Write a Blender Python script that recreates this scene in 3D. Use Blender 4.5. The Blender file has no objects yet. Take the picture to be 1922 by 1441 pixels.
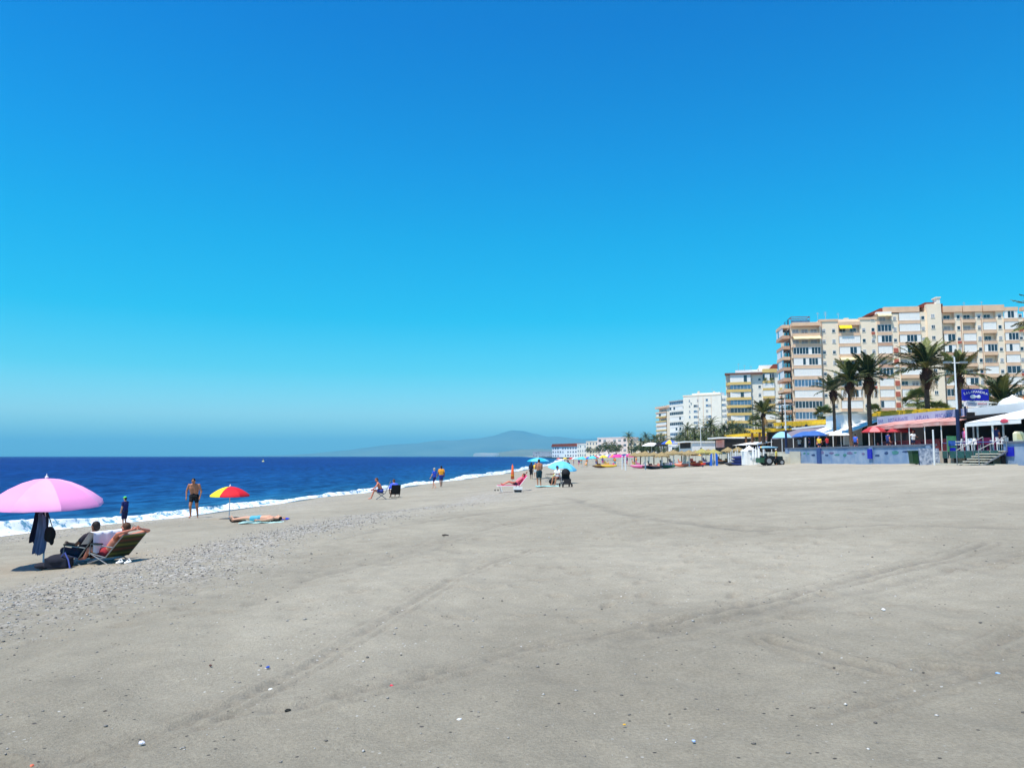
import bpy, bmesh, math, random
import numpy as np
from mathutils import Vector, Matrix, Euler
random.seed(7); RNG = np.random.default_rng(11)
PI = math.pi
# ---------------------------------------------------------------- camera, light, exposure
SC = bpy.context.scene
COL = SC.collection
FPX, CAMZ, PITCH = 1452.0, 3.0, math.atan(135.5/1452.0)
cd = bpy.data.cameras.new('camera'); cam = bpy.data.objects.new('camera', cd); COL.objects.link(cam)
cam.location = (0, 0, CAMZ); cam.rotation_euler = (PI/2+PITCH, 0, 0)
cd.sensor_fit = 'HORIZONTAL'; cd.sensor_width = 36; cd.lens = 36*FPX/1922
cd.clip_start = .1; cd.clip_end = 120000
SC.camera = cam
SUN_EL = math.radians(66.5); sh = Vector((-.74, -.67)).normalized()
sdir = Vector((sh.x*math.cos(SUN_EL), sh.y*math.cos(SUN_EL), math.sin(SUN_EL)))
sl = bpy.data.lights.new('sun', 'SUN'); sl.energy = 5.0; sl.angle = math.radians(.5); sl.color = (1, .92, .79)
so = bpy.data.objects.new('sun', sl); COL.objects.link(so); so.rotation_euler = sdir.to_track_quat('Z', 'Y').to_euler(); so.location = (-60, -60, 120)
W = bpy.data.worlds.new('World'); SC.world = W; W.use_nodes = True
nt = W.node_tree; nd = nt.nodes; bg = nd['Background']; bg.inputs[1].default_value = .15
sky = nd.new('ShaderNodeTexSky'); sky.sky_type = 'NISHITA'; sky.sun_disc = False
sky.sun_elevation = SUN_EL; sky.sun_rotation = math.atan2(sdir.x, sdir.y)
sky.air_density = 1.0; sky.dust_density = .4; sky.ozone_density = 3.0; sky.altitude = 0
geo = nd.new('ShaderNodeTexCoord'); sep = nd.new('ShaderNodeSeparateXYZ'); rmp = nd.new('ShaderNodeValToRGB')
mul = nd.new('ShaderNodeMixRGB'); mul.blend_type = 'MULTIPLY'; mul.inputs[0].default_value = 1
nt.links.new(geo.outputs['Generated'], sep.inputs[0]); nt.links.new(sep.outputs[2], rmp.inputs[0])
SKYRAMP = [(0.0, (0.427, 0.923, 0.974)), (0.011, (0.479, 0.957, 1.009)), (0.052, (0.598, 0.974, 1.017)), (0.107, (0.197, 0.889, 0.94)), (0.174, (0.017, 0.855, 0.966)), (0.27, (0.0, 0.838, 1.043)), (0.357, (0.0, 0.769, 1.111)), (0.5, (0.0, 0.641, 1.12)), (1, (0.0, 0.547, 1.026))]
el = rmp.color_ramp.elements
while len(el) > 1: el.remove(el[-1])
el[0].position = SKYRAMP[0][0]; el[0].color = (*SKYRAMP[0][1], 1)
for p, c in SKYRAMP[1:]:
    e = el.new(p); e.color = (*c, 1)
nt.links.new(sky.outputs[0], mul.inputs[1]); nt.links.new(rmp.outputs[0], mul.inputs[2]); nt.links.new(mul.outputs[0], bg.inputs[0])
SC.view_settings.view_transform = 'Standard'; SC.view_settings.look = 'None'; SC.view_settings.gamma = 1
SC.view_settings.exposure = 0.25; SC.view_settings.use_curve_mapping = False
SC.render.engine = 'CYCLES'; SC.cycles.max_bounces = 6; SC.cycles.volume_bounces = 0; SC.cycles.transparent_max_bounces = 8

# ---------------------------------------------------------------- photograph measurements -> world
cp, sp = math.cos(PITCH), math.sin(PITCH)
def ray(px, py):
    u = (px-961)/FPX; v = (720.5-py)/FPX
    return u, cp-v*sp, sp+v*cp
def at(px, py, Y):
    a, b, c = ray(px, py); t = Y/b
    return Vector((a*t, Y, CAMZ+c*t))
SHY = [-400, 0, 29.6, 41, 63, 128, 300, 871, 1500, 2500, 5000, 9000]
SHX = [-97, -24.9, -19.0, -16.3, -12.6, -2.5, 17, 59, 62, 60, 72, 100]
def shoreX(Y):
    Y = np.asarray(Y, float)
    return np.interp(Y, SHY, SHX) + .35*np.sin(Y*.21)+.25*np.sin(Y*.53+1)
HS = [-400, -60, -12, -4, 0, 2.5, 6, 12, 15.5, 20, 24, 32, 40, 46, 60, 400]
HZ = [-9, -6, -1.6, -.5, 0, .3, .43, .64, .98, 1.27, 1.38, 1.66, 2.2, 2.42, 2.5, 2.6]
def vnoise(x, y, s, seed=0):
    x = np.asarray(x, float)/s+100; y = np.asarray(y, float)/s+100
    xi = np.floor(x).astype(int); yi = np.floor(y).astype(int); fx = x-xi; fy = y-yi
    fx = fx*fx*(3-2*fx); fy = fy*fy*(3-2*fy)
    def h(a, b):
        n = (a*374761393+b*668265263+seed*1442695041) & 0x7fffffff
        n = ((n ^ (n >> 13))*1274126177) & 0x7fffffff
        return (n & 0xffff)/65535.0-.5
    return (h(xi, yi)*(1-fx)+h(xi+1, yi)*fx)*(1-fy)+(h(xi, yi+1)*(1-fx)+h(xi+1, yi+1)*fx)*fy
def base_h(X, Y):
    s = np.asarray(X, float)-shoreX(Y)
    h = np.interp(s, HS, HZ)*.5+.25*np.interp(s-.8, HS, HZ)+.25*np.interp(s+.8, HS, HZ)
    land = np.clip((s-1)/3, 0, 1)
    return h+land*(.10*vnoise(X, Y, 7, 1)+.05*vnoise(X, Y, 2.6, 2))
def gz(X, Y): return float(base_h(X, Y))
def ground(px, py):
    a, b, c = ray(px, py); t = 2.0; step = .05
    while t < 4000:
        X, Y, Z = a*t, b*t, CAMZ+c*t
        if Z < gz(X, Y): break
        t *= 1.004
    return Vector((a*t, b*t, gz(a*t, b*t)))
def gpos(px, Y):
    X = (px-961)/FPX*Y
    return Vector((X, Y, gz(X, Y)))
def wallX(Y): return 31+(88-Y)*.035
PROM = 3.4
def prom(px, off=0.0):      # point of the promenade line at a column of the picture
    k = (px-961)/FPX; Y = (31+88*.035+off)/(k+.035)
    return Y
# ---------------------------------------------------------------- materials
def lin(c):
    return tuple(((x/255)/12.92 if x/255 <= .04045 else ((x/255+.055)/1.055)**2.4) for x in c)
MATS = {}
def mat(name, rgb, rough=.7, var=.12, scale=3.0, bump=0.0, bscale=None, metal=0.0, spec=.4, trans=0.0, coord='Object', two=None, tscale=(1, 1, 1), detail=4, sub=0):
    """rgb is the real base colour as sRGB 0-255; a noise varies it"""
    if name in MATS: return MATS[name]
    m = bpy.data.materials.new(name); m.use_nodes = True; MATS[name] = m
    t = m.node_tree; b = t.nodes['Principled BSDF']; L = t.links
    c = lin(rgb)
    b.inputs['Roughness'].default_value = rough; b.inputs['Metallic'].default_value = metal
    b.inputs['Specular IOR Level'].default_value = spec
    if trans: b.inputs['Transmission Weight'].default_value = trans
    tc = t.nodes.new('ShaderNodeTexCoord'); mp = t.nodes.new('ShaderNodeMapping'); L.new(tc.outputs[coord], mp.inputs[0])
    mp.inputs['Scale'].default_value = tscale
    n = t.nodes.new('ShaderNodeTexNoise'); n.inputs['Scale'].default_value = scale; n.inputs['Detail'].default_value = detail
    L.new(mp.outputs[0], n.inputs[0])
    r = t.nodes.new('ShaderNodeValToRGB'); L.new(n.outputs[0], r.inputs[0])
    c2 = lin(two) if two else tuple(x*(1+var) for x in c); c1 = c if two else tuple(x*(1-var) for x in c)
    r.color_ramp.elements[0].position = .3; r.color_ramp.elements[1].position = .7
    r.color_ramp.elements[0].color = (*c1, 1); r.color_ramp.elements[1].color = (*[min(1, x) for x in c2], 1)
    L.new(r.outputs[0], b.inputs['Base Color'])
    if bump:
        n2 = t.nodes.new('ShaderNodeTexNoise'); n2.inputs['Scale'].default_value = bscale or scale*4; n2.inputs['Detail'].default_value = 5
        L.new(mp.outputs[0], n2.inputs[0])
        bp = t.nodes.new('ShaderNodeBump'); bp.inputs['Strength'].default_value = bump; bp.inputs['Distance'].default_value = .05
        L.new(n2.outputs[0], bp.inputs['Height']); L.new(bp.outputs[0], b.inputs['Normal'])
    return m
# ---------------------------------------------------------------- mesh builder
class MB:
    def __init__(s): s.v = []; s.f = []; s.m = []; s.M = Matrix.Identity(4)
    def add(s, vs, fs, mi=0):
        o = len(s.v); s.v += [tuple(s.M @ Vector(v)) for v in vs]
        s.f += [tuple(o+i for i in f) for f in fs]; s.m += [mi]*len(fs)
    def box(s, c, d, mi=0, rz=0, rx=0, ry=0, bev=0):
        x, y, z = d[0]/2, d[1]/2, d[2]/2
        R = Euler((rx, ry, rz)).to_matrix(); c = Vector(c)
        vs = [c+R@Vector(p) for p in [(-x,-y,-z),(x,-y,-z),(x,y,-z),(-x,y,-z),(-x,-y,z),(x,-y,z),(x,y,z),(-x,y,z)]]
        s.add(vs, [(0,3,2,1),(4,5,6,7),(0,1,5,4),(1,2,6,5),(2,3,7,6),(3,0,4,7)], mi)
    def bb(s, x0, x1, y0, y1, z0, z1, mi=0): s.box(((x0+x1)/2,(y0+y1)/2,(z0+z1)/2),(abs(x1-x0),abs(y1-y0),abs(z1-z0)),mi)
    def tube(s, pts, r, seg=8, mi=0, cap=True):
        pts = [Vector(p) for p in pts]; n = len(pts)
        if not isinstance(r, (list, tuple)): r = [r]*n
        vs = []; up = Vector((.13, .31, .94))
        for i, p in enumerate(pts):
            d = (pts[min(i+1, n-1)]-pts[max(i-1, 0)]).normalized()
            a = d.cross(up)
            if a.length < .1: a = d.cross(Vector((1, 0, 0)))
            a.normalize(); b = d.cross(a)
            for k in range(seg):
                t = 2*PI*k/seg; vs.append(p+a*math.cos(t)*r[i]+b*math.sin(t)*r[i])
        fs = [(i*seg+k, i*seg+(k+1) % seg, (i+1)*seg+(k+1) % seg, (i+1)*seg+k) for i in range(n-1) for k in range(seg)]
        if cap: fs += [tuple(range(seg))[::-1], tuple((n-1)*seg+k for k in range(seg))]
        s.add(vs, fs, mi)
    def capsule(s, a, b, ra, rb, seg=10, mi=0):
        a = Vector(a); b = Vector(b); d = b-a; L = d.length
        if L < 1e-4: d = Vector((0, 0, 1)); L = 1e-4
        d.normalize(); P = []; R = []
        for t in (-1, -.8, -.45): P.append(a+d*ra*t); R.append(max(.02*ra, ra*math.sqrt(max(0, 1-t*t))))
        P += [a, b]; R += [ra, rb]
        for t in (.45, .8, 1): P.append(b+d*rb*t); R.append(max(.02*rb, rb*math.sqrt(max(0, 1-t*t))))
        # explicit frames: constant direction
        up = Vector((0, 0, 1)) if abs(d.z) < .9 else Vector((1, 0, 0)); u = d.cross(up).normalized(); w = d.cross(u)
        vs = [p+u*math.cos(2*PI*k/seg)*r+w*math.sin(2*PI*k/seg)*r for p, r in zip(P, R) for k in range(seg)]
        n = len(P)
        fs = [(i*seg+k, i*seg+(k+1) % seg, (i+1)*seg+(k+1) % seg, (i+1)*seg+k) for i in range(n-1) for k in range(seg)]
        fs += [tuple(range(seg))[::-1], tuple((n-1)*seg+k for k in range(seg))]
        s.add(vs, fs, mi)
    def ell(s, c, r, mi=0, seg=14, rings=8, R=None, zmin=-1.0):
        c = Vector(c); vs = []; R = R or Matrix.Identity(3)
        for i in range(rings+1):
            ph = -PI/2+PI*i/rings
            z = max(math.sin(ph), zmin); q = math.sqrt(max(1e-6, 1-z*z)) if z > zmin else math.cos(ph)
            for k in range(seg):
                t = 2*PI*k/seg; vs.append(c+R@Vector((math.cos(t)*q*r[0], math.sin(t)*q*r[1], z*r[2])))
        fs = [(i*seg+k, i*seg+(k+1) % seg, (i+1)*seg+(k+1) % seg, (i+1)*seg+k) for i in range(rings) for k in range(seg)]
        fs += [tuple(range(seg))[::-1], tuple(rings*seg+k for k in range(seg))]
        s.add(vs, fs, mi)
    def lathe(s, prof, seg=16, mi=0, c=(0, 0, 0)):
        vs = [(c[0]+math.cos(2*PI*k/seg)*r, c[1]+math.sin(2*PI*k/seg)*r, c[2]+z) for r, z in prof for k in range(seg)]
        n = len(prof)
        fs = [(i*seg+k, i*seg+(k+1) % seg, (i+1)*seg+(k+1) % seg, (i+1)*seg+k) for i in range(n-1) for k in range(seg)]
        s.add(vs, fs, mi)
    def prism(s, poly, z0, z1, mi=0, axis='z'):
        n = len(poly)
        f = {'z': lambda p, h: (p[0], p[1], h), 'y': lambda p, h: (p[0], h, p[1]), 'x': lambda p, h: (h, p[0], p[1])}[axis]
        vs = [f(p, z0) for p in poly]+[f(p, z1) for p in poly]
        s.add(vs, [tuple(range(n))[::-1], tuple(range(n, 2*n))]+[(i, (i+1) % n, n+(i+1) % n, n+i) for i in range(n)], mi)
    def grid(s, P, mi=0):
        r, c = len(P), len(P[0])
        s.add([p for row in P for p in row], [(i*c+j, i*c+j+1, (i+1)*c+j+1, (i+1)*c+j) for i in range(r-1) for j in range(c-1)], mi)
    def mesh(s, name, mats, smooth=False):
        me = bpy.data.meshes.new(name); me.from_pydata(s.v, [], s.f)
        for m in (mats if isinstance(mats, (list, tuple)) else [mats]): me.materials.append(m)
        me.polygons.foreach_set('material_index', s.m)
        bm = bmesh.new(); bm.from_mesh(me); bmesh.ops.recalc_face_normals(bm, faces=bm.faces); bm.to_mesh(me); bm.free()
        if smooth:
            me.polygons.foreach_set('use_smooth', [True]*len(me.polygons))
        me.update(); return me
    def build(s, name, mats, parent=None, smooth=False):
        o = bpy.data.objects.new(name, s.mesh(name, mats, smooth)); COL.objects.link(o)
        if parent: o.parent = parent
        return o
def auto_smooth(o, ang=40):
    me = o.data
    bm = bmesh.new(); bm.from_mesh(me)
    for e in bm.edges: e.smooth = not (len(e.link_faces) == 2 and e.calc_face_angle(0) > math.radians(ang))
    for f in bm.faces: f.smooth = True
    bm.to_mesh(me); bm.free()
def tag(o, label, cat, group=None):
    o['label'] = label; o['category'] = cat
    if group: o['group'] = group
    return o
def kind(o, k, label=None):
    o['kind'] = k
    if label: o['label'] = label
    return o
def thing(name, label, cat, loc, rz=0, group=None, sc=1):
    o = bpy.data.objects.new(name, None); COL.objects.link(o); o.location = loc; o.rotation_euler = (0, 0, rz)
    o.scale = (sc, sc, sc); o.empty_display_size = .2
    return tag(o, label, cat, group)
def put(o, loc, rz=0, sc=1):
    o.location = loc; o.rotation_euler = (0, 0, rz); o.scale = (sc, sc, sc); return o
def dup(root, loc, rz=0, label=None, group=None, sc=1):
    kids = {}
    for o in list(COL.objects):
        if o.parent: kids.setdefault(o.parent, []).append(o)
    def cpy(o, parent):
        c = o.copy(); COL.objects.link(c); c.parent = parent
        for k in kids.get(o, []): cpy(k, c)
        return c
    r = cpy(root, None); put(r, loc, rz, sc)
    if label: r['label'] = label
    if group: r['group'] = group
    return r
# ================================================================ SETTING: sand, sea, surf, hills, haze
TRACKS = [
 ([(1240,1172),(1350,1148),(1450,1126),(1530,1104),(1600,1086),(1700,1062),(1780,1045),(1850,1018)], .085, .035, 1.1),
 ([(1180,1200),(1300,1180),(1500,1132),(1700,1090),(1922,1040)], .12, .02, .6),
 ([(60,1441),(250,1392),(440,1322),(600,1232),(720,1165),(850,1085),(1000,1030)], .06, .022, .6),
 ([(420,1345),(560,1330),(700,1295),(760,1280),(1000,1212),(1240,1172)], .07, .025, .7),
 ([(1070,935),(1200,970),(1400,995),(1650,985),(1900,990)], .25, .03, .7),
 ([(1200,1000),(1208,1080),(1240,1150)], .16, .006, .18),
 ([(1450,1200),(1560,1236),(1680,1262)], .08, .03, .7),
 ([(1740,1250),(1820,1255),(1900,1266)], .07, .03, .7),
 ([(1540,1345),(1640,1318),(1700,1300),(1922,1255)], .06, .02, .6),
 ([(1830,1225),(1922,1180)], .07, .03, .6),
 ([(640,1010),(720,992),(900,965),(1100,938)], .22, .03, .6),
 ([(560,1090),(760,1040),(860,1004),(1000,975)], .12, .02, .5),
 ([(1080,918),(1300,905),(1600,900)], .4, .03, .45),
]
TRW = [([tuple(ground(*p)[:2]) for p in pts], w, d, t) for pts, w, d, t in TRACKS]
def seg_dist(X, Y, pts):
    best = np.full(X.shape, 1e9); along = np.zeros(X.shape); acc = 0
    for (ax, ay), (bx, by) in zip(pts[:-1], pts[1:]):
        dx, dy = bx-ax, by-ay; L2 = dx*dx+dy*dy+1e-9; L = math.sqrt(L2)
        t = np.clip(((X-ax)*dx+(Y-ay)*dy)/L2, 0, 1)
        d = np.hypot(X-ax-t*dx, Y-ay-t*dy); m = d < best
        best = np.where(m, d, best); along = np.where(m, acc+t*L, along); acc += L
    return best, along
_fr = random.Random(17)
FOOT = [(_fr.uniform(-5, 9), _fr.uniform(4.5, 22), _fr.uniform(0, 2*PI), _fr.randint(5, 16)) for _ in range(44)]
def full_h(X, Y):
    h = base_h(X, Y); s = X-shoreX(Y); dist = np.hypot(X, Y)
    tone = np.zeros(X.shape); land = np.clip((s-2)/3, 0, 1); near = np.clip(1-dist/70, 0, 1)
    h = h+land*near*(.036*vnoise(X, Y, .9, 3)+.030*vnoise(X, Y, .37, 4)+.018*vnoise(X, Y, .16, 5))
    fp = vnoise(X, Y, .34, 9); msk = np.clip(vnoise(X, Y, 5, 10)*3, 0, 1)       # scuffed patches
    h = h-land*near*msk*.035*np.clip(fp-.12, 0, 1)*3
    tone += .5*msk*np.clip(fp-.15, 0, 1)*2
    for cx, cy, hd, n_ in FOOT:
        for k in range(n_):
            sx = cx+math.cos(hd)*.68*k+(.11 if k % 2 else -.11)*-math.sin(hd); sy = cy+math.sin(hd)*.68*k+(.11 if k % 2 else -.11)*math.cos(hd)
            m = (np.abs(X-sx) < .4) & (np.abs(Y-sy) < .4)
            if not m.any(): continue
            u = (X[m]-sx)*math.cos(hd)+(Y[m]-sy)*math.sin(hd); v = -(X[m]-sx)*math.sin(hd)+(Y[m]-sy)*math.cos(hd)
            q = (u/.15)**2+(v/.065)**2; h[m] -= .028*np.exp(-q**2)-.012*np.exp(-(np.sqrt(q)-1.45)**2*6); tone[m] += .35*np.exp(-q**2)
    for i, (pts, w, d, t) in enumerate(TRW):
        jit = .35*w*vnoise(X, Y, w*5, 20+i)*2
        ds, al = seg_dist(X+jit, Y+jit, pts)
        wob = .7+.5*(vnoise(al, al*0, w*6, 50+i)+.25)+.5*vnoise(X, Y, w*.8, 70+i); g = np.exp(-(ds/w)**2)+.6*np.exp(-((ds-2.6*w)/(w*.5))**2)*(w < .15)
        lug = 1+.5*np.sin(al/(w*1.4)*2*PI*.4)
        h = h-d*g*wob*lug+d*.5*np.exp(-((ds-1.9*w)/(w*.7))**2)*wob
        tone += t*g*np.clip(wob, .2, 1)
    return h, np.clip(tone, 0, 1.2)
def sheet(name, X, Y, Z, mats, attrs=None, smooth=True):
    r, c = X.shape; co = np.stack([X, Y, Z], -1).reshape(-1, 3)
    idx = np.arange(r*c).reshape(r, c)
    q = np.stack([idx[:-1, :-1], idx[:-1, 1:], idx[1:, 1:], idx[1:, :-1]], -1).reshape(-1, 4)
    me = bpy.data.meshes.new(name); me.vertices.add(r*c); me.vertices.foreach_set('co', co.ravel())
    me.loops.add(q.size); me.loops.foreach_set('vertex_index', q.ravel().astype(np.int32))
    me.polygons.add(len(q)); me.polygons.foreach_set('loop_start', np.arange(0, q.size, 4, dtype=np.int32))
    me.polygons.foreach_set('loop_total', np.full(len(q), 4, np.int32))
    me.polygons.foreach_set('use_smooth', [smooth]*len(q))
    me.update(calc_edges=True)
    for k, a in (attrs or {}).items():
        at_ = me.attributes.new(k, 'FLOAT', 'POINT'); at_.data.foreach_set('value', a.ravel().astype(np.float32))
    me.materials.append(mats); me.validate()
    o = bpy.data.objects.new(name, me); COL.objects.link(o); return o
# --- sand
def sand_material():
    m = bpy.data.materials.new('grey_sand'); m.use_nodes = True; t = m.node_tree; N = t.nodes.new; L = t.links.new
    b = t.nodes['Principled BSDF']; b.inputs['Roughness'].default_value = .95; b.inputs['Specular IOR Level'].default_value = .15
    tc = N('ShaderNodeTexCoord')
    def noise(sc, det=5, rough=.6):
        n = N('ShaderNodeTexNoise'); n.inputs['Scale'].default_value = sc; n.inputs['Detail'].default_value = det; n.inputs['Roughness'].default_value = rough
        L(tc.outputs['Object'], n.inputs[0]); return n.outputs[0]
    def ramp(x, stops):
        r = N('ShaderNodeValToRGB'); L(x, r.inputs[0]); e = r.color_ramp.elements
        e[0].position, e[1].position = stops[0][0], stops[-1][0]; e[0].color = (*stops[0][1], 1); e[1].color = (*stops[-1][1], 1)
        for p, c in stops[1:-1]: q = e.new(p); q.color = (*c, 1)
        return r.outputs[0]
    def mix(f, a, b_, mode='MIX'):
        x = N('ShaderNodeMixRGB'); x.blend_type = mode
        if isinstance(f, (int, float)): x.inputs[0].default_value = f
        else: L(f, x.inputs[0])
        for i, v in ((1, a), (2, b_)):
            if isinstance(v, tuple): x.inputs[i].default_value = (*v, 1)
            else: L(v, x.inputs[i])
        return x.outputs[0]
    def attr(n):
        a = N('ShaderNodeAttribute'); a.attribute_name = n; return a.outputs['Fac']
    A = (.268, .240, .187); B = (.342, .308, .241)
    c = ramp(noise(.35, 8, .7), [(.32, A), (.68, B)])
    c = mix(.6, c, ramp(noise(2.2, 6, .7), [(.3, (.80, .80, .79)), (.7, (1.10, 1.10, 1.10))]), 'MULTIPLY')
    c = mix(.75, c, ramp(noise(38, 3, .7), [(.3, (.76, .76, .75)), (.7, (1.18, 1.18, 1.18))]), 'MULTIPLY')
    # grit: small shells and dark grains
    def spots(sc, r, lo, hi, colr, dens):
        v = N('ShaderNodeTexVoronoi'); v.inputs['Scale'].default_value = sc; L(tc.outputs['Object'], v.inputs['Vector'])
        s1 = ramp(v.outputs['Distance'], [(r*.6, (1, 1, 1)), (r, (0, 0, 0))])
        sx = N('ShaderNodeSeparateColor'); L(v.outputs['Color'], sx.inputs[0])
        s2 = ramp(sx.outputs[0], [(1-dens, (0, 0, 0)), (1-dens+.01, (1, 1, 1))])
        return mix(1.0, s1, s2, 'MULTIPLY')
    patch = ramp(noise(.9, 4, .7), [(.50, (0, 0, 0)), (.62, (1, 1, 1))])
    c = mix(mix(1.0, spots(24, .28, 0, 1, None, .10), patch, 'MULTIPLY'), c, (.55, .54, .50))
    c = mix(spots(19, .25, 0, 1, None, .06), c, (.07, .065, .06))
    c = mix(spots(9, .16, 0, 1, None, .04), c, (.10, .09, .085))
    c = mix(spots(6, .09, 0, 1, None, .02), c, (.60, .59, .55))
    # pebble belts seen beyond the built pebbles
    pn = N('ShaderNodeTexVoronoi'); pn.inputs['Scale'].default_value = 22; L(tc.outputs['Object'], pn.inputs['Vector'])
    sx = N('ShaderNodeSeparateColor'); L(pn.outputs['Color'], sx.inputs[0])
    pc = ramp(sx.outputs[1], [(0, (.09, .08, .075)), (.3, (.22, .20, .18)), (.7, (.37, .345, .31)), (1, (.62, .59, .55))])
    bl = N('ShaderNodeMath'); bl.operation = 'MULTIPLY'; L(attr('pebbly'), bl.inputs[0]); 
    nn = N('ShaderNodeMath'); nn.operation = 'GREATER_THAN'; L(noise(5, 5, .8), nn.inputs[0]); nn.inputs[1].default_value = .5; L(nn.outputs[0], bl.inputs[1])
    c = mix(bl.outputs[0], c, pc)
    tn = N('ShaderNodeMath'); tn.operation = 'MULTIPLY'; L(attr('track'), tn.inputs[0]); tn.inputs[1].default_value = .42
    c = mix(tn.outputs[0], c, (.10, .095, .085))
    c = mix(attr('raked_and_far_light'), c, mix(1.0, c, (1.55, 1.56, 1.60), 'MULTIPLY'))
    c = mix(attr('wet'), c, mix(1.0, c, (.40, .37, .36), 'MULTIPLY'))
    L(c, b.inputs['Base Color'])
    bp = N('ShaderNodeBump'); bp.inputs['Strength'].default_value = .7; bp.inputs['Distance'].default_value = .03
    ad = N('ShaderNodeMath'); ad.operation = 'ADD'; L(noise(7, 8, .7), ad.inputs[0]); L(noise(60, 4, .7), ad.inputs[1])
    L(ad.outputs[0], bp.inputs['Height']); L(bp.outputs[0], b.inputs['Normal'])
    wr = N('ShaderNodeMapRange'); L(attr('wet'), wr.inputs[0]); wr.inputs[3].default_value = .95; wr.inputs[4].default_value = .3
    L(wr.outputs[0], b.inputs['Roughness'])
    return m
def angles(n_in, n_out, lo=-42, hi=42):
    a = np.concatenate([np.linspace(-178, lo, n_out, endpoint=False), np.linspace(lo, hi, n_in, endpoint=False), np.linspace(hi, 178, n_out)])
    return np.radians(a)
th = angles(560, 30); rr = np.concatenate([[0.02, .8], np.geomspace(1.6, 120, 560), np.geomspace(123, 9000, 90)])
R_, T_ = np.meshgrid(rr, th, indexing='ij'); X = R_*np.sin(T_); Y = R_*np.cos(T_)
H, TONE = full_h(X, Y); S = X-shoreX(Y)
def belts(S, X, Y):
    w = 1+.6*vnoise(X, Y, 6, 31)
    b = .95*np.exp(-((S-15.2-2.2*vnoise(X, Y, 9, 33))/(1.9*w))**2)+.65*np.exp(-((S-4.2)/(1.8*w))**2)*(Y < 60)
    return np.clip(b*(.55+1.1*(vnoise(X, Y, 1.6, 32)+.4)), 0, 1)
peb = belts(S, X, Y)*np.clip((60-Y)/20, .25, 1)
sm = np.clip((Y-5)/20, 0, .5)*(.75+.5*vnoise(X, Y, 6, 41))+.45*np.clip((S-17)/12, 0, 1)*np.clip((Y-18)/30, 0, 1)*(.85+.5*vnoise(X, Y*.5, 8, 40))  # near-to-far brightening of light painted into the sand colour; raked patches follow
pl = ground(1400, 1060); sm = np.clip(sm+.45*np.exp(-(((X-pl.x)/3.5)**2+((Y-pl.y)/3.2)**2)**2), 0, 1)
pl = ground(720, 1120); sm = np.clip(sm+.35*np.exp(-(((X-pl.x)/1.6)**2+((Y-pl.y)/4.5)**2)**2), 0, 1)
wet = np.clip(1-(S-.3*np.sin(Y*.8)-1.5)/.7, 0, 1)
# under the built promenade and the inland ground the sand sheet drops away
sand = sheet('beach_sand', X, Y, H, sand_material(), {'track': TONE, 'pebbly': peb*.8, 'wet': wet, 'raked_and_far_light': sm})
kind(sand, 'structure')
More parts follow.
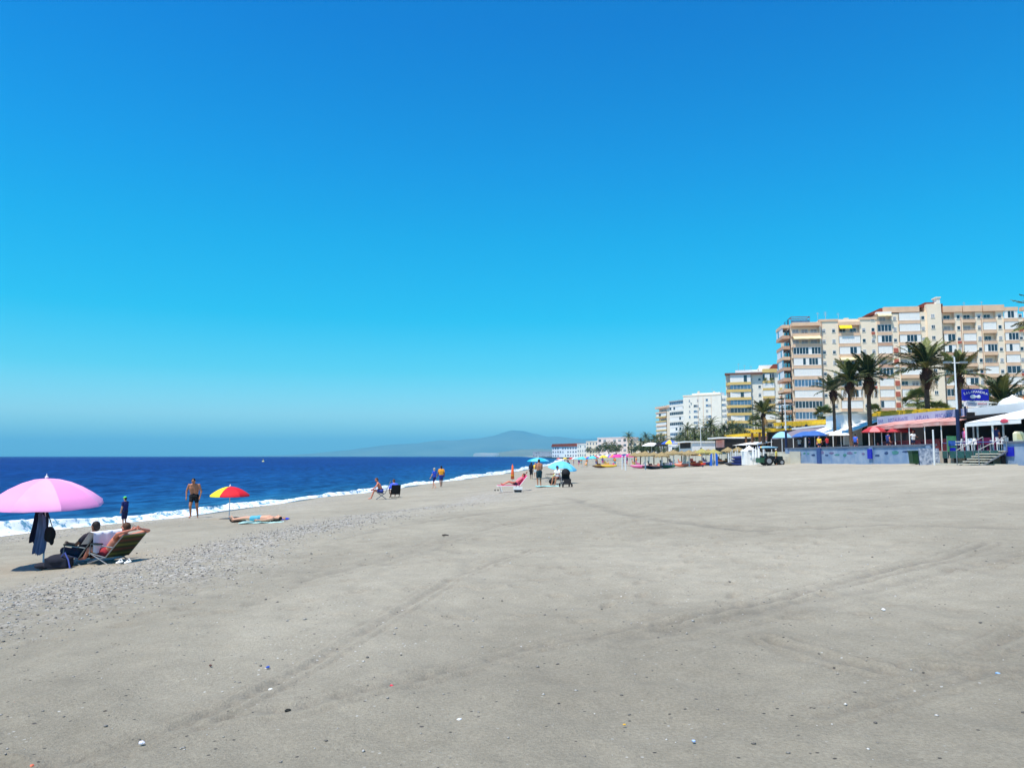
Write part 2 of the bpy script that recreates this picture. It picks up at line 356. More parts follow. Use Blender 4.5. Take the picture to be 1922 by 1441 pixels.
# --- pebbles (nobody could count them)
def pebbles():
    V, F, I = [], [], 0
    base = np.array([(0,0,1),(.9,0,.1),(.28,.85,0),(-.72,.53,.1),(-.72,-.53,0),(.28,-.85,.1),(0,0,-1)])
    fs = np.array([(0,1,2),(0,2,3),(0,3,4),(0,4,5),(0,5,1),(6,2,1),(6,3,2),(6,4,3),(6,5,4),(6,1,5)])
    n = 230000
    # the nearer, the more
    r = np.exp(RNG.uniform(math.log(3.4), math.log(34), n)); a = np.radians(RNG.uniform(-40, 38, n))
    x, y = r*np.sin(a), r*np.cos(a); s = x-shoreX(y); dn = belts(s, x, y)+.009
    keep = (RNG.random(n) < dn*.62) & (s > .8); x, y, s, r = x[keep], y[keep], s[keep], r[keep]
    z, _ = full_h(x, y); m = len(x)
    size = (.004+.014*RNG.random(m)**2.4)*(1+.45*np.clip((r-9)/14, 0, 1))*np.clip(.45+r/14, .5, 1)
    sc = np.stack([size*RNG.uniform(.8, 1.5, m), size*RNG.uniform(.8, 1.3, m), size*RNG.uniform(.45, .8, m)], -1)
    an = RNG.uniform(0, 2*PI, m); jit = RNG.uniform(.75, 1.25, (m, 7, 3))
    v = base[None]*sc[:, None, :]*jit
    c, si = np.cos(an)[:, None], np.sin(an)[:, None]
    vx = v[..., 0]*c-v[..., 1]*si+x[:, None]; vy = v[..., 0]*si+v[..., 1]*c+y[:, None]; vz = v[..., 2]+z[:, None]+sc[:, 2:3]*.35
    co = np.stack([vx, vy, vz], -1).reshape(-1, 3); f = (fs[None]+(np.arange(m)*7)[:, None, None]).reshape(-1, 3)
    me = bpy.data.meshes.new('pebbles'); me.vertices.add(len(co)); me.vertices.foreach_set('co', co.ravel())
    me.loops.add(f.size); me.loops.foreach_set('vertex_index', f.ravel().astype(np.int32)); me.polygons.add(len(f))
    me.polygons.foreach_set('loop_start', np.arange(0, f.size, 3, dtype=np.int32)); me.polygons.foreach_set('loop_total', np.full(len(f), 3, np.int32))
    me.polygons.foreach_set('use_smooth', [True]*len(f))
    me.update(calc_edges=True)
    sh_ = me.attributes.new('shade', 'FLOAT', 'POINT'); sh_.data.foreach_set('value', np.repeat(RNG.random(m), 7).astype(np.float32))
    mt = bpy.data.materials.new('pebble_stone'); mt.use_nodes = True; t = mt.node_tree; b = t.nodes['Principled BSDF']; b.inputs['Roughness'].default_value = .7
    at_ = t.nodes.new('ShaderNodeAttribute'); at_.attribute_name = 'shade'; rp = t.nodes.new('ShaderNodeValToRGB'); t.links.new(at_.outputs['Fac'], rp.inputs[0])
    e = rp.color_ramp.elements; e[0].color = (.11, .10, .09, 1); e[1].color = (.66, .63, .58, 1)
    for p, cc in ((.15, (.14, .125, .11)), (.4, (.26, .24, .215)), (.7, (.38, .35, .31)), (.88, (.46, .44, .42))): q = e.new(p); q.color = (*cc, 1)
    t.links.new(rp.outputs[0], b.inputs['Base Color']); me.materials.append(mt); me.validate()
    o = bpy.data.objects.new('pebbles', me); COL.objects.link(o); kind(o, 'stuff', 'grey and white pebbles strewn in bands over the sand')
pebbles()
# --- sea
def sea_material():
    m = bpy.data.materials.new('sea_water'); m.use_nodes = True; t = m.node_tree; N = t.nodes.new; L = t.links.new
    b = t.nodes['Principled BSDF']; b.inputs['Roughness'].default_value = .22; b.inputs['IOR'].default_value = 1.33; b.inputs['Specular IOR Level'].default_value = .08
    tc = N('ShaderNodeTexCoord'); mp = N('ShaderNodeMapping'); L(tc.outputs['Object'], mp.inputs[0]); mp.inputs['Rotation'].default_value = (0, 0, .17)
    mp.inputs['Scale'].default_value = (1, .35, 1)
    def noise(sc, det=5, rough=.6, dist=0):
        n = N('ShaderNodeTexNoise'); n.inputs['Scale'].default_value = sc; n.inputs['Detail'].default_value = det; n.inputs['Roughness'].default_value = rough; n.inputs['Distortion'].default_value = dist
        L(mp.outputs[0], n.inputs[0]); return n.outputs[0]
    def ramp(x, p0, c0, p1, c1):
        r = N('ShaderNodeValToRGB'); L(x, r.inputs[0]); e = r.color_ramp.elements; e[0].position = p0; e[1].position = p1; e[0].color = (*c0, 1); e[1].color = (*c1, 1); return r.outputs[0]
    a = N('ShaderNodeAttribute'); a.attribute_name = 'off'
    c = N('ShaderNodeValToRGB'); L(a.outputs['Fac'], c.inputs[0]); e = c.color_ramp.elements
    e[0].color = (.04, .17, .27, 1); e[1].color = (.0015, .016, .15, 1); e[1].position = .85
    for p, cc in ((.1, (.012, .105, .22)), (.32, (.004, .06, .20)), (.6, (.002, .030, .17))): q = e.new(p); q.color = (*cc, 1)
    mx = N('ShaderNodeMixRGB'); mx.blend_type = 'MULTIPLY'; mx.inputs[0].default_value = .8
    L(c.outputs[0], mx.inputs[1]); L(ramp(noise(.05, 6, .7), .32, (.5, .6, .72), .68, (1.6, 1.4, 1.22)), mx.inputs[2])
    m2 = N('ShaderNodeMixRGB'); m2.blend_type = 'MULTIPLY'; m2.inputs[0].default_value = .9
    L(mx.outputs[0], m2.inputs[1]); L(ramp(noise(.75, 5, .65), .38, (.4, .5, .62), .64, (2.0, 1.75, 1.5)), m2.inputs[2])
    L(m2.outputs[0], b.inputs['Base Color'])
    b1 = N('ShaderNodeBump'); b1.inputs['Strength'].default_value = .9; b1.inputs['Distance'].default_value = .35; L(noise(.55, 8, .7, .5), b1.inputs['Height'])
    b2 = N('ShaderNodeBump'); b2.inputs['Strength'].default_value = .6; b2.inputs['Distance'].default_value = .08; L(noise(3.5, 5, .6), b2.inputs['Height']); L(b1.outputs[0], b2.inputs['Normal'])
    # a broken, choppy surface: mostly the water's own colour, a small share of mirrored sky
    b.inputs['Specular IOR Level'].default_value = 0; b.inputs['Roughness'].default_value = .8; L(b2.outputs[0], b.inputs['Normal'])
    gl = N('ShaderNodeBsdfGlossy'); gl.inputs['Roughness'].default_value = .28; L(b2.outputs[0], gl.inputs['Normal'])
    ms = N('ShaderNodeMixShader'); ms.inputs[0].default_value = .10; L(b.outputs[0], ms.inputs[1]); L(gl.outputs[0], ms.inputs[2]); L(ms.outputs[0], t.nodes['Material Output'].inputs['Surface'])
    return m
th = np.radians(np.linspace(-179, 30, 260)); rr = np.concatenate([[5], np.geomspace(12, 300, 300), np.geomspace(310, 60000, 60)])
R_, T_ = np.meshgrid(rr, th, indexing='ij'); X = R_*np.sin(T_); Y = R_*np.cos(T_); off = np.clip(np.log10(np.maximum(1, shoreX(Y)-X))/3.2, 0, 1)
d = shoreX(Y)-X
Z = np.where(R_ < 290, (.07*np.sin(d*.75+2.5*vnoise(X, Y, 14, 61))*np.clip(d/10, 0, 1)+.10*vnoise(X, Y, 3.2, 62)+.05*vnoise(X, Y, 1.3, 63))*np.clip(d/6, .1, 1), 0)-.02
sea = sheet('sea', X, Y, Z, sea_material(), {'off': off}); kind(sea, 'structure')
# --- surf along the shore
def surf():
    ys = np.concatenate([np.linspace(-30, 14, 40), np.geomspace(14.3, 110, 620), np.geomspace(112, 900, 120)])
    us = np.linspace(0, 1, 30)
    Yg, U = np.meshgrid(ys, us, indexing='ij')
    w = (2.9+1.6*vnoise(ys, ys*0, 7, 71)*2+1.0*vnoise(ys, ys*0, 2.2, 72))*np.interp(ys, [0, 30, 60, 130, 300, 900], [1.2, 1.1, .8, .9, 1.4, 3])
    w = np.clip(w*.52*(1+.5*vnoise(ys, ys*0, 1.1, 79)), .35, 12)[:, None]
    run = (.9*vnoise(ys, ys*0, 3.7, 73)+.3*vnoise(ys, ys*0, .9, 74))[:, None]
    D = (1-U)*(w)-(U)*(.55+run)                 # metres seaward of the waterline, negative up the sand
    ragged = .5*vnoise(Yg, D*2, .8, 75)*(1-U)
    X = shoreX(Yg)-D-ragged
    br = np.exp(-((U-.25)/.16)**2)*np.clip(.26+.5*vnoise(ys, ys*0, 6, 76), .06, .5)[:, None]
    Z = np.maximum(base_h(X, Yg), 0)+.02+br+(.10*vnoise(X, Yg, .5, 77)+.06*vnoise(X, Yg, .2, 78))*np.clip(4*U*(1-U), 0, 1)+np.where(U < .04, -.12, 0)
    Z = np.where(U > .98, base_h(X, Yg)-.03, Z)
    mt = bpy.data.materials.new('white_foam'); mt.use_nodes = True; t = mt.node_tree; b = t.nodes['Principled BSDF']; b.inputs['Roughness'].default_value = .6
    tc = t.nodes.new('ShaderNodeTexCoord'); n = t.nodes.new('ShaderNodeTexNoise'); n.inputs['Scale'].default_value = 2.6; n.inputs['Detail'].default_value = 8; n.inputs['Roughness'].default_value = .7; t.links.new(tc.outputs['Object'], n.inputs[0])
    r = t.nodes.new('ShaderNodeValToRGB'); e = r.color_ramp.elements; e[0].position = .40; e[0].color = (.10, .30, .42, 1); e[1].position = .50; e[1].color = (.93, .94, .95, 1)
    t.links.new(n.outputs[0], r.inputs[0]); t.links.new(r.outputs[0], b.inputs['Base Color'])
    bp = t.nodes.new('ShaderNodeBump'); bp.inputs['Strength'].default_value = .5; bp.inputs['Distance'].default_value = .1; t.links.new(n.outputs[0], bp.inputs['Height']); t.links.new(bp.outputs[0], b.inputs['Normal'])
    o = sheet('surf', X, Yg, Z, mt); kind(o, 'stuff', 'white surf breaking along the waterline')
surf()
# --- far hills across the bay
def hills():
    def ridge(name, prof, D, depth, rgb, rough_px, label, seed):
        xs = np.linspace(prof[0][0], prof[-1][0], 260); ys = np.interp(xs, [p[0] for p in prof], [p[1] for p in prof])
        ys = ys+rough_px*(vnoise(xs, xs*0, 23, seed)+.6*vnoise(xs, xs*0, 9, seed+1))
        v = np.linspace(0, 1, 24)
        XS, Vg = np.meshgrid(xs, v, indexing='ij')
        top = (856-ys)[:, None]/FPX*D
        Yw = D-depth*(1-Vg)*.0+depth*(Vg-.5); Z = top*np.sin(np.clip(Vg*2, 0, 1)*PI/2)**1.4*np.where(Vg > .5, 1-(Vg-.5)**2*1.5, 1)
        Xw = (XS-961)/FPX*D
        Z = Z*(1+.22*vnoise(Xw, Yw*1.4, D*.03, seed+2)*np.sin(Vg*PI))-20*(Vg < .01)
        o = sheet(name, Xw, Yw, Z, mat(name+'_slopes', rgb, .95, .3, .0015, 0), None); kind(o, 'structure')
    ridge('far_hills', [(470,857),(560,854),(620,849),(680,842),(740,836),(800,830),(830,826),(870,825),(905,823),(935,818),(962,812),(985,814),(1005,818),(1040,820),(1100,822),(1200,824),(1400,822),(1700,815)], 15000, 5000, (104, 108, 92), 1.2, '', 81)
    ridge('near_headland', [(880,857),(915,852),(940,848),(965,845),(1000,843),(1040,842),(1100,838),(1250,832),(1500,826)], 7500, 1800, (116, 114, 92), 1.0, '', 91)
hills()
# --- air
def haze():
    mb = MB(); mb.bb(-26000, 26000, -3000, 24000, -30, 500)
    m = bpy.data.materials.new('haze_air'); m.use_nodes = True; t = m.node_tree; t.nodes.clear()
    o = t.nodes.new('ShaderNodeOutputMaterial'); v = t.nodes.new('ShaderNodeVolumePrincipled')
    v.inputs['Color'].default_value = (.22, .74, 1.0, 1); v.inputs['Density'].default_value = 0.00011
    t.links.new(v.outputs[0], o.inputs['Volume'])
    h = mb.build('haze', m); kind(h, 'stuff', 'thin blue sea haze')
    m.cycles.homogeneous_volume = True if hasattr(m, 'cycles') and hasattr(m.cycles, 'homogeneous_volume') else None
try: haze()
except TypeError as ex: print('haze', ex)
# far shore town: one pale cluster
mbt = MB()
for i in range(70):
    px = random.uniform(895, 932) if i < 45 else random.uniform(640, 1030); D = 7000-random.uniform(0, 400)+(6500 if i >= 45 else 0)
    w = random.uniform(15, 40); h = random.uniform(12, 34)*(1 if i < 45 else .9); mbt.bb((px-961)/FPX*D-w, (px-961)/FPX*D+w, D, D+20, -2, h)
kind(mbt.build('distant_town', mat('distant_white', (225, 215, 205), .9)), 'stuff', 'pale far-off town houses along the foot of the hills')
# ================================================================ BUILDINGS
M_cream = mat('cream_render', (244, 226, 200), .9, .05, .5, .15, 8)
M_cream2 = mat('pale_cream_render', (240, 234, 220), .9, .05, .4, .15, 8)
M_white = mat('white_paint', (236, 236, 234), .7, .03, 1.5)
M_salmon = mat('salmon_parapet', (228, 192, 160), .9, .08, .6, .15, 6)
M_salmon2 = mat('dusty_salmon_parapet', (206, 164, 136), .9, .08, .6, .15, 6)
M_yellowb = mat('ochre_parapet', (222, 190, 116), .9, .08, .6, .1, 6)
M_shutter = mat('white_shutter', (240, 238, 232), .55, .03, 2)
M_grey = mat('grey_shutter', (176, 178, 180), .7, .06, 3)
M_glass = mat('dark_window_glass', (40, 50, 66), .08, .3, .8, spec=.8)
M_glassb = mat('blue_window_glass', (84, 116, 146), .08, .25, .8, spec=.8)
M_dark = mat('shaded_room', (58, 50, 48), .9, .2, 1)
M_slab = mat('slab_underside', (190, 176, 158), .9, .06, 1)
M_pipe = mat('brown_downpipe', (120, 78, 62), .6, .1, 3)
M_roof = mat('red_roof_tile', (132, 62, 44), .9, .2, 4, .4)
M_orroof = mat('orange_roof_tile', (214, 140, 84), .9, .15, 4, .4)
M_yawn = mat('yellow_awning_cloth', (246, 214, 30), .8, .05, 2)
M_cawn = mat('cream_awning_cloth', (240, 224, 170), .8, .05, 2)
M_brick = mat('terracotta_unit', (180, 96, 76), .8, .1, 3)
M_rail = mat('white_railing', (225, 228, 232), .5, .03, 4)
class Bld:
    def __init__(s, name, label, pxA, YA, pxB, YB, z0, depth=14, group=None, cat='apartment block'):
        s.A = Vector(((pxA-961)/FPX*YA, YA)); B = Vector(((pxB-961)/FPX*YB, YB))
        s.d = (B-s.A).normalized(); s.n = Vector((s.d.y, -s.d.x)); s.L = (B-s.A).length; s.z0 = z0; s.dep = depth
        s.root = thing(name, label, cat, (s.A.x, s.A.y, z0), math.atan2(s.d.y, s.d.x), group)
    def pt(s, px, py, c=0):
        """column and row of the picture -> metres along the facade and height above its foot"""
        a, b, k = ray(px, py); P = s.A-s.n*c
        t = (P.x*s.n.x+P.y*s.n.y)/(a*s.n.x+b*s.n.y)
        w = Vector((a*t, b*t))-s.A
        return w.dot(s.d), CAMZ+k*t-s.z0
    def u(s, px, c=0, py=700): return s.pt(px, py, c)[0]
    def z(s, px, py, c=0): return s.pt(px, py, c)[1]
    def part(s, name, mb, mats, parent=None): return mb.build(name, mats, parent or s.root)
    # --- pieces
    def window(s, u, z, w=.95, h=1.05, y=0, glass=None, shutter=0.0, panes=2, fm=None):
        mb = MB(); t = .07
        mb.bb(u-w/2, u+w/2, y-.07, y-.01, z+h/2-t, z+h/2); mb.bb(u-w/2-.06, u+w/2+.06, y-.12, y-.01, z-h/2-.08, z-h/2)
        mb.bb(u-w/2, u-w/2+t, y-.07, y-.01, z-h/2, z+h/2-t); mb.bb(u+w/2-t, u+w/2, y-.07, y-.01, z-h/2, z+h/2-t)
        for i in range(1, panes):
            x = u-w/2+w*i/panes; mb.bb(x-.03, x+.03, y-.065, y-.012, z-h/2, z+h/2-t)
        o = s.part('window', mb, fm or M_white)
        g = MB(); g.bb(u-w/2+t, u+w/2-t, y-.03, y-.005, z-h/2, z+h/2-t-shutter*h); s.part('pane', g, glass or M_glass, o)
        if shutter:
            g = MB(); n = max(2, int(shutter*h/.12)); zt = z+h/2-t
            for i in range(n):
                a = zt-shutter*h*i/n; g.bb(u-w/2+t, u+w/2-t, y-.05+.012*(i % 2), y-.004, a-shutter*h/n, a)
            s.part('roller_shutter', g, M_grey, o)
        return o
    def glazing(s, u0, u1, z0, z1, y, n, dark, glass=None):
        """front enclosure: white frame with n leaves, those in dark show glass, the rest are closed shutters"""
        w = (u1-u0)/n; h = z1-z0; f = MB()
        f.bb(u0, u1, y, y+.1, z0, z0+.12); f.bb(u0, u1, y, y+.1, z1-.12, z1)
        for i in range(n+1): f.bb(max(u0, u0+w*i-.05), min(u1, u0+w*i+.05), y+.003, y+.095, z0+.12, z1-.12)
        o = s.part('enclosure', f, M_white)
        for i in range(n):
            a, b = u0+w*i+.05, u0+w*(i+1)-.05
            if i in dark: g = MB(); g.bb(a, b, y+.05, y+.07, z0+.12, z1-.12); s.part('pane', g, glass or M_glass, o)
            else:
                k = 7; g = MB(); vs = []
                for j in range(k): vs += [(z0+.12+(h-.24)*j/k, y+.03), (z0+.12+(h-.24)*(j+.8)/k, y+.045)]
                vs.append((z1-.12, y+.03)); m = len(vs)
                g.add([(x, yy, zz) for x in (a, b) for zz, yy in vs]+[(x, y+.07, zz) for x in (a, b) for zz in (z1-.12, z0+.12)], [(q, q+1, m+q+1, m+q) for q in range(m-1)]+[tuple(range(m))+(2*m, 2*m+1), tuple(range(m, 2*m))+(2*m+2, 2*m+3), (2*m, 2*m+2, 2*m+3, 2*m+1), (0, m, 2*m+3, 2*m+1), (m-1, 2*m-1, 2*m+2, 2*m)]); s.part('shutter', g, M_shutter, o)
    def awning(s, u0, u1, ztop, y, m, drop=1.0, out=1.0):
        mb = MB(); n = 8
        P = [[(u0+(u1-u0)*i/n, y-out*k, ztop-drop*k-(.03*math.sin(i*2.1))) for i in range(n+1)] for k in (0, .5, 1)]
        mb.grid(P); mb.grid([[(p[0], p[1]-.0, p[2]-.05) for p in r] for r in P][::-1])
        mb.grid([[(p[0], p[1], p[2]) for p in P[-1]], [(p[0], p[1]-.02, p[2]-.25+.05*(i % 2)) for i, p in enumerate(P[-1])]])
        s.part('awning', mb, m)
    def bay(s, u0, u1, zb, zt, kind_, out=.3, pm=None, deep=1.5, band=.88, rnd=None):
        """one storey of one balcony bay; zb = top of its parapet, zt = underside of the parapet above"""
        pm = pm or M_salmon; R = rnd or random
        mb = MB(); y = -out
        mb.bb(u0, u1, y, y+.14, zb-band, zb); mb.bb(u0-.03, u1+.03, y-.03, y+.17, zb+.002, zb+.05)
        if out > .05: mb.bb(u0, u0+.12, y+.14, -.002, zb-band+.002, zb-.002); mb.bb(u1-.12, u1, y+.14, -.002, zb-band+.002, zb-.002)
        o = s.part('balcony', mb, pm)
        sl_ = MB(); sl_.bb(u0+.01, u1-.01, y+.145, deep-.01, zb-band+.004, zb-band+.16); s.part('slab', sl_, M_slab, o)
        W_ = u1-u0
        if kind_ == 'W': s.glazing(u0+.05, u1-.05, zb+.055, zt, y+.05, max(2, int(W_/1.1)), ())
        elif kind_ == 'G': s.glazing(u0+.05, u1-.05, zb+.055, zt, y+.05, max(2, int(W_/.9)), range(99), M_glassb if R.random() < .25 else M_glass)
        elif kind_ == 'M':
            n = max(3, int(W_/.8)); a = R.randint(0, n-2); b = R.randint(a+1, n-1); s.glazing(u0+.05, u1-.05, zb+.055, zt, y+.05, n, [i for i in range(a, b+1) if R.random() < .8])
        else:
            # open balcony: rear wall with sliding doors, a rail, a few plants
            d = MB(); k = max(1, int(W_/2.2)); ww = W_/k
            d.bb(u0+.002, u1-.002, deep-.12, deep, zb-band+.17, zt+.6)
            r_ = s.part('rear_wall', d, M_cream2 if R.random() < .5 else M_cream)
            for i in range(k):
                s.window(u0+ww*(i+.5), zb-band+.17+1.1, min(1.7, ww*.75), 2.1, deep-.13, shutter=R.choice([0, .3, .5]))
            r = MB()
            r.bb(u0+.05, u1-.05, y+.05, y+.09, zb+.30, zb+.34)
            for i in range(int(W_/.5)+1): x = u0+.06+i*.5; r.bb(x, x+.03, y+.055, y+.085, zb+.05, zb+.30) if x < u1-.1 else None
            s.part('railing', r, M_rail)
            if kind_ == 'Y': s.awning(u0+.1, u0+W_*.6, zt+.1, y+.1, M_yawn, .95, .9)
            if kind_ == 'C': s.awning(u0+.1, u1-.1, zt+.1, y+.1, M_cawn, .7, .9)
    def roof_clutter(s, z, u0, u1, n=4, seed=1):
        R = random.Random(seed)
        for i in range(n):
            u = R.uniform(u0, u1); mb = MB(); h = R.uniform(.7, 2.0)
            if R.random() < .5: mb.tube([(u, 4, z), (u, 4, z+h+1)], .04, 6); mb.tube([(u-.5, 4, z+h+.6), (u+.5, 4, z+h+.6)], .03, 5); mb.tube([(u-.3, 4, z+h+.9), (u+.3, 4, z+h+.9)], .03, 5); s.part('antenna', mb, M_grey)
            else: mb.bb(u-.5, u+.5, 4, 5, z, z+h*.7); mb.bb(u-.6, u+.6, 3.9, 5.1, z+h*.7+.002, z+h*.7+.1); s.part('chimney', mb, M_cream)

# ---- main block
def main_block():
    R = random.Random(5)
    b = Bld('apartment_building', 'tall cream apartment block with salmon balcony bands, highest and nearest of the seafront blocks', 1489, 212, 1922, 204, 4.0, 15)
    PIT = 2.965
    ztop0 = b.z(1515, 605, -1.1)                   # top of the uppermost salmon parapet
    zb = [ztop0-PIT*k for k in range(12)]; BAND = .88
    def fz(k): return zb[k], (zb[k-1]-BAND if k else zb[0]+PIT-BAND)
    wall = MB(); roofp = MB(); D = 15
    def mass(p0, p1, ztop, y0=0.0, y1=None, mi=0):
        u0 = p0 if p0 < 0 else b.u(p0); u1 = b.u(p1); wall.bb(u0, u1, y0, y1 or D, 0, ztop, mi); return u0, u1
    T = lambda px, py: b.z(px, py)
    topA = zb[0]-.05; topB = T(1560, 600); topC = T(1600, 597); topE = T(1660, 589); topF = T(1710, 586); topG = T(1756, 571); topH = zb[0]+PIT-BAND-.1; topK = T(1900, 596)
    walls = [(1541, 1577, topB), (1617, 1650, topC), (1677, 1691, topE), (1731, 1744, topF), (1797, 1812, topH), (1836, 1850, topH), (1875, 1890, topH), (1916, 1926, topK), (1958, 1972, topK)]
    for p0, p1, zt in walls: mass(p0, p1, zt+.0)
    bays = [(1489, 1541, .95, topA, 'A'), (1577, 1617, .3, topC, 'C'), (1650, 1677, .3, topE, 'E'), (1691, 1731, .45, topF, 'F'), (1775, 1797, .25, topH, 'H'), (1812, 1836, .25, topH, 'I'), (1850, 1875, .25, topH, 'J'), (1890, 1916, .35, topK, 'K'), (1926, 1958, .35, topK, 'L')]
    kinds = {'A': 'MOCMMWGWGGCO', 'C': 'MYWMCWGMWOGM', 'E': 'CGMWOMWWMWOW', 'F': 'WWMMOWOMWWOM', 'H': 'OOMMWOWMWMOW', 'I': 'OOWWOOMMWOWM', 'J': 'OWOMOWOGWMOW', 'K': 'MWMMWGWMOWMW', 'L': 'WMOWMWGOWMWM'}
    for p0, p1, out, zt, key in bays:
        u0, u1 = b.u(p0), b.u(p1)
        wall.bb(u0, u1, 1.5, D, 0, zt)              # recessed core behind the balconies
        None
        for k in range(1 if key in 'AC' else 0, 11):
            if key == 'A': z0, z1 = fz(k)
            else: z0, z1 = fz(k)
            if key in 'FHIJE' and k == 0:
                pass
            b.bay(u0+.01, u1-.01, z0-(.0 if key != 'K' else .0), z1, kinds[key][k], out, M_salmon if key in 'ACFJK' or R.random() < .8 else M_salmon2, 1.5, BAND, R)
        if key in 'FHIJ': pass
        elif key == 'E':
            rp = MB(); rp.bb(u0-.1, u1+.1, -out-.05, 1.4, zb[0]+PIT-BAND, zb[0]+PIT-BAND+.5); b.part('roof_parapet', rp, M_white)
        else:
            rp = MB(); zt2 = zb[0]-BAND if key in 'AC' else zb[0]+PIT-BAND; rp.bb(u0-.1, u1+.1, -out-.05, 1.4, zt2, zt2+.95); b.part('roof_parapet', rp, M_salmon)
    ztp = zb[0]+PIT
    for p0, p1 in ((1775, 1811), (1812.5, 1849), (1850.5, 1890.5)):
        rp = MB(); rp.bb(b.u(p0), b.u(p1), -.5, 1.4, ztp-BAND-.05, ztp+.75); b.part('roof_parapet', rp, M_salmon)
    rp = MB(); rp.bb(b.u(1541), b.u(1577), -.2, 1.4, topB-.45, topB+.12); b.part('roof_parapet', rp, M_salmon)
    rp = MB(); rp.bb(b.u(1617), b.u(1650), -.2, 1.4, topC-.45, topC+.12); b.part('roof_parapet', rp, M_salmon)
    # stair tower, taller, with a chimney-like shaft
    u0, u1 = b.u(1744), b.u(1775); wall.bb(u0, b.u(1771), -.6, D, 0, topG); wall.bb(b.u(1771), u1, .2, D, 0, topH)
    tw = MB(); tw.bb(b.u(1763), b.u(1769.5), -.62, 2, topG, T(1766, 560)); tw.bb(b.u(1761), b.u(1771), -.8, 2.2, T(1766, 560)+.002, T(1766, 558)); b.part('roof_shaft', tw, M_cream2)
    sx = MB(); sx.bb(b.u(1770), b.u(1776), 0, 2, topH, T(1773, 570)); b.part('water_tank', sx, M_roof)
    for k in range(0, 11): b.window(b.u(1756, -.6), zb[0]-PIT*k+1.1, .95, .95, -.6, shutter=0 if k > 0 else .9, panes=2)
    b.part('wall', wall, [M_cream, M_cream2])
    # pitched roof pieces
    rf = MB(); a0, a1 = b.u(1634), b.u(1664); z0 = T(1650, 588); z1 = T(1663, 577)
    rf.prism([(a0, z0), (a1, z0), (a1, z1), (a1-.6, z1)], 1.0, 9.0, 0, 'y'); b.part('roof', rf, M_roof)
    rf = MB(); a0, a1 = b.u(1726), b.u(1762); z0 = T(1735, 575); z1 = T(1750, 566)
    rf.prism([(a0, z0), (a1, z0), (a1, z1), (a0+2.6, z1)], 1.0, 9.0, 0, 'y'); b.part('roof', rf, M_roof)
    rf = MB(); rf.bb(b.u(1664), b.u(1731), -.2, 8, T(1700, 586), T(1700, 575.5)); b.part('roof_parapet', rf, M_salmon)
    # small windows in the plain walls, each on its own storey
    for pc, top in ((1549, 10), (1567.5, 10), (1624.5, 10), (1642, 10), (1683.5, 10), (1737, 11), (1804, 11), (1843, 11), (1882, 11), (1921, 10)):
        for k in range(1 if pc < 1640 else 0, 11):
            zz = zb[k]+.75
            if pc in (1683.5,) and R.random() < .55:
                mb = MB(); mb.bb(b.u(pc)-.55, b.u(pc)+.55, -.35, -.01, zz-.6, zz+.7); b.part('air_conditioner', mb, M_brick)
            else: b.window(b.u(pc), zz, .9, 1.0, 0, shutter=R.choice([0, .35, .6, .8]), panes=1)
            if R.random() < .12:
                mb = MB(); mb.bb(b.u(pc)-.4, b.u(pc)+.4, -.4, -.01, zz-1.35, zz-.7); b.part('air_conditioner', mb, M_brick if R.random() < .5 else M_white)
        pass
    for pc in (1771.6, 1545, 1808.6, 1847): 
        mb = MB(); x = b.u(pc); mb.tube([(x, -.12, 0), (x, -.12, topH-1 if pc > 1700 else topB-.5)], .14 if pc == 1771.6 else .07, 6); b.part('downpipe', mb, M_pipe if pc == 1771.6 else M_salmon2)
    # sea-facing side with wrap-round balconies
    Ls = 9.5
    side = MB(); side.bb(-.02, 0, 0, .01, 0, 1)
    for k in range(0, 11):
        z0, z1 = fz(k); z0 -= .25; z1 -= .25
        mb = MB(); mb.bb(-2.0, -1.86, .9, Ls, z0-BAND, z0); mb.bb(-1.86, -.02, .9, 1.04, z0-BAND, z0); mb.bb(-1.86, -.02, Ls-.14, Ls, z0-BAND, z0)
        mb.bb(-1.86, -.02, 1.04, Ls-.14, z0-BAND, z0-BAND+.15); b.part('balcony', mb, M_salmon2 if k % 3 else M_salmon)
        n = 5
        for i in range(n):
            if k in (0, 2, 6, 7, 9) : continue
            g = MB(); y0 = 1.1+(Ls-1.3)*i/n; y1 = 1.1+(Ls-1.3)*(i+1)/n-.08; g.bb(-1.9, -1.82, y0, y1, z0+.03, z1-.02)
            b.part('enclosure', g, M_white if (k+i) % 4 else M_glassb)
        g = MB(); g.bb(-.04, -.006, 2, 4, z0-.6, z1-.3); b.part('door', g, M_glass)
        g = MB(); g.bb(-.04, -.006, 5.5, 8, z0-.6, z1-.3); b.part('door', g, M_glassb)
    # roof terrace frames at the left end
    for x0, x1, h, y0 in ((.6, 5.6, 1.9, 1.5), (-1.2, 1.2, 1.7, 6)):
        fr = MB(); zt = zb[0]+.1 if x0 > 0 else topA-1.3
        for x in (x0, x1):
            for y in (y0, y0+3): fr.tube([(x, y, zt-1.2), (x, y, zt+h)], .05, 6)
        for y in (y0, y0+3): fr.tube([(x0, y, zt+h), (x1, y, zt+h)], .09, 6)
        for x in (x0, x1): fr.tube([(x, y0, zt+h), (x, y0+3, zt+h)], .09, 6)
        b.part('pergola_frame', fr, M_roof)
        g = MB(); g.bb(x0+.1, x1-.1, y0-.02, y0, zt-.2, zt+h*.55); b.part('glass_screen', g, M_glassb)
    b.roof_clutter(topB, b.u(1545), b.u(1612), 5, 3); b.roof_clutter(topF, b.u(1692), b.u(1730), 2, 4); b.roof_clutter(topH+.8, b.u(1780), b.u(1885), 4, 6)
main_block()

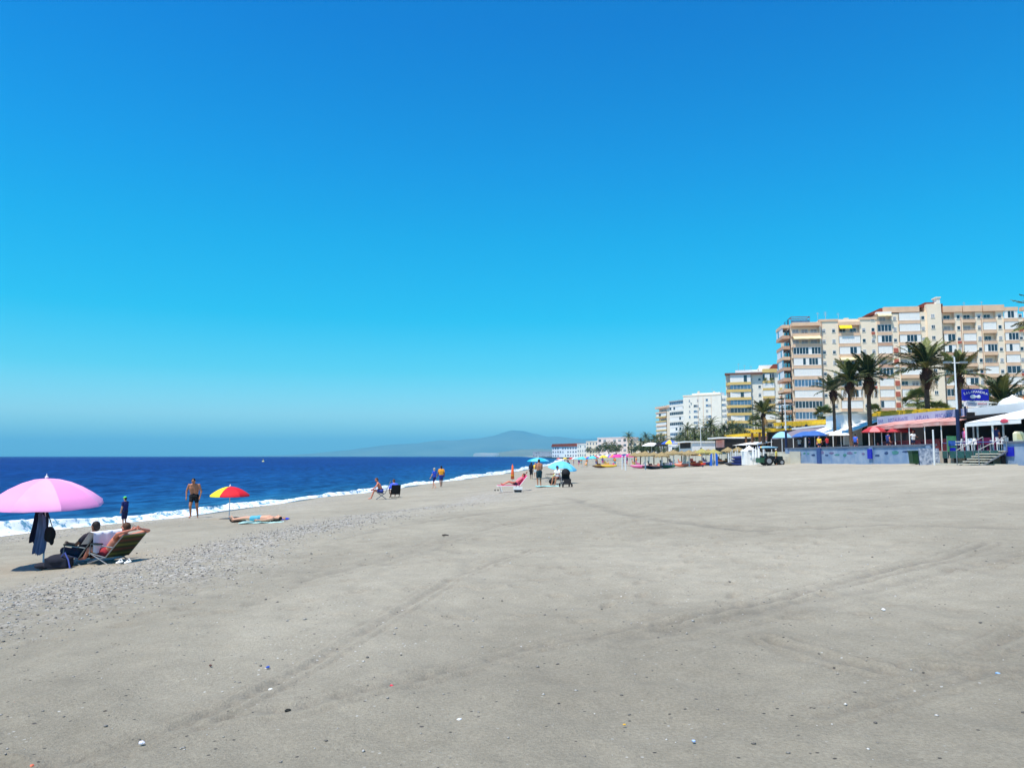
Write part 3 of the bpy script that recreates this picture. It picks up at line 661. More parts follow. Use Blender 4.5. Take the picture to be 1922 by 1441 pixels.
# ---- block with ochre bands
def ochre_block():
    R = random.Random(9); D = 13
    b = Bld('apartment_building', 'cream apartment block with rounded ochre balcony bands and brown roof edge', 1364, 293, 1494, 286, 4.0, D)
    zb = [b.z(1385, y, -1) for y in (717, 730.5, 745.5, 760, 774.5, 789.5, 804, 818, 832)]; BAND = .85
    wall = MB(); top = b.z(1385, 702); PIT = 2.93
    wall.bb(0, b.u(1409), 1.4, D, 0, top); wall.bb(b.u(1409), b.u(1431), 0, D, 0, top+1.0)
    wall.bb(b.u(1431), b.u(1453), 1.4, D, 0, top+1.0); wall.bb(b.u(1453), b.u(1462), 0, D, 0, top+1.5); wall.bb(b.u(1462), b.u(1497), 1.4, D, 0, top+1)
    b.part('wall', wall, M_cream2)
    for i, (z) in enumerate(zb):
        zt = (zb[i-1]-BAND) if i else top-.3
        # rounded front
        u1 = b.u(1409); mb = MB(); P = []
        arc = [(2.2-2.2*math.cos(t), 1.5-2.6*math.sin(t)) for t in np.linspace(-.2, PI/2, 9)]+[(u1*.5, -1.25), (u1, -1.1)]
        for zz in (z-BAND, z): P.append([(x, y, zz) for x, y in arc])
        mb.grid(P); mb.grid([[(x+.1, y+.14, z-BAND) for x, y in arc], [(x+.1, y+.14, z) for x, y in arc]]); mb.grid([P[1], [(x+.1, y+.14, z) for x, y in arc]])
        mb.prism([(x, y) for x, y in arc]+[(u1, 1.4), (.3, 1.4)], z-BAND-.14, z-BAND+.002)
        b.part('balcony', mb, M_yellowb)
        kd = 'WGWGGWGOG'[i % 9] if i else 'W'
        n = 6
        f = MB(); lv = []
        for j in range(n):
            a, c = 1.6+(u1-1.7)*j/n, 1.6+(u1-1.7)*(j+1)/n-.07
            if kd == 'G' or (kd == 'W' and R.random() < .12): lv.append(('pane', a, c, zt-.25))
            elif kd == 'W': lv.append(('shutter', a, c, zt-.1))
            f.bb(c, c+.07, -.98, -.88, z+.02, zt-.1)
        f.bb(1.6, u1, -1.0, -.87, zt-.25, zt-.02)
        if kd != 'O':
            o = b.part('enclosure', f, M_white)
            for nm, a, c, q in lv: g = MB(); g.bb(a, c, -.95, -.9, z+.02, q); b.part(nm, g, M_shutter if nm == 'shutter' else M_glassb if i % 2 else M_glass, o)
        else:
            b.window(u1*.3, z+.2, 1.6, 1.9, 1.39); b.window(u1*.7, z+.2, 1.6, 1.9, 1.39)
        b.window(b.u(1425), z+.9, 1.0, 1.3 if i == 2 else .9, 0, shutter=R.choice([0, .5]), panes=1)
        for p0, p1, m in ((1431, 1453, M_yellowb), (1462, 1490, M_yellowb if i % 2 else M_salmon2)):
            b.bay(b.u(p0), b.u(p1), z+.25, zt+.2, R.choice('WWMO'), .5, m, 1.4, .8, R)
    rp = MB(); rp.bb(-.3, b.u(1431), -1.4, 3, top-.3, top+.35); b.part('roof_edge', rp, M_pipe)
    rp = MB(); rp.bb(b.u(1431), b.u(1458), -.7, 3, top+.2, top+1.6); b.part('roof_parapet', rp, M_yellowb)
    pn = MB(); pn.bb(b.u(1380), b.u(1425), 4, 10, top, top+1.9); pn.bb(b.u(1425), b.u(1490), 3, 10, top+1, top+3.4); b.part('penthouse', pn, M_white)
    rf = MB(); z0 = b.z(1455, 692); rf.prism([(b.u(1443), z0), (b.u(1492), z0), (b.u(1470), z0+2.0), (b.u(1452), z0+1.9)], 1.5, 9, 0, 'y'); b.part('roof', rf, M_roof)
    for i, pc in enumerate((1436, 1447)):
        mb = MB()
        for j in range(30): 
            a = R.uniform(0, 2*PI); e = R.uniform(.2, 1.2); r = R.uniform(.5, 1.2); x = b.u(pc)
            mb.tube([(x, -.9, zb[0]+.3), (x+math.cos(a)*r*.6, -.9+math.sin(a)*r*.4, zb[0]+.4+e), (x+math.cos(a)*r, -.9+math.sin(a)*r*.6, zb[0]+.2+e*.6)], [.05, .04, .01], 4)
        b.part('potted_palm', mb, mat('balcony_plant', (92, 104, 40), .8, .3, 3))
    b.roof_clutter(top+1.5, b.u(1375), b.u(1425), 4, 8)
ochre_block()

# ---- white block and its blue-glazed wing
def white_block():
    R = random.Random(12); D = 14
    b = Bld('apartment_building', 'plain white apartment block behind the palm grove, between the blue-glazed and the ochre-banded block', 1283, 420, 1365, 405, 4.0, D)
    top = b.z(1320, 742.5); wall = MB(); wall.bb(0, b.u(1352), 0, D, 0, top); wall.bb(b.u(1352), b.u(1368), .8, D, 0, top-.4); b.part('wall', wall, M_cream2)
    for u_ in (1309, 1318.5, 1333.5):
        g = MB(); x = b.u(u_); g.bb(x-.09, x+.09, -.08, -.002, 0, top-.5); b.part('downpipe', g, M_salmon)
    PIT = 2.95
    for k in range(11):
        z = top-2.3-PIT*k
        for pc, w in ((1293, .9), (1303.5, 1.9), (1308.5, 1.0), (1325.5, 1.4), (1331, 2.0), (1356, 2.2), (1361, 2.0)):
            q = R.random()
            if q < .22: continue
            b.window(b.u(pc), z, w, 1.25, .79 if pc > 1352 else 0, glass=R.choice([M_glass, M_glassb, M_glassb]), shutter=R.choice([0, .4, .7, .85]), panes=1 if w < 1.5 else 2)
            if R.random() < .25:
                g = MB(); x = b.u(pc); g.bb(x+.6, x+1.3, -.4, -.01, z-1.5, z-.95); b.part('air_conditioner', g, M_grey)
    g = MB(); g.bb(-.1, b.u(1352)+.1, -.15, .4, top+.002, top+.7); b.part('roof_parapet', g, M_cream)
    g = MB(); g.bb(b.u(1292), b.u(1345), 4, 10, top, top+1.8); b.part('penthouse', g, M_white); b.roof_clutter(top+1.5, b.u(1300), b.u(1350), 4, 2)
    c = Bld('apartment_building', 'pale block glazed with bluish balcony windows on every storey, left of the plain white one', 1257, 446, 1284, 432, 4.0, D)
    top = c.z(1270, 753); L = c.u(1284); wall = MB(); wall.bb(0, L, 1.2, D, 0, top+.4); c.part('wall', wall, M_cream2)
    for k in range(11):
        z = top-1.9-PIT*k+.0
        g = MB(); g.bb(0, L-.1, 0, .14, z-1.0, z); g.bb(0, L-.1, .14, 1.2, z-1.0, z-.85); c.part('balcony', g, M_white if k > 3 else M_cream2)
        c.glazing(.05, L-.15, z+.01, z+1.85, .03, 8, [i for i in range(8) if R.random() < (.9 if k in (0, 2, 4, 7) else .45)], M_glassb if k in (0, 6, 7, 8) else M_glass)
    g = MB(); g.bb(-.3, L, -.3, 3, top, top+.5); c.part('roof_edge', g, M_grey); c.roof_clutter(top+.5, 1, L-1, 2, 5)
    e = Bld('apartment_building', 'narrow far block with ochre balcony slabs, leftmost of the tall blocks', 1233, 520, 1257, 500, 4.0, D)
    top = e.z(1245, 763); L1 = e.u(1250); L = e.u(1257.5); wall = MB(); wall.bb(0, L1, 1.6, D, 0, top-1); wall.bb(L1, L, 0, D, 0, top+.6); e.part('wall', wall, M_cream)
    for k in range(11):
        z = top-3.3-PIT*k
        g = MB(); g.bb(-.8, L1-.01, -.6, -.45, z-.9, z); g.bb(-.8, L1-.01, -.45, 1.6, z-.9, z-.75); g.bb(-.8, -.65, -.45, 1.6, z-.75, z); e.part('balcony', g, M_yellowb if k % 3 else M_salmon)
        if k in (1, 3, 4, 5, 6, 8): e.glazing(0, L1-.1, z+.01, z+1.9, -.4, 4, [1] if k == 1 else [], M_glass)
        else: e.window(L1*.5, z+.3, L1*.6, 1.9, 1.59)
    g = MB(); g.bb(-.8, L, -.9, 4, top-1.05, top+.25); e.part('roof_edge', g, M_salmon); e.roof_clutter(top+.6, 1, L-1, 2, 5)
white_block()

# ---- low far buildings along the coast
def far_low():
    R = random.Random(3)
    def low(px0, px1, Y0, Y1, ytop, storeys, label, wm, roof=None, ybase=850, rooftop=0, name='apartment_building', wins=True, D=10):
        b = Bld(name, label, px0, Y0, px1, Y1, 2.2, D, cat='building'); L = b.L; top = b.z((px0+px1)/2, ytop)
        w = MB(); w.bb(0, L, 0, D, 0, top); b.part('wall', w, wm)
        if roof:
            r = MB(); r.prism([(-.6, top+.01), (L+.6, top+.01), (L-1.5, top+rooftop), (1.5, top+rooftop)], -.6, D+.6, 0, 'y'); b.part('roof', r, roof)
        else:
            r = MB(); r.bb(-.15, L+.15, -.15, D, top+.002, top+.5); b.part('roof_parapet', r, wm)
        n = max(2, int(L/4.2)); ph = top/storeys
        if wins:
            for k in range(storeys):
                for i in range(n):
                    if R.random() < .12: continue
                    b.window(L*(i+.5)/n, ph*(k+.55), min(2.4, L/n*.55), ph*.5, 0, shutter=R.choice([0, .3, .6]), panes=2)
        return b
    low(1036, 1083, 600, 560, 838, 3, 'white seafront building with red tiled roof, farthest left of the low buildings', M_white, M_roof, rooftop=2.2)
    low(1083, 1100, 540, 520, 834, 3, 'narrow white house between the red-roofed and the long pale building', M_cream2)
    low(1100, 1122, 520, 500, 829, 4, 'stepped cream house beside the long pale building', M_cream)
    low(1121, 1177, 490, 470, 822, 4, 'long pale pink building with one dark row of balconies, behind the bushes', mat('pale_pink_render', (236, 216, 206), .9, .05, .5))
    low(1177, 1206, 470, 455, 829, 3, 'low cream building behind the first palm of the far grove', M_cream)
    low(1206, 1232, 450, 440, 836, 3, 'low white house at the foot of the leftmost tall block', M_white)
    low(1000, 1036, 900, 850, 848, 2, 'distant grey-blue low house row at the far end of the beach', M_grey)
    # white villas filling behind the grove
    low(1255, 1300, 240, 235, 836, 2, 'white flat-roofed villa behind the thatched parasols, left one', M_white, D=8)
    low(1300, 1362, 236, 225, 826, 2, 'pale villa half hidden by palms, under the plain white block', M_cream2, D=8)
    low(1362, 1408, 190, 180, 822, 2, 'white house with terracotta-pink upper floor behind the yellow pergola', mat('pink_render', (226, 168, 148), .9, .1, .6), D=8)
    low(1408, 1492, 200, 190, 815, 2, 'low salmon building at the foot of the ochre-banded block', M_salmon, D=8)
far_low()
# ================================================================ PROMENADE
M_bluewall = mat('blue_painted_wall', (104, 134, 172), .85, .12, .9, .25, 12, two=(150, 168, 190))
M_cop = mat('wall_coping', (100, 108, 124), .8, .15, 2)
M_conc = mat('pale_concrete', (206, 200, 182), .9, .08, 1.5, .3)
M_pave = mat('promenade_paving', (190, 176, 158), .9, .08, .8, .2)
M_navy = mat('navy_paint', (22, 34, 74), .45, .1, 4)
M_pole = mat('white_pole_paint', (224, 226, 226), .45, .04, 3)
M_steel = mat('galvanised_steel', (150, 152, 154), .4, .1, 5, metal=.6)
M_yel = mat('yellow_painted_wood', (232, 190, 36), .6, .08, 3)
M_wood = mat('brown_timber', (96, 66, 44), .8, .2, 5, .3)
M_canvas = mat('white_canvas', (240, 240, 238), .85, .03, 2)
M_pinkawn = mat('faded_red_awning', (204, 132, 124), .85, .12, .7, two=(220, 180, 170))
M_blueumb = mat('mid_blue_cloth', (60, 104, 176), .8, .1, 2)
M_redumb = mat('red_cloth', (176, 50, 58), .8, .1, 2)
M_greyawn = mat('mauve_grey_awning', (134, 124, 134), .85, .08, 1)
M_black = mat('black_cloth', (20, 20, 24), .8, .2, 4)
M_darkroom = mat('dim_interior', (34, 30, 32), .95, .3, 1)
M_signb = mat('royal_blue_sign', (22, 26, 176), .5, .05, 2)
M_lett = mat('sign_lettering_white', (232, 238, 240), .6, .03, 4)
M_binb = mat('green_bin_plastic', (30, 66, 34), .5, .15, 4)
M_trunk = mat('palm_trunk_bark', (96, 76, 62), .95, .3, 6, .8, 14)
M_bulb = mat('palm_boot_bark', (74, 48, 38), .95, .3, 8, .9, 16)
M_frond = mat('palm_frond_green', (66, 78, 34), .65, .25, 1.2, two=(36, 50, 26))
M_frondy = mat('palm_frond_yellow_green', (118, 120, 58), .65, .2, 1.5, two=(74, 90, 40))  # yellower green, on fan leaves and on random date palm fronds
M_frondd = mat('dry_palm_frond', (150, 116, 72), .8, .2, 2)
M_rach = mat('frond_stalk', (140, 140, 80), .7, .1, 3)
M_leafd = mat('dark_leaves', (40, 58, 30), .7, .35, .8, two=(74, 92, 40))
M_leafp = mat('pine_needles', (42, 64, 44), .75, .3, 1, two=(66, 88, 52))
def WM(root):
    m = MB(); m.M = Matrix.Translation(-root.location); return m
def txt(s, size, M, mt, parent, name='lettering', depth=.01):
    """flat lettering from the built-in font, turned into mesh; M places its centre line"""
    cu = bpy.data.curves.new('t', 'FONT'); cu.body = s; cu.size = size; cu.align_x = 'CENTER'; cu.extrude = depth
    o = bpy.data.objects.new('t', cu); COL.objects.link(o); dg = bpy.context.evaluated_depsgraph_get()
    me = bpy.data.meshes.new_from_object(o.evaluated_get(dg)); bpy.data.objects.remove(o); me.materials.clear(); me.materials.append(mt)
    me.transform(M); q = bpy.data.objects.new(name, me); COL.objects.link(q)
    if parent: q.parent = parent
    return q
# promenade slab behind the wall, carried inland
mb = MB(); ys = [40, 60, 88, 140, 220, 330, 480, 620]
def inner(Y): return wallX(Y)+.3+max(0, (Y-150)*.10)
P = [[(inner(y), y, PROM) for y in ys], [(inner(y)+260, y, PROM) for y in ys]]
mb.grid(P); mb.grid([[(inner(y), y, 0) for y in ys], P[0]])
kind(mb.build('promenade', M_pave), 'structure')
mb = MB(); mb.grid([[(60, 150, 3.6), (400, 150, 3.6)], [(60, 2000, 4.2), (900, 2000, 4.2)]]); kind(mb.build('inland_ground', mat('dry_earth', (150, 136, 110), .95, .15, .05)), 'structure')
# blue wall with coping and pilasters
def seawall():
    Y0, Y1 = 88.0, 59.2
    r = thing('sea_wall', 'long pale blue painted wall between the sand and the promenade terrace', 'wall', (wallX(74), 74, 2.2))
    w = WM(r); n = 40; ang = math.atan(-.035)
    for i in range(1):
        ya, yb = Y0, Y1
        vs = []
        for y in (ya, yb):
            for dx, z in ((0, 1.6), (0, 3.78), (.28, 3.78), (.28, 1.6)): vs.append((wallX(y)+dx, y, z))
        w.add(vs, [(0,1,5,4),(1,2,6,5),(2,3,7,6),(0,3,2,1),(4,5,6,7)])
    w.build('wall_panel', M_bluewall, r)
    c = WM(r); vs = []
    for y in (Y0+.1, Y1-.1):
        for dx, z in ((-.08, 3.783), (-.08, 3.93), (.36, 3.93), (.36, 3.783)): vs.append((wallX(y)+dx, y, z))
    c.add(vs, [(0,1,5,4),(1,2,6,5),(2,3,7,6),(0,3,2,1),(4,5,6,7),(0,4,7,3)]); c.build('coping', M_cop, r)
    for px in (1476, 1536, 1634, 1742):
        y = prom(px); p = WM(r); p.box((wallX(y)-.06, y, 2.75), (.16, .55 if px != 1536 else .9, 2.1)); p.build('pilaster', mat('deep_blue_paint', (52, 80, 136), .8, .1, 2) if px in (1536,) else M_bluewall, r)
    # a painted frieze of sea creatures, worn to dark blotches, on the upper half of the wall
    R = random.Random(4); f = WM(r); Ms = [mat('mural_navy', (46, 72, 116), .85, .2, 3), mat('mural_teal', (70, 130, 130), .85, .2, 3), mat('mural_mauve', (110, 104, 140), .85, .2, 3)]
    y = 87.0
    while y > 60:
        k = R.randint(5, 8); ry, rz = R.uniform(.25, .7), R.uniform(.08, .2); cz = R.uniform(3.05, 3.4); a0 = R.uniform(0, 1)
        pts = [(y+math.cos(2*PI*j/k+a0)*ry*R.uniform(.6, 1.1), cz+math.sin(2*PI*j/k+a0)*rz*R.uniform(.6, 1.1)) for j in range(k)]
        f.add([(wallX(p[0])-.012-.004, p[0], p[1]) for p in pts]+[(wallX(p[0])-.001, p[0], p[1]) for p in pts], [tuple(range(k))]+[(j, (j+1) % k, k+(j+1) % k, k+j) for j in range(k)], R.randint(0, 2))
        y -= R.uniform(.9, 1.6)
    kind(f.build('mural', Ms, r), 'stuff')
    y = prom(1634); s = WM(r); s.box((wallX(y)-.2, y, 3.2), (.1, .75, .85)); s.build('blue_board', M_signb, r)
    # right-hand piece beyond the steps
    r2 = thing('sea_wall', 'short blue grey wall at the right edge of the picture, beside the stairs', 'wall', (wallX(48), 48, 2.4))
    w = WM(r2); ya, yb = 51.0, 40.0
    vs = [(wallX(y)+dx, y, z) for y in (ya, yb) for dx, z in ((0, 1.8), (0, 3.85), (.28, 3.85), (.28, 1.8))]
    w.add(vs, [(0,1,5,4),(1,2,6,5),(2,3,7,6),(0,3,2,1),(4,5,6,7)]); w.build('wall_panel', M_bluewall, r2)
    c = WM(r2); vs = [(wallX(y)+dx, y, z) for y in (ya, yb) for dx, z in ((-.08, 3.853), (-.08, 3.97), (.36, 3.97), (.36, 3.853))]
    c.add(vs, [(0,1,5,4),(1,2,6,5),(2,3,7,6),(0,3,2,1),(4,5,6,7)]); c.build('coping', M_cop, r2)
    s = WM(r2); s.box((wallX(50.4)-.05, 50.3, 3.3), (.08, .7, .6)); s.build('blue_board', M_signb, r2)
    # far continuation
    r3 = thing('sea_wall', 'whitewashed low wall running on behind the thatched parasols', 'wall', (wallX(150), 150, 2.2))
    w = WM(r3); ys = [88.5, 110, 150, 220, 330, 480]
    for a, c_ in zip(ys[:-1], ys[1:]):
        vs = [(inner(y)-.35+dx, y, z) for y in (a, c_) for dx, z in ((0, 1.4), (0, 3.5), (.3, 3.5), (.3, 1.4))]
        w.add(vs, [(0,1,5,4),(1,2,6,5),(2,3,7,6),(0,3,2,1),(4,5,6,7)])
    w.build('wall_panel', M_conc, r3)
seawall()
mb = MB(); y = prom(1490, -1); r = thing('concrete_steps', 'pale concrete steps at the left foot of the blue wall', 'steps', (wallX(85)-.9, 85.5, gz(wallX(85)-.9, 85)))
for i in range(4): m_ = MB(); m_.bb(-1.3+.35*i, -.955+.35*i+(.7 if i == 3 else 0), -1.5, 1.5, -.3, .2+.3*i); m_.build('step', M_conc, r)
m_ = MB(); m_.bb(-.2, .9, -1.72, -1.52, -.3, 1.35); m_.build('side_post', M_conc, r)

# ---- fronds and palms
def frond_mesh(name, L, bend, mats, nl=24, leaf=.5, droop=.5, wid=.05):
    mb = MB(); n = 9; P = []; a = 0.0; p = Vector((0, 0, 0))
    for i in range(n):
        P.append(p.copy()); a = -bend*(i/(n-1))**1.3; p = p+Vector((math.cos(a), 0, math.sin(a)))*L/(n-1)
    mb.tube(P, [.035*(1-.8*i/(n-1)) for i in range(n)], 4, 1)
    rnd = random.Random(len(name)+nl)
    for k in range(nl):
        t = .14+.86*k/(nl-1); f = t*(n-1); i = min(int(f), n-2); q = P[i].lerp(P[i+1], f-i); d = (P[i+1]-P[i]).normalized()
        ll = leaf*(math.sin(PI*min(1, .12+t*.86))**.7)*rnd.uniform(.85, 1.1)
        for sgn in (1, -1):
            side = Vector((0, sgn, 0)); up = d.cross(side)*(1 if sgn > 0 else -1); up = Vector((-d.z, 0, d.x))
            tip = q+(d*.62+side*.75+up*(.22-droop*rnd.uniform(.3, 1.0))).normalized()*ll
            w = d*wid; mid = q.lerp(tip, .5)+up*.03
            mb.add([q-w*.5, q+w*.5, mid+w*.7, tip, mid-w*.7], [(0, 1, 2, 4), (4, 2, 3)], 0)
    return mb.mesh(name, mats)
FR = [frond_mesh('frond', 3.1, .8, [M_frond, M_rach], 34, .70, .45, .075), frond_mesh('frond', 3.0, 1.15, [M_frond, M_rach], 34, .68, .7, .075), frond_mesh('frond', 3.1, .6, [M_frondy, M_rach], 32, .68, .4, .07), frond_mesh('frond', 2.3, 1.2, [M_frondd, M_frondd], 20, .45, 1.1)]
def trunk(h, r0, r1, bulge, R, lean=.3):
    n = 18; P, Q = [], []; lx, ly = R.uniform(-lean, lean), R.uniform(-lean, lean)
    for i in range(n):
        t = i/(n-1); P.append((lx*(t*t-t)*2, ly*(t*t-t)*2, h*t)); Q.append((r0+(r1-r0)*t)*(1+.06*(i % 2))*(1.25 if i == 0 else 1))
    mb = MB(); mb.tube(P, Q, 9)
    bl = None
    if bulge:
        bl = MB(); prof = [(r1*1.0, h-bulge*4.0), (r1*1.3, h-bulge*3.5), (bulge*.8, h-bulge*2.7), (bulge*1.05, h-bulge*1.9), (bulge*1.05, h-bulge*1.3), (bulge*.8, h-bulge*.5), (bulge*.55, h+.1), (.05, h+.35)]
        n_ = 12; pr = []
        for i, (a, z) in enumerate(prof): pr.append((a, z))
        bl.lathe(pr, 10)
        for k in range(60):
            a = R.uniform(0, 2*PI); j = R.uniform(0, 1); z = h-bulge*3.4+bulge*3.3*j; rad = np.interp(z, [p[1] for p in prof], [p[0] for p in prof])
            v = Vector((math.cos(a), math.sin(a), 0)); q = v*rad*.9+Vector((0, 0, z)); bl.tube([q, q+v*.16+Vector((0, 0, .22))], [.07, .03], 4)
    return mb, bl
def palm(px, off, cy, label, scale=1.0, n=34, bulge=.42, tr=.22, group='date palms on the promenade', seed=1, Y=None, dry=4, z0=PROM, upright=.0):
    R = random.Random(seed); Y = Y or prom(px, off); c = at(px, cy, Y); h = c.z-z0-.75*scale
    r = thing('palm_tree', label, 'palm tree', (c.x, Y, z0-.05), R.uniform(0, 6), group)
    t, bl = trunk(h+.05, tr*1.1, tr*.8, bulge, R); t.build('trunk', M_trunk, r, True)
    if bl: bl.build('trunk_bulge', M_bulb, r, False)
    for k in range(n):
        f = k/(n-1); el_ = math.radians(86-84*f**1.1+R.uniform(-7, 7))+upright; az = k*2.39996+R.uniform(-.25, .25)
        me = FR[0] if R.random() < .5 else FR[1] if R.random() < .5 else FR[2]
        o = bpy.data.objects.new('frond', me); COL.objects.link(o); o.parent = r; o.location = (0, 0, h+.05)
        s = scale*R.uniform(.85, 1.08)*(.85 if f < .15 else 1); o.scale = (s, s, s); o.rotation_euler = Euler((R.uniform(-.3, .3), -el_, az), 'XYZ')
    for k in range(dry+3):
        o = bpy.data.objects.new('dry_frond', FR[3]); COL.objects.link(o); o.parent = r; o.location = (0, 0, h-.15); o.scale = (scale*.8,)*3
        o.rotation_euler = Euler((0, math.radians(R.uniform(28, 62)), R.uniform(0, 6.28)), 'XYZ')
    return r
palm(1563, 4, 724, 'date palm leftmost of the nearer group, in front of the big cream block', .80, 22, .34, .17, seed=1, dry=2)
palm(1594, 3, 704, 'date palm second of the close row of three, its bulge level with the white balcony', .95, 24, .38, .18, seed=2)
palm(1629, 5, 694, 'date palm with the fattest bulge, right of the close row of three', 1.12, 28, .50, .22, seed=3)
palm(1738, 9, 676, 'broad date palm rising behind the striped restaurant awning', 1.22, 28, .50, .25, seed=4)
palm(1799, 4.5, 690, 'slender date palm directly behind the tall lamp post', .88, 22, .28, .17, seed=5, dry=2)
palm(1880, 14, 742, 'short bushy date palm beside the blue restaurant sign', 1.1, 34, .4, .3, seed=6, upright=.1)
palm(1432, 6, 768, 'thin tall palm standing alone left of the pine', .95, 22, .22, .24, seed=7, dry=2)
palm(1992, 6, 586, 'very tall palm at the right edge, only its frond tips in the picture', 1.15, 34, .5, .28, seed=8)
# small fan palms
def fan_leaf():
    mb = MB(); mb.tube([(0, 0, 0), (.6, 0, .05)], [.015, .01], 4, 1)
    for k in range(15):
        a = -1.5+3.0*k/14; d = Vector((math.cos(a), math.sin(a), 0)); s = Vector((-d.y, d.x, 0))*.05; o = Vector((.6, 0, .05))
        mb.add([o, o+d*.35+s, o+d*.72+Vector((0, 0, -.14)), o+d*.35-s], [(0, 1, 2, 3)], 0)
    return mb.mesh('fan_leaf', [M_frondy, M_rach])
FAN = fan_leaf()
def fan_palm(px, Y, cy, label, sc=1.0, n=30, seed=1, z0=PROM, group='fan palms behind the promenade'):
    R = random.Random(seed); c = at(px, cy, Y); h = max(.5, c.z-z0)
    r = thing('fan_palm', label, 'palm tree', (c.x, Y, z0-.05), 0, group); t, _ = trunk(h+.05, .17, .14, 0, R); t.build('trunk', M_trunk, r, True)
    for k in range(n):
        f = k/(n-1); o = bpy.data.objects.new('fan_leaf', FAN); COL.objects.link(o); o.parent = r; o.location = (0, 0, h); s = sc*R.uniform(.85, 1.15); o.scale = (s,)*3
        o.rotation_euler = Euler((R.uniform(-.4, .4), -math.radians(75-110*f), k*2.4), 'XYZ')
fan_palm(1722, 95, 752, 'small fan palm left of the broad date palm trunk', 1.5, seed=11)
fan_palm(1760, 92, 771, 'low fan palm right of the broad date palm trunk', 1.2, seed=12)
fan_palm(1547, 118, 778, 'fan palm with thin trunk left of the leftmost near date palm', 1.4, seed=13)
fan_palm(1418, 165, 792, 'slim fan palm left of the thin tall palm', 1.5, seed=14)
fan_palm(1640, 110, 772, 'tuft of fan palm peeping over the yellow beam', 1.0, seed=15)
# the smaller palms of the grove, crown as one mesh each
def crown_mesh(seed, n=26):
    R = random.Random(seed); mb = MB()
    for k in range(n):
        f = k/(n-1); el_ = math.radians(78-105*f**1.1+R.uniform(-9, 9)); az = k*2.4+R.uniform(-.3, .3)
        L = 2.7*R.uniform(.85, 1.1); a = el_; p = Vector((0, 0, 0)); d2 = Vector((math.cos(az), math.sin(az), 0)); sd = Vector((-d2.y, d2.x, 0)); m = 6
        prev = None; mi = 0 if R.random() < .65 else 1
        for i in range(m+1):
            w = .32*math.sin(PI*min(1, .15+.85*i/m))**.8+.02; q = [p-sd*w+Vector((0, 0, -w*.45)), p, p+sd*w+Vector((0, 0, -w*.45))]
            if prev:
                # saw-toothed leaflets rather than a ribbon
                for u, v in ((0, 1), (2, 1)):
                    mb.add([prev[v], q[v], q[u], prev[v].lerp(q[v], .45)], [(0, 1, 2, 3)], mi)
                    mb.add([prev[v], prev[v].lerp(q[v], .4), prev[u].lerp(q[u], .35)], [(0, 1, 2)], mi)
            prev = q; a = el_-1.35*((i+1)/m)**1.2; p = p+(d2*math.cos(a)+Vector((0, 0, math.sin(a))))*L/m
    return mb.mesh('crown', [M_frond, M_frondy])
CR = [crown_mesh(i) for i in range(4)]
GROVE = [(1290, 826, 175, .95), (1305, 820, 172, 1.0), (1322, 826, 165, .9), (1345, 822, 155, .9), (1358, 818, 150, .9), (1386, 820, 142, .8), (1278, 830, 190, .9), (1288, 822, 240, 1.1), (1296, 818, 240, 1.2), (1321, 820, 220, 1.2), (1330, 812, 228, 1.1), (1340, 806, 210, 1.2), (1352, 808, 205, 1.0), (1366, 806, 200, 1.1), (1390, 806, 192, 1.1), (1404, 814, 180, .8), (1276, 820, 255, 1.2), (1208, 830, 400, 1.5), (1218, 826, 380, 1.5), (1233, 822, 345, 1.4), (1252, 830, 310, 1.2), (1160, 832, 480, 1.5), (1136, 835, 500, 1.4), (1095, 840, 560, 1.4), (1066, 843, 620, 1.4), (1240, 816, 350, 1.2), (1425, 806, 175, .9), (1282, 814, 250, 1.3), (1290, 804, 235, 1.7), (1303, 808, 230, 1.5), (1317, 812, 225, 1.6), (1326, 802, 230, 1.5), (1334, 796, 215, 1.8), (1310, 822, 190, 1.3), (1345, 812, 215, 1.2), (1359, 802, 200, 1.2), (1374, 800, 200, 1.5), (1383, 803, 195, 1.3), (1398, 810, 190, .9), (1352, 826, 170, 1.0), (1245, 824, 330, 1.7), (1228, 822, 350, 1.8), (1212, 818, 420, 2.0), (1203, 826, 400, 1.6), (1180, 818, 460, 2.2), (1185, 829, 440, 1.6), (1262, 826, 300, 1.3), (1236, 832, 300, 1.4), (1271, 824, 260, 1.3), (1448, 806, 180, 1.0), (1299, 828, 180, 1.0), (1339, 824, 190, 1.2), (1220, 834, 330, 1.6)]
rg = random.Random(21)
for i, (px, cy, Y, s) in enumerate(GROVE):
    c = at(px, cy, Y); h = max(1.5, c.z-PROM)
    r = thing('palm_tree', ('tall' if s*(856-cy) > 48 else 'low')+' grove palm '+('before the long pale low buildings, left of all the tall blocks' if px < 1230 else 'at the foot of the leftmost tall block' if px < 1257 else 'in front of the blue-glazed block' if px < 1283 else 'in front of the left half of the plain white block' if px < 1318 else 'in front of the right half of the plain white block' if px < 1362 else 'in front of the ochre-banded block'), 'palm tree', (c.x, Y, PROM), rg.uniform(0, 6), 'palms of the grove before the far blocks')
    mb = MB(); mb.tube([(0, 0, -.5), (.1, 0, h*.5), (0, 0, h)], [.3, .22, .24], 7); mb.build('trunk', M_trunk, r)
    o = bpy.data.objects.new('crown', CR[i % 4]); COL.objects.link(o); o.parent = r; o.location = (0, 0, h-.1); o.scale = (s*.85, s*.85, s*.85)
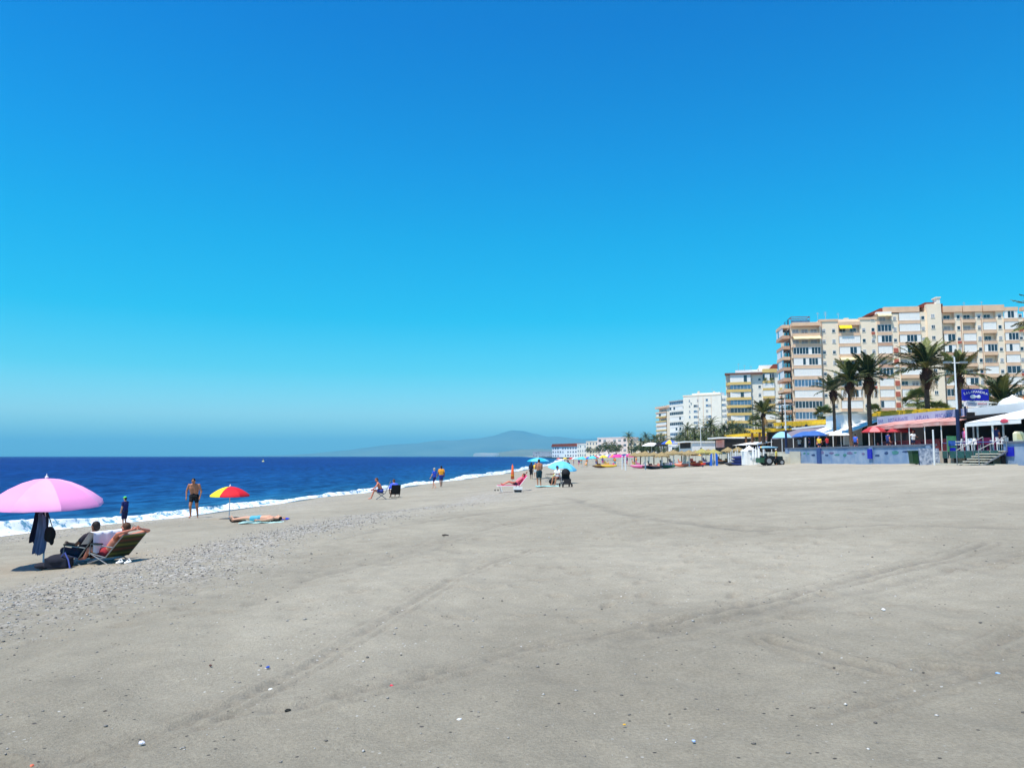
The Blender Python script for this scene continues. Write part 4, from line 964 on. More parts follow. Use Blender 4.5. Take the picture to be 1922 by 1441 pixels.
# bushes and round trees
def bush(px, py0, py1, wpx, Y, label, name='bush', cat='bush', seed=1, m=None, z0=None, dens=1.0, trunk_=False, group=None):
    R = random.Random(seed); c = at(px, py1, Y); t = at(px, py0, Y); z0 = z0 if z0 is not None else c.z; H = t.z-z0; W2 = wpx/2/FPX*Y
    r = thing(name, label, cat, (c.x, Y, z0), 0, group); mb = MB(); s = max(.10, H*.055)
    clumps = [(R.uniform(-.75, .75)*W2, R.uniform(-.6, .6)*W2, H*R.uniform(.3, .82), R.uniform(.25, .45)*min(W2, H)) for _ in range(11)]
    for k in range(int(900*dens)):
        cx, cy_, cz, cr = R.choice(clumps); v = Vector((R.gauss(0, 1), R.gauss(0, 1), R.gauss(0, 1))).normalized()*cr*R.uniform(.6, 1.15)
        p = Vector((cx, cy_, cz))+Vector((v.x*1.3, v.y*1.3, v.z)); p.z = max(p.z, .02)
        a = Vector((R.gauss(0, 1), R.gauss(0, 1), R.gauss(0, 1))).normalized(); b_ = a.cross(Vector((R.gauss(0, 1), R.gauss(0, 1), 1))).normalized(); q = s*R.uniform(.6, 1.5)
        mb.add([p-a*q, p+b_*q*.5, p+a*q, p-b_*q*.5], [(0, 1, 2, 3)], 0)
    mb.build('foliage' if not trunk_ else 'crown', m or M_leafd, r)
    tb = MB()
    for k in range(4): tb.tube([(0, 0, -.1), (R.uniform(-.4, .4)*W2, R.uniform(-.2, .2)*W2, H*.6)], [.03*H+.02, .01*H+.01], 5)
    tb.build('trunk' if trunk_ else 'stem', M_trunk, r)
for i, a in enumerate([(1300, 834, 850, 26, 165, 'dark bush before the low white beach bar'), (1330, 832, 850, 26, 160, 'dark green bush between the two beach bars'), (1284, 838, 851, 20, 185, 'small dark bush left of the low white beach bar'), (1124, 836, 851, 26, 300, 'low green bush left of the dark tree clump on the far beach'), (1143, 829, 851, 34, 290, 'dark spreading tree in front of the long pale building'), (1157, 834, 852, 22, 285, 'dark bushy tree right half of the clump before the long building'), (1108, 840, 851, 18, 320, 'small olive bush before the stepped cream house'),
        (1190, 836, 853, 22, 260, 'round dark bush under the far palms'), (1206, 832, 852, 24, 255, 'dark green tree between the far palms'), (1224, 828, 852, 26, 240, 'green tree left of the leftmost tall block'), (1240, 838, 852, 20, 220, 'dark bush at the foot of the leftmost tall block'),
        (1272, 836, 850, 20, 200, 'dark hedge under the blue-glazed block'), (1418, 814, 838, 26, 150, 'dark bush beside the thin tall palm, behind the white fence'), (1402, 826, 846, 20, 150, 'dark hedge behind the white tent'), (1350, 836, 848, 20, 170, 'green bush behind the thatched parasols')]):
    bush(*a, name='tree' if 'tree' in a[5] else 'bush', cat='tree' if 'tree' in a[5] else 'bush', seed=30+i, trunk_='tree' in a[5])
# star-branched pine
def pine():
    px, Y = 1470, 128.0; b_ = at(px, 826, Y); t = at(px, 738, Y); r = thing('pine_tree', 'tiered star pine with level branches, left of the big cream block', 'pine tree', (b_.x, Y, PROM), 0)
    H = t.z-PROM; tr = MB(); tr.tube([(0, 0, -.2), (0, 0, H*.5), (0, 0, H)], [.28, .18, .04], 8); tr.build('trunk', M_trunk, r); R = random.Random(2)
    n = 11
    for k in range(n):
        f = k/(n-1); z = H*(.14+.84*f); L = 3.3*(1-f)**.75+.35; mb = MB(); m = 7
        for j in range(m):
            a = 2*PI*j/m+k*.5; d = Vector((math.cos(a), math.sin(a), .18)); e = d*L; mb.tube([(0, 0, z), Vector((0, 0, z))+e*.6, Vector((0, 0, z))+e+Vector((0, 0, .12))], [.05, .03, .01], 4, 1)
            for q in range(int(9+10*(1-f))):
                t_ = R.uniform(.15, 1); p = Vector((0, 0, z))+e*t_; s = Vector((-d.y, d.x, 0))
                for g in (1, -1):
                    tip = p+(s*g*.8+d*.6+Vector((0, 0, R.uniform(-.1, .25)))).normalized()*(.55*(1.1-t_*.6)); mb.add([p-d*.07, p+d*.07, tip+d*.03, tip-d*.03], [(0, 1, 2, 3)], 0)
        mb.build('branch_tier', [M_leafp, M_trunk], r)
pine()
# ---- lamp posts
def lamp(px, off, top, base, ynavy, arm, label, arms_y):
    Y = prom(px, off); c = at(px, base, Y); T = at(px, top, Y).z; N = at(px, ynavy, Y).z
    r = thing('street_lamp', label, 'street lamp', (c.x, Y, PROM), 0); h = T-PROM; hn = N-PROM
    m = MB(); m.tube([(0, 0, 0), (0, 0, hn*.3), (0, 0, hn)], [.16, .13, .13], 10); m.lathe([(.3, 0), (.3, .12), (.16, .25)], 12); m.build('base_column', M_navy, r)
    m = MB(); m.tube([(0, 0, hn), (0, 0, h)], [.075, .05], 8); m.build('mast', M_pole, r)
    for z_ in arms_y:
        az = at(px, z_, Y).z-PROM; m = MB(); m.tube([(-arm, 0, az), (arm, 0, az)], .035, 6); m.build('crossarm', M_pole, r)
        for s in (-1, 1):
            m = MB(); m.box((s*arm*.9, -.1, az+.02), (.5, .3, .14)); m.build('lamp_head', M_steel, r)
lamp(1800, .8, 670, 836, 768, .65, 'tall lamp post with navy foot and white mast before the striped awning', (681,))
lamp(1476, 1.0, 748, 842, 808, .8, 'tall lamp post with navy foot, left end of the blue wall', (760,))
lamp(1541, 14, 795, 830, 815, .5, 'short thin lamp post between the palms and the yellow beam', (796,))
lamp(1316, 3, 800, 850, 840, .9, 'slim white mast among the small grove palms', (801,))
# ---- pergolas with yellow beams
def pergola(px0, off0, px1, off1, py, posts, label, th=.35, dep=2.6):
    Y0, Y1 = prom(px0, off0), prom(px1, off1); X0, X1 = wallX(Y0)+off0, wallX(Y1)+off1; z = (at(px0, py, Y0).z+at(px1, py, Y1).z)/2 if not isinstance(py, tuple) else None
    za, zb_ = (at(px0, py[0], Y0).z, at(px1, py[1], Y1).z) if isinstance(py, tuple) else (z, z)
    r = thing('pergola', label, 'pergola', ((X0+X1)/2, (Y0+Y1)/2, PROM))
    for dx in (0, dep):
        m = WM(r); vs = [(X+dx+a, Y, Z+b_) for X, Y, Z in ((X0, Y0, za), (X1, Y1, zb_)) for a, b_ in ((0, 0), (0, th), (.15, th), (.15, 0))]
        m.add(vs, [(0,1,5,4),(1,2,6,5),(2,3,7,6),(3,0,4,7),(0,3,2,1),(4,5,6,7)]); m.build('beam', M_yel, r)
    n = 14
    for i in range(n):
        t = (i+.5)/n; X, Y, Z = X0+(X1-X0)*t, Y0+(Y1-Y0)*t, za+(zb_-za)*t; m = WM(r); m.bb(X-.4, X+dep+.5, Y-.06, Y+.06, Z+th+.003, Z+th+.16); m.build('rafter', M_yel, r)
    for p in posts:
        t = (p-px0)/(px1-px0); t = t  # columns of the picture fall almost evenly in depth
        k = (p-961)/FPX; a, b_ = X1-X0, Y1-Y0; t = (k*Y0-X0)/(a-k*b_)
        X, Y, Z = X0+a*t, Y0+b_*t, za+(zb_-za)*t
        for dx in (.075, dep+.075):
            m = WM(r); m.bb(X+dx-.14, X+dx+.14, Y-.14, Y+.14, PROM, Z-.002); m.build('post', M_navy if p > 1500 else M_wood, r)
pergola(1452, 9, 1580, 9, (800, 793), (1512, 1578), 'yellow beamed pergola behind the grey awning, left of the near palms')
pergola(1568, 8, 1768, 8, (784, 776), (1584, 1617, 1655, 1720), 'long yellow beamed pergola behind the near palms')
pergola(1362, 7, 1404, 7, 820, (1366, 1382, 1398), 'small yellow pergola over the pink fronted terrace, farthest of the three', .3)
pergola(1408, 7, 1452, 7, (812, 810), (1410, 1424, 1440), 'yellow pergola on timber posts beside the thin tall palm', .3)
# ---- restaurant with faded red awning and lettered fascia
def strip(m, pts, thick=.05, mi=0):
    """quad sheet with thickness: pts = 4 corners"""
    a = [Vector(p) for p in pts]; n = (a[1]-a[0]).cross(a[3]-a[0]).normalized()*thick
    m.add(a+[p+n for p in a], [(0,1,2,3),(7,6,5,4),(0,4,5,1),(1,5,6,2),(2,6,7,3),(3,7,4,0)], mi)
def chair_mesh(m_, nm='terrace_chair'):
    mb = MB(); mb.box((0, 0, .44), (.46, .46, .05)); mb.box((0, .22, .66), (.42, .05, .40), rx=-.15)
    for x in (-.2, .2):
        for y in (-.2, .2): mb.box((x, y, .21), (.04, .04, .42))
        mb.box((x, 0, .65), (.04, .44, .04))
    return mb.mesh(nm, m_)
def red_restaurant():
    Y0, Y1 = prom(1628, 2.2), prom(1797, 2.2); X0, X1 = wallX(Y0)+2.2, wallX(Y1)+2.2
    zf = (at(1628, 803, Y0).z+at(1797, 788, Y1).z)/2
    r = thing('beach_restaurant', 'open fronted beach restaurant under a long faded red awning with a lettered fascia', 'restaurant', (X1+3, (Y0+Y1)/2, PROM))
    dX = 2.6; zb_ = zf+.5; n = 6
    for i in range(n):
        ya, yb = Y0+(Y1-Y0)*i/n, Y0+(Y1-Y0)*(i+1)/n+.03; m = WM(r); xa, xb = X0+(X1-X0)*i/n, X0+(X1-X0)*(i+1)/n; sg = .05*(i % 2)
        strip(m, [(xa, ya, zf-sg), (xb, yb, zf-sg), (xb+dX, yb, zb_), (xa+dX, ya, zb_)]); strip(m, [(xa-.02, ya, zf-.28), (xb-.02, yb, zf-.28-.04*(i % 2)), (xb-.02, yb, zf-sg-.01), (xa-.02, ya, zf-sg-.01)], .02); m.build('awning_panel', M_pinkawn, r)
        m = WM(r); m.tube([(xa+.1, ya, PROM), (xa+.1, ya, zf-.02)], .045, 6); m.build('awning_pole', M_pole, r)
    m = WM(r); Yl, Yr = prom(1650, 4.9), prom(1819, 4.9); zt = at(1796, 768, prom(1796, 4.9)).z
    xa, xb = wallX(Yl)+4.9, wallX(Yr)+4.9; strip(m, [(xa, Yl, zt-.85), (xb, Yr, zt-.85), (xb, Yr, zt), (xa, Yl, zt)], .2); m.build('fascia', mat('pale_blue_fascia', (168, 174, 200), .8, .12, 1), r)
    an = math.atan2(Yr-Yl, xb-xa)
    for k, (w, t) in enumerate((('BAR', .05), ('RESTAURANTE', .27), ('LA PLAYA', .55), ('PESCAITO', .78))):
        X, Y = xa+(xb-xa)*t, Yl+(Yr-Yl)*t; T_ = Matrix.Translation(Vector((X-.2, Y, zt-.62))-r.location) @ Matrix.Rotation(an, 4, 'Z') @ Matrix.Rotation(PI/2, 4, 'X'); txt(w, .52, T_, mat('fascia_purple_letters', (104, 96, 160), .7, .1, 3), r)
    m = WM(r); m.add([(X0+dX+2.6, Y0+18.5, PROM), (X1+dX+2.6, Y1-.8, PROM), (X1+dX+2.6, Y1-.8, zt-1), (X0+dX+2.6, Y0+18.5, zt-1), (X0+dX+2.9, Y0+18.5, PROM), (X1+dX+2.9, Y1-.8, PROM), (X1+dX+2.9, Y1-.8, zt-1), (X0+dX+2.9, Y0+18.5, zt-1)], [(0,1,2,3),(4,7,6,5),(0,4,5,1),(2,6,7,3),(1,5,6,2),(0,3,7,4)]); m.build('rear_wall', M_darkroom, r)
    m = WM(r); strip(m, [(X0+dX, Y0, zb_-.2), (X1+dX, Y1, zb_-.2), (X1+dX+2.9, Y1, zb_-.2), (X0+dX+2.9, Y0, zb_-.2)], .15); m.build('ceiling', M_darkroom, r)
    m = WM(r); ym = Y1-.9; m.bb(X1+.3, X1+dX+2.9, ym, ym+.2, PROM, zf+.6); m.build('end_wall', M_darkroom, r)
    m = WM(r); m.bb(X0+1.0, X0+1.4, Y1+.5, Y0-.5, PROM, PROM+1.0); m.build('counter', mat('red_counter', (120, 30, 36), .6, .2, 2), r)
    R = random.Random(8); a = chair_mesh(mat('dark_red_plastic', (110, 24, 40), .5, .1, 3))
    for k in range(10):
        t = (k+.5)/10; o = bpy.data.objects.new('terrace_chair', a); COL.objects.link(o); o.location = (X0+(X1-X0)*t+.8, Y0+(Y1-Y0)*t, PROM); o.rotation_euler = (0, 0, R.uniform(0, 6))
        tag(o, 'dark red plastic chair in the shade of the faded red awning', 'chair', 'chairs under the faded red awning')
red_restaurant()
# ---- restaurant terrace with white canopy, railings and stairs
def terrace():
    Ya, Yb = prom(1776), prom(1884); Xa, Xb = wallX(Ya), wallX(Yb)
    r = thing('restaurant_terrace', 'raised restaurant terrace under a white canopy, dark below its deck', 'terrace', (Xb+3, (Ya+Yb)/2, PROM)); zc = at(1812, 793, prom(1812, .4)).z
    d = WM(r); d.add([(Xa-.4, Ya, 3.05), (Xb-.4, Yb, 3.05), (Xb+.5, Yb, 3.05), (Xa+.5, Ya, 3.05)]+[(Xa-.4, Ya, 3.38), (Xb-.4, Yb, 3.38), (Xb+.5, Yb, 3.38), (Xa+.5, Ya, 3.38)], [(0,1,2,3),(7,6,5,4),(0,4,5,1),(1,5,6,2),(2,6,7,3),(3,7,4,0)]); d.build('deck', M_cop, r)
    for i in range(6):
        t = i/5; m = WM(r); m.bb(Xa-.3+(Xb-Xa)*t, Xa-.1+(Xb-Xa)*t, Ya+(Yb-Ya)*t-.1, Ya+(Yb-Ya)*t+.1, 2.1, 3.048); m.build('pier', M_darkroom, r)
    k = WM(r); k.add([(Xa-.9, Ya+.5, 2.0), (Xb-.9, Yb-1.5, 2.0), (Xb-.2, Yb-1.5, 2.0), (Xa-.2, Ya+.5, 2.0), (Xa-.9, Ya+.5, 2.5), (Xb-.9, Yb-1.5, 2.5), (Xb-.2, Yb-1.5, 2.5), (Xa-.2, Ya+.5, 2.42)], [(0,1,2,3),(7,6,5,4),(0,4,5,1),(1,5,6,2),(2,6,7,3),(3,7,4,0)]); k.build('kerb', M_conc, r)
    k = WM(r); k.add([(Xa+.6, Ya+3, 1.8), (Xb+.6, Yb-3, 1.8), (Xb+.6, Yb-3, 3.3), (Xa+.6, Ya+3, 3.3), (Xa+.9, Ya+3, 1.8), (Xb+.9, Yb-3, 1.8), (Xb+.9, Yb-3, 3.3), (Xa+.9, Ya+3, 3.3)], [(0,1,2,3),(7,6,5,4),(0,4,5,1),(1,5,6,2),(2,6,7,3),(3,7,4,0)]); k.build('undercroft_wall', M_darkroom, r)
    # railings with greenish panels
    n = 7
    for i in range(n):
        t0, t1 = i/n, (i+1)/n; p = lambda t, z, dx=-.38: (Xa+(Xb-Xa)*t+dx, Ya+(Yb-Ya)*t, z)
        m = WM(r); strip(m, [p(t0+.01, 2.86, -.43), p(t1-.01, 2.86, -.43), p(t1-.01, 3.36, -.43), p(t0+.01, 3.36, -.43)], .02); m.build('railing_panel', mat('green_glass_panel', (60, 110, 100), .2, .2, 2, trans=.5), r)
        m = WM(r); m.tube([p(t0, 3.38), p(t0, 3.95)], .02, 6); m.build('railing_post', M_navy, r)
    m = WM(r); m.tube([p(0, 3.95), p(1, 3.95)], .02, 6); m.build('handrail', mat('blue_rail_paint', (60, 100, 170), .5, .1, 3), r)
    # back and floor of the shaded room
    Yl, Yr = prom(1806, 6), prom(1935, 6); m = WM(r); strip(m, [(wallX(Yl)+6, Yl, PROM), (wallX(Yr)+6, Yr, PROM), (wallX(Yr)+6, Yr, 6.2), (wallX(Yl)+6, Yl, 6.2)], .2); m.build('rear_wall', M_darkroom, r)
    # canopy: sloping front, flat white fascia above it
    Yc0, Yc1 = prom(1813, .2), prom(1917, .2); c = WM(r); x0, x1 = wallX(Yc0)+.2, wallX(Yc1)+.2
    zt = at(1842, 777, prom(1842, 2.8)).z; z1 = at(1916, 789, Yc1).z; zc = (zc+z1)/2
    strip(c, [(x0, Yc0, zc), (x1, Yc1, zc), (x1+2.4, Yc1, zt), (x0+2.4, Yc0+.2-3.2, zt)], .05); c.build('canopy', M_canvas, r)
    c = WM(r); strip(c, [(x0, Yc0, zc), (x0+2.4, Yc0-3.0, zt), (x0+3.4, Yc0+.3, zc+.1), (x0+3.4, Yc0+.4, zc)], .04); c.build('canopy_end', M_canvas, r)
    c = WM(r); strip(c, [(x0-.02, Yc0, zc-.25), (x1-.02, Yc1, zc-.25), (x1-.02, Yc1, zc-.01), (x0-.02, Yc0, zc-.01)], .02); c.build('canopy_valance', M_canvas, r)
    lg = WM(r); yl = prom(1884, .1); lg.ell((wallX(yl)+.12, yl, zc-.02), (.03, .42, .15), 0, 12, 6); lg.build('canopy_emblem', mat('pink_red_print', (216, 80, 100), .7, .05, 3), r)
    f = WM(r); Yf0, Yf1 = prom(1822, 3.2), prom(1930, 3.2); strip(f, [(wallX(Yf0)+3.2, Yf0, zt-.25), (wallX(Yf1)+3.2, Yf1, zt-.25), (wallX(Yf1)+3.2, Yf1, zt+.55), (wallX(Yf0)+3.2, Yf0, zt+.55)], .2); f.build('fascia', M_white, r)
    f = WM(r); f.bb(wallX(50)+1.5, wallX(50)+9, Yf1, Yf0-.5, zt-.3, zt-.15); f.build('ceiling', M_darkroom, r)
    for px, m_ in ((1812, M_pole), (1826, M_steel), (1834, M_steel), (1862, M_pole), (1882, M_steel)):
        y = prom(px, .35 if px != 1826 else 1.5); m = WM(r); m.tube([(wallX(y)+(.35 if px != 1826 else 1.5), y, PROM), (wallX(y)+(.35 if px != 1826 else 1.5), y, zc)], .06, 6); m.build('canopy_pole', m_, r)
    # chairs, tables
    R = random.Random(5); cw = chair_mesh(mat('white_plastic', (236, 236, 236), .4, .02, 3)); cm = chair_mesh(mat('magenta_plastic', (116, 30, 80), .5, .1, 3))
    for i, (px, of, wh) in enumerate(((1797, .3, 1), (1804, .6, 0), (1813, .3, 1), (1820, .8, 1), (1824, .3, 1), (1831, .4, 1), (1841, .5, 0), (1848, .3, 0), (1856, .6, 0), (1863, .3, 1), (1871, .4, 0), (1877, .3, 1), (1881, .6, 1))):
        y = prom(px, of); o = bpy.data.objects.new('terrace_chair', cw if wh else cm); COL.objects.link(o); o.location = (wallX(y)+of, y, PROM); o.rotation_euler = (0, 0, R.uniform(0, 6.28))
        tag(o, ('white' if wh else 'magenta')+' plastic chair behind the terrace railing under the white canopy', 'chair', 'chairs on the terrace under the white canopy')
    # stairs to the sand
    s = thing('stairs', 'open metal stairs leading from the terrace to the sand at the right', 'stairs', (wallX(52), 51.6, 2.4))
    for i in range(6):
        m = MB(); m.bb(-1.9+.3*i, -1.55+.3*i, -1.1, 1.3, .05+.17*i, .11+.17*i); m.build('tread', M_conc, s)
    for y in (-1.15, 1.35):
        m = MB(); m.prism([(-2.0, -.1), (-1.8, -.1), (.1, .98), (-.1, .98)], y, y+.05, 0, 'y'); m.build('stringer', M_steel, s)
        m = MB(); m.tube([(-1.95, y, 0), (-1.95, y, 1.0)], .03, 6); m.tube([(-.1, y, 1), (-.1, y, 1.9)], .03, 6); m.tube([(-1.95, y, 1), (-.1, y, 1.9)], .03, 6); m.build('handrail', M_steel, s)
terrace()
# sign on two legs above the terrace
def sign():
    Y = prom(1830, 5.0); a, c = at(1807, 751.5, Y), at(1855, 730.5, Y); X = (a.x+c.x)/2; w = c.x-a.x; h = c.z-a.z
    r = thing('restaurant_sign', 'royal blue hoarding with arched white name and two fish shapes, over the terrace roof', 'sign', (X, Y, a.z))
    m = MB(); m.bb(-w/2, w/2, 0, .12, 0, h); m.build('panel', M_signb, r)
    m = MB(); m.bb(-w/2+.12, w/2-.02, .003, .1, -.46, -.04); m.build('lower_panel', M_white, r)
    for x in (-w/2+.25, w/2-.2): m = MB(); m.bb(x-.05, x+.05, .125, .22, -2.2, h-.02); m.build('sign_leg', M_navy, r)
    word = 'SALAMANDRA'; Rr = w*1.15; n = len(word)
    for i, ch in enumerate(word):
        t = (i-(n-1)/2)/(n-1)*.74; x = math.sin(t)*Rr*.98; z = h*.74-(1-math.cos(t))*Rr*.95
        T_ = Matrix.Translation((x, -.012, z-.06)) @ Matrix.Rotation(t*.9, 4, 'Y') @ Matrix.Rotation(PI/2, 4, 'X'); txt(ch, .27, T_, M_lett, r, 'letter', .008)
    for x, rx, rz in ((-w*.10, .24, .16), (w*.13, .13, .14)): m = MB(); m.ell((x, -.01, h*.34), (rx, .02, rz), 0, 16, 8); m.build('fish_emblem', M_lett, r)
    m = MB(); m.prism([(-w*.10+.2, h*.34), (-w*.10+.36, h*.34+.12), (-w*.10+.36, h*.34-.12)], -.02, -.001, 0, 'y'); m.build('fish_tail', M_lett, r)
    for w_, x, mt in (('COMIDAS', -.35, 'sub_sign_grey_letters'), ('BEBIDAS', .5, 'sub_sign_red_letters')):
        T_ = Matrix.Translation((x, -.005, -.33)) @ Matrix.Rotation(PI/2, 4, 'X'); txt(w_, .2, T_, mat(mt, (120, 124, 150) if x < 0 else (214, 130, 140), .7, .05, 3), r, 'lettering', .006)
sign()
# tiled-roof house behind the terrace
def tiled_house():
    Y0, Y1 = prom(1842, 9), prom(1960, 9); X0, X1 = wallX(Y0)+9, wallX(Y1)+9
    r = thing('tiled_house', 'low house with orange tiled roof behind the white canopy', 'house', (X0, (Y0+Y1)/2, PROM))
    m = WM(r); z = at(1870, 770, prom(1870, 9)).z; m.bb(X0, X0+9, Y1, Y0, PROM, z-.3); m.build('wall', M_cream, r)
    n = 22; zt = at(1905, 748, prom(1905, 11)).z
    for i in range(n):
        ya, yb = Y0-(Y0-Y1)*i/n, Y0-(Y0-Y1)*(i+1)/n+.06; m = WM(r); strip(m, [(X0-.7, ya, z-.35), (X0-.7, yb, z-.35), (X0+3.2, yb, zt+.05), (X0+3.2, ya, zt+.05)], .12 if i % 2 else .05); m.build('tile_row', M_orroof, r)
    g = thing('gazebo', 'white dome topped kiosk roof in front of the orange tiles', 'kiosk', (wallX(54)+5, prom(1900, 5), PROM+2.8)); m = MB(); m.lathe([(1.0, 0), (1.0, .5), (.9, .8), (.6, 1.05), (.2, 1.2), (.02, 1.35)], 14); m.build('roof', M_white, g); m = MB(); m.lathe([(1.02, .1), (1.02, .3)], 14); m.build('band', M_pinkawn, g)
tiled_house()
# white awning house, grey awning, umbrellas along the promenade
def awning_box(name, label, px0, px1, off, y_front, y_top, out, m_, wallm=None, poles=4, cat='awning'):
    Y0, Y1 = prom(px0, off), prom(px1, off); X0, X1 = wallX(Y0)+off, wallX(Y1)+off; zf = (at(px0, y_front[0], Y0).z+at(px1, y_front[1], Y1).z)/2; zt = zf+y_top
    r = thing(name, label, cat, ((X0+X1)/2, (Y0+Y1)/2, PROM)); m = WM(r); n = 5
    for i in range(n):
        a, b_ = i/n, (i+1)/n; m = WM(r); strip(m, [(X0+(X1-X0)*a, Y0+(Y1-Y0)*a, zf-.04*(i % 2)), (X0+(X1-X0)*b_, Y0+(Y1-Y0)*b_, zf-.04*((i+1) % 2)), (X0+(X1-X0)*b_+out, Y0+(Y1-Y0)*b_, zt), (X0+(X1-X0)*a+out, Y0+(Y1-Y0)*a, zt)], .05); m.build('awning_panel', m_, r)
    for i in range(poles):
        t = i/(poles-1); m = WM(r); m.tube([(X0+(X1-X0)*t+.05, Y0+(Y1-Y0)*t, PROM), (X0+(X1-X0)*t+.05, Y0+(Y1-Y0)*t, zf)], .05, 6); m.build('pole', M_pole, r)
    if wallm: m = WM(r); strip(m, [(X0+out, Y0+out*3, PROM), (X1+out, Y1, PROM), (X1+out, Y1, zt), (X0+out, Y0+out*3, zt-.1)], .2); m.build('rear_wall', wallm, r)
    return r
awning_box('awning_shelter', 'broad white awning left of the near palms, above the blue umbrella', 1508, 1592, 3.5, (815, 814), 1.3, 3.5, M_canvas, M_darkroom)
awning_box('awning_shelter', 'mauve grey awning above the left end of the blue wall', 1446, 1510, 3.0, (824, 820), 1.4, 4, M_greyawn, M_darkroom)
awning_box('awning_shelter', 'white awning strip behind the white fence, left of the tractor', 1362, 1420, 5.0, (838, 832), .5, 3, M_canvas, M_darkroom)
wb = thing('white_kiosk', 'plain white kiosk between the second and third near palm', 'kiosk', (wallX(86)+7.0, 86.5, PROM)); m = MB(); m.bb(-2, 3, -2.4, 2.4, .8, 4.2); m.build('wall', M_white, wb); m = MB(); m.bb(-2.2, 3.2, -2.6, 2.6, 4.202, 4.4); m.build('roof', M_conc, wb); m = MB(); m.bb(-2.05, -2.0, -2, 2, .81, 1.9); m.build('hatch', M_darkroom, wb); m = MB(); m.bb(-1.9, 2.9, -2.3, 2.3, 0, .798); m.build('plinth', M_darkroom, wb)
for i, (px0, px1, off, yt, Hh) in enumerate(((1272, 1300, 2, 841, 2.3), (1340, 1362, 4, 836, 2.7), (1500, 1600, 7.5, 812, 3.4))):
    Y0, Y1 = prom(px0, off), prom(px1, off); X0 = wallX((Y0+Y1)/2)+off+ (max(0, ((Y0+Y1)/2-150)*.10))
    r = thing('beach_bar', ['low white beach bar with pink striped side behind the thatched parasols', 'dark fronted beach bar left of the yellow pergola', 'dark fronted bar in the shade behind the near palm trunks'][i], 'bar', (X0, (Y0+Y1)/2, PROM))
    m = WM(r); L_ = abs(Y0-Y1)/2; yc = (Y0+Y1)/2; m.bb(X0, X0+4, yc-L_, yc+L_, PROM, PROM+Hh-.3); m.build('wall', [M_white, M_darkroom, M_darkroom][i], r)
    m = WM(r); m.bb(X0-1.2, X0+4.2, yc-L_-.2, yc+L_+.2, PROM+Hh-.298, PROM+Hh-.1); m.build('roof', M_canvas, r)
    m = WM(r); m.bb(X0-.06, X0-.003, yc-L_*.8, yc+L_*.8, PROM+1, PROM+2.2); m.build('hatch', M_darkroom if i == 0 else M_pinkawn, r)
# bin, white pole, info board, small board and light box
def bin_():
    Y = prom(1716, -.6); g = gz(wallX(Y)-.6, Y); r = thing('wheeled_bin', 'dark green wheeled bin against the blue wall', 'bin', (wallX(Y)-.7, Y, g)); s = .5
    m = MB(); m.prism([(-.28, .06), (.28, .06), (.36, 1.0), (-.36, 1.0)], -.3, .3, 0, 'y'); m.build('bin_body', M_binb, r)
    m = MB(); m.box((0, 0, 1.04), (.8, .7, .07)); m.build('lid', M_binb, r)
    for y in (-.28, .28): m = MB(); m.tube([(.25, y-.04, .1), (.25, y+.04, .1)], .1, 10); m.build('wheel', M_black, r)
bin_()
Y = prom(1750, -1.8); r = thing('white_post', 'tall thin white post on the sand before the blue wall', 'post', (wallX(Y)-1.8, Y, gz(wallX(Y)-1.8, Y)-.1)); hh = at(1750, 808, Y).z-r.location.z
m = MB(); m.tube([(0, 0, 0), (0, 0, hh)], [.07, .055], 8); m.build('shaft', M_pole, r); m = MB(); m.tube([(0, 0, hh), (0, 0, hh+.06)], [.07, .02], 8); m.build('cap', M_pole, r)
Y = prom(1784, -.2); r = thing('info_board', 'green and blue information board on posts left of the terrace railing', 'notice board', (wallX(Y)-.2, Y, 3.0)); ca = at(1784, 818, Y).z-3.0
m = MB(); m.bb(-.32, .32, -.03, .03, ca-1.15, ca); m.build('panel', mat('green_print', (70, 130, 90), .6, .25, 3), r); m = MB(); m.bb(-.26, .26, -.045, -.033, ca-.72, ca-.35); m.build('picture', mat('blue_print', (40, 84, 170), .6, .3, 6), r); m = MB(); m.bb(-.2, .24, -.045, -.033, ca-1.12, ca-.85); m.build('notice', M_signb, r)
for x in (-.3, .3): m = MB(); m.bb(x-.025, x+.025, .035, .08, -.2, ca); m.build('leg', M_steel, r)
Y = 50.0; r = thing('menu_board', 'cream lit-looking menu box on the blue grey wall at the right edge', 'menu board', (at(1912, 820, Y).x, Y, 3.97)); m = MB(); m.prism([(-.28, 0), (.28, 0), (.28, .5), (.14, .62), (-.14, .62), (-.28, .5)], -.15, .15, 0, 'y'); m.build('panel', mat('cream_board', (232, 228, 190), .6, .05, 3), r)
m = MB(); m.bb(-.2, .2, -.16, -.152, .1, .45); m.build('frame', mat('cream_board_inset', (214, 206, 150), .6, .05, 3), r)
Y = prom(1741, -.8); r = thing('painted_panel', 'blue and white patterned panel leaning on the wall right of the bin', 'panel', (wallX(Y)-.8, Y, gz(wallX(Y)-.8, Y)-.05))
m = MB(); m.box((0, 0, .62), (1.5, .06, 1.3), rx=-.12); m.build('board', mat('patterned_blue_print', (60, 84, 120), .7, .1, 5, two=(190, 200, 214)), r)
for x in (-.72, .72): m = MB(); m.box((x, .1, .6), (.05, .05, 1.2)); m.build('leg', M_navy, r)
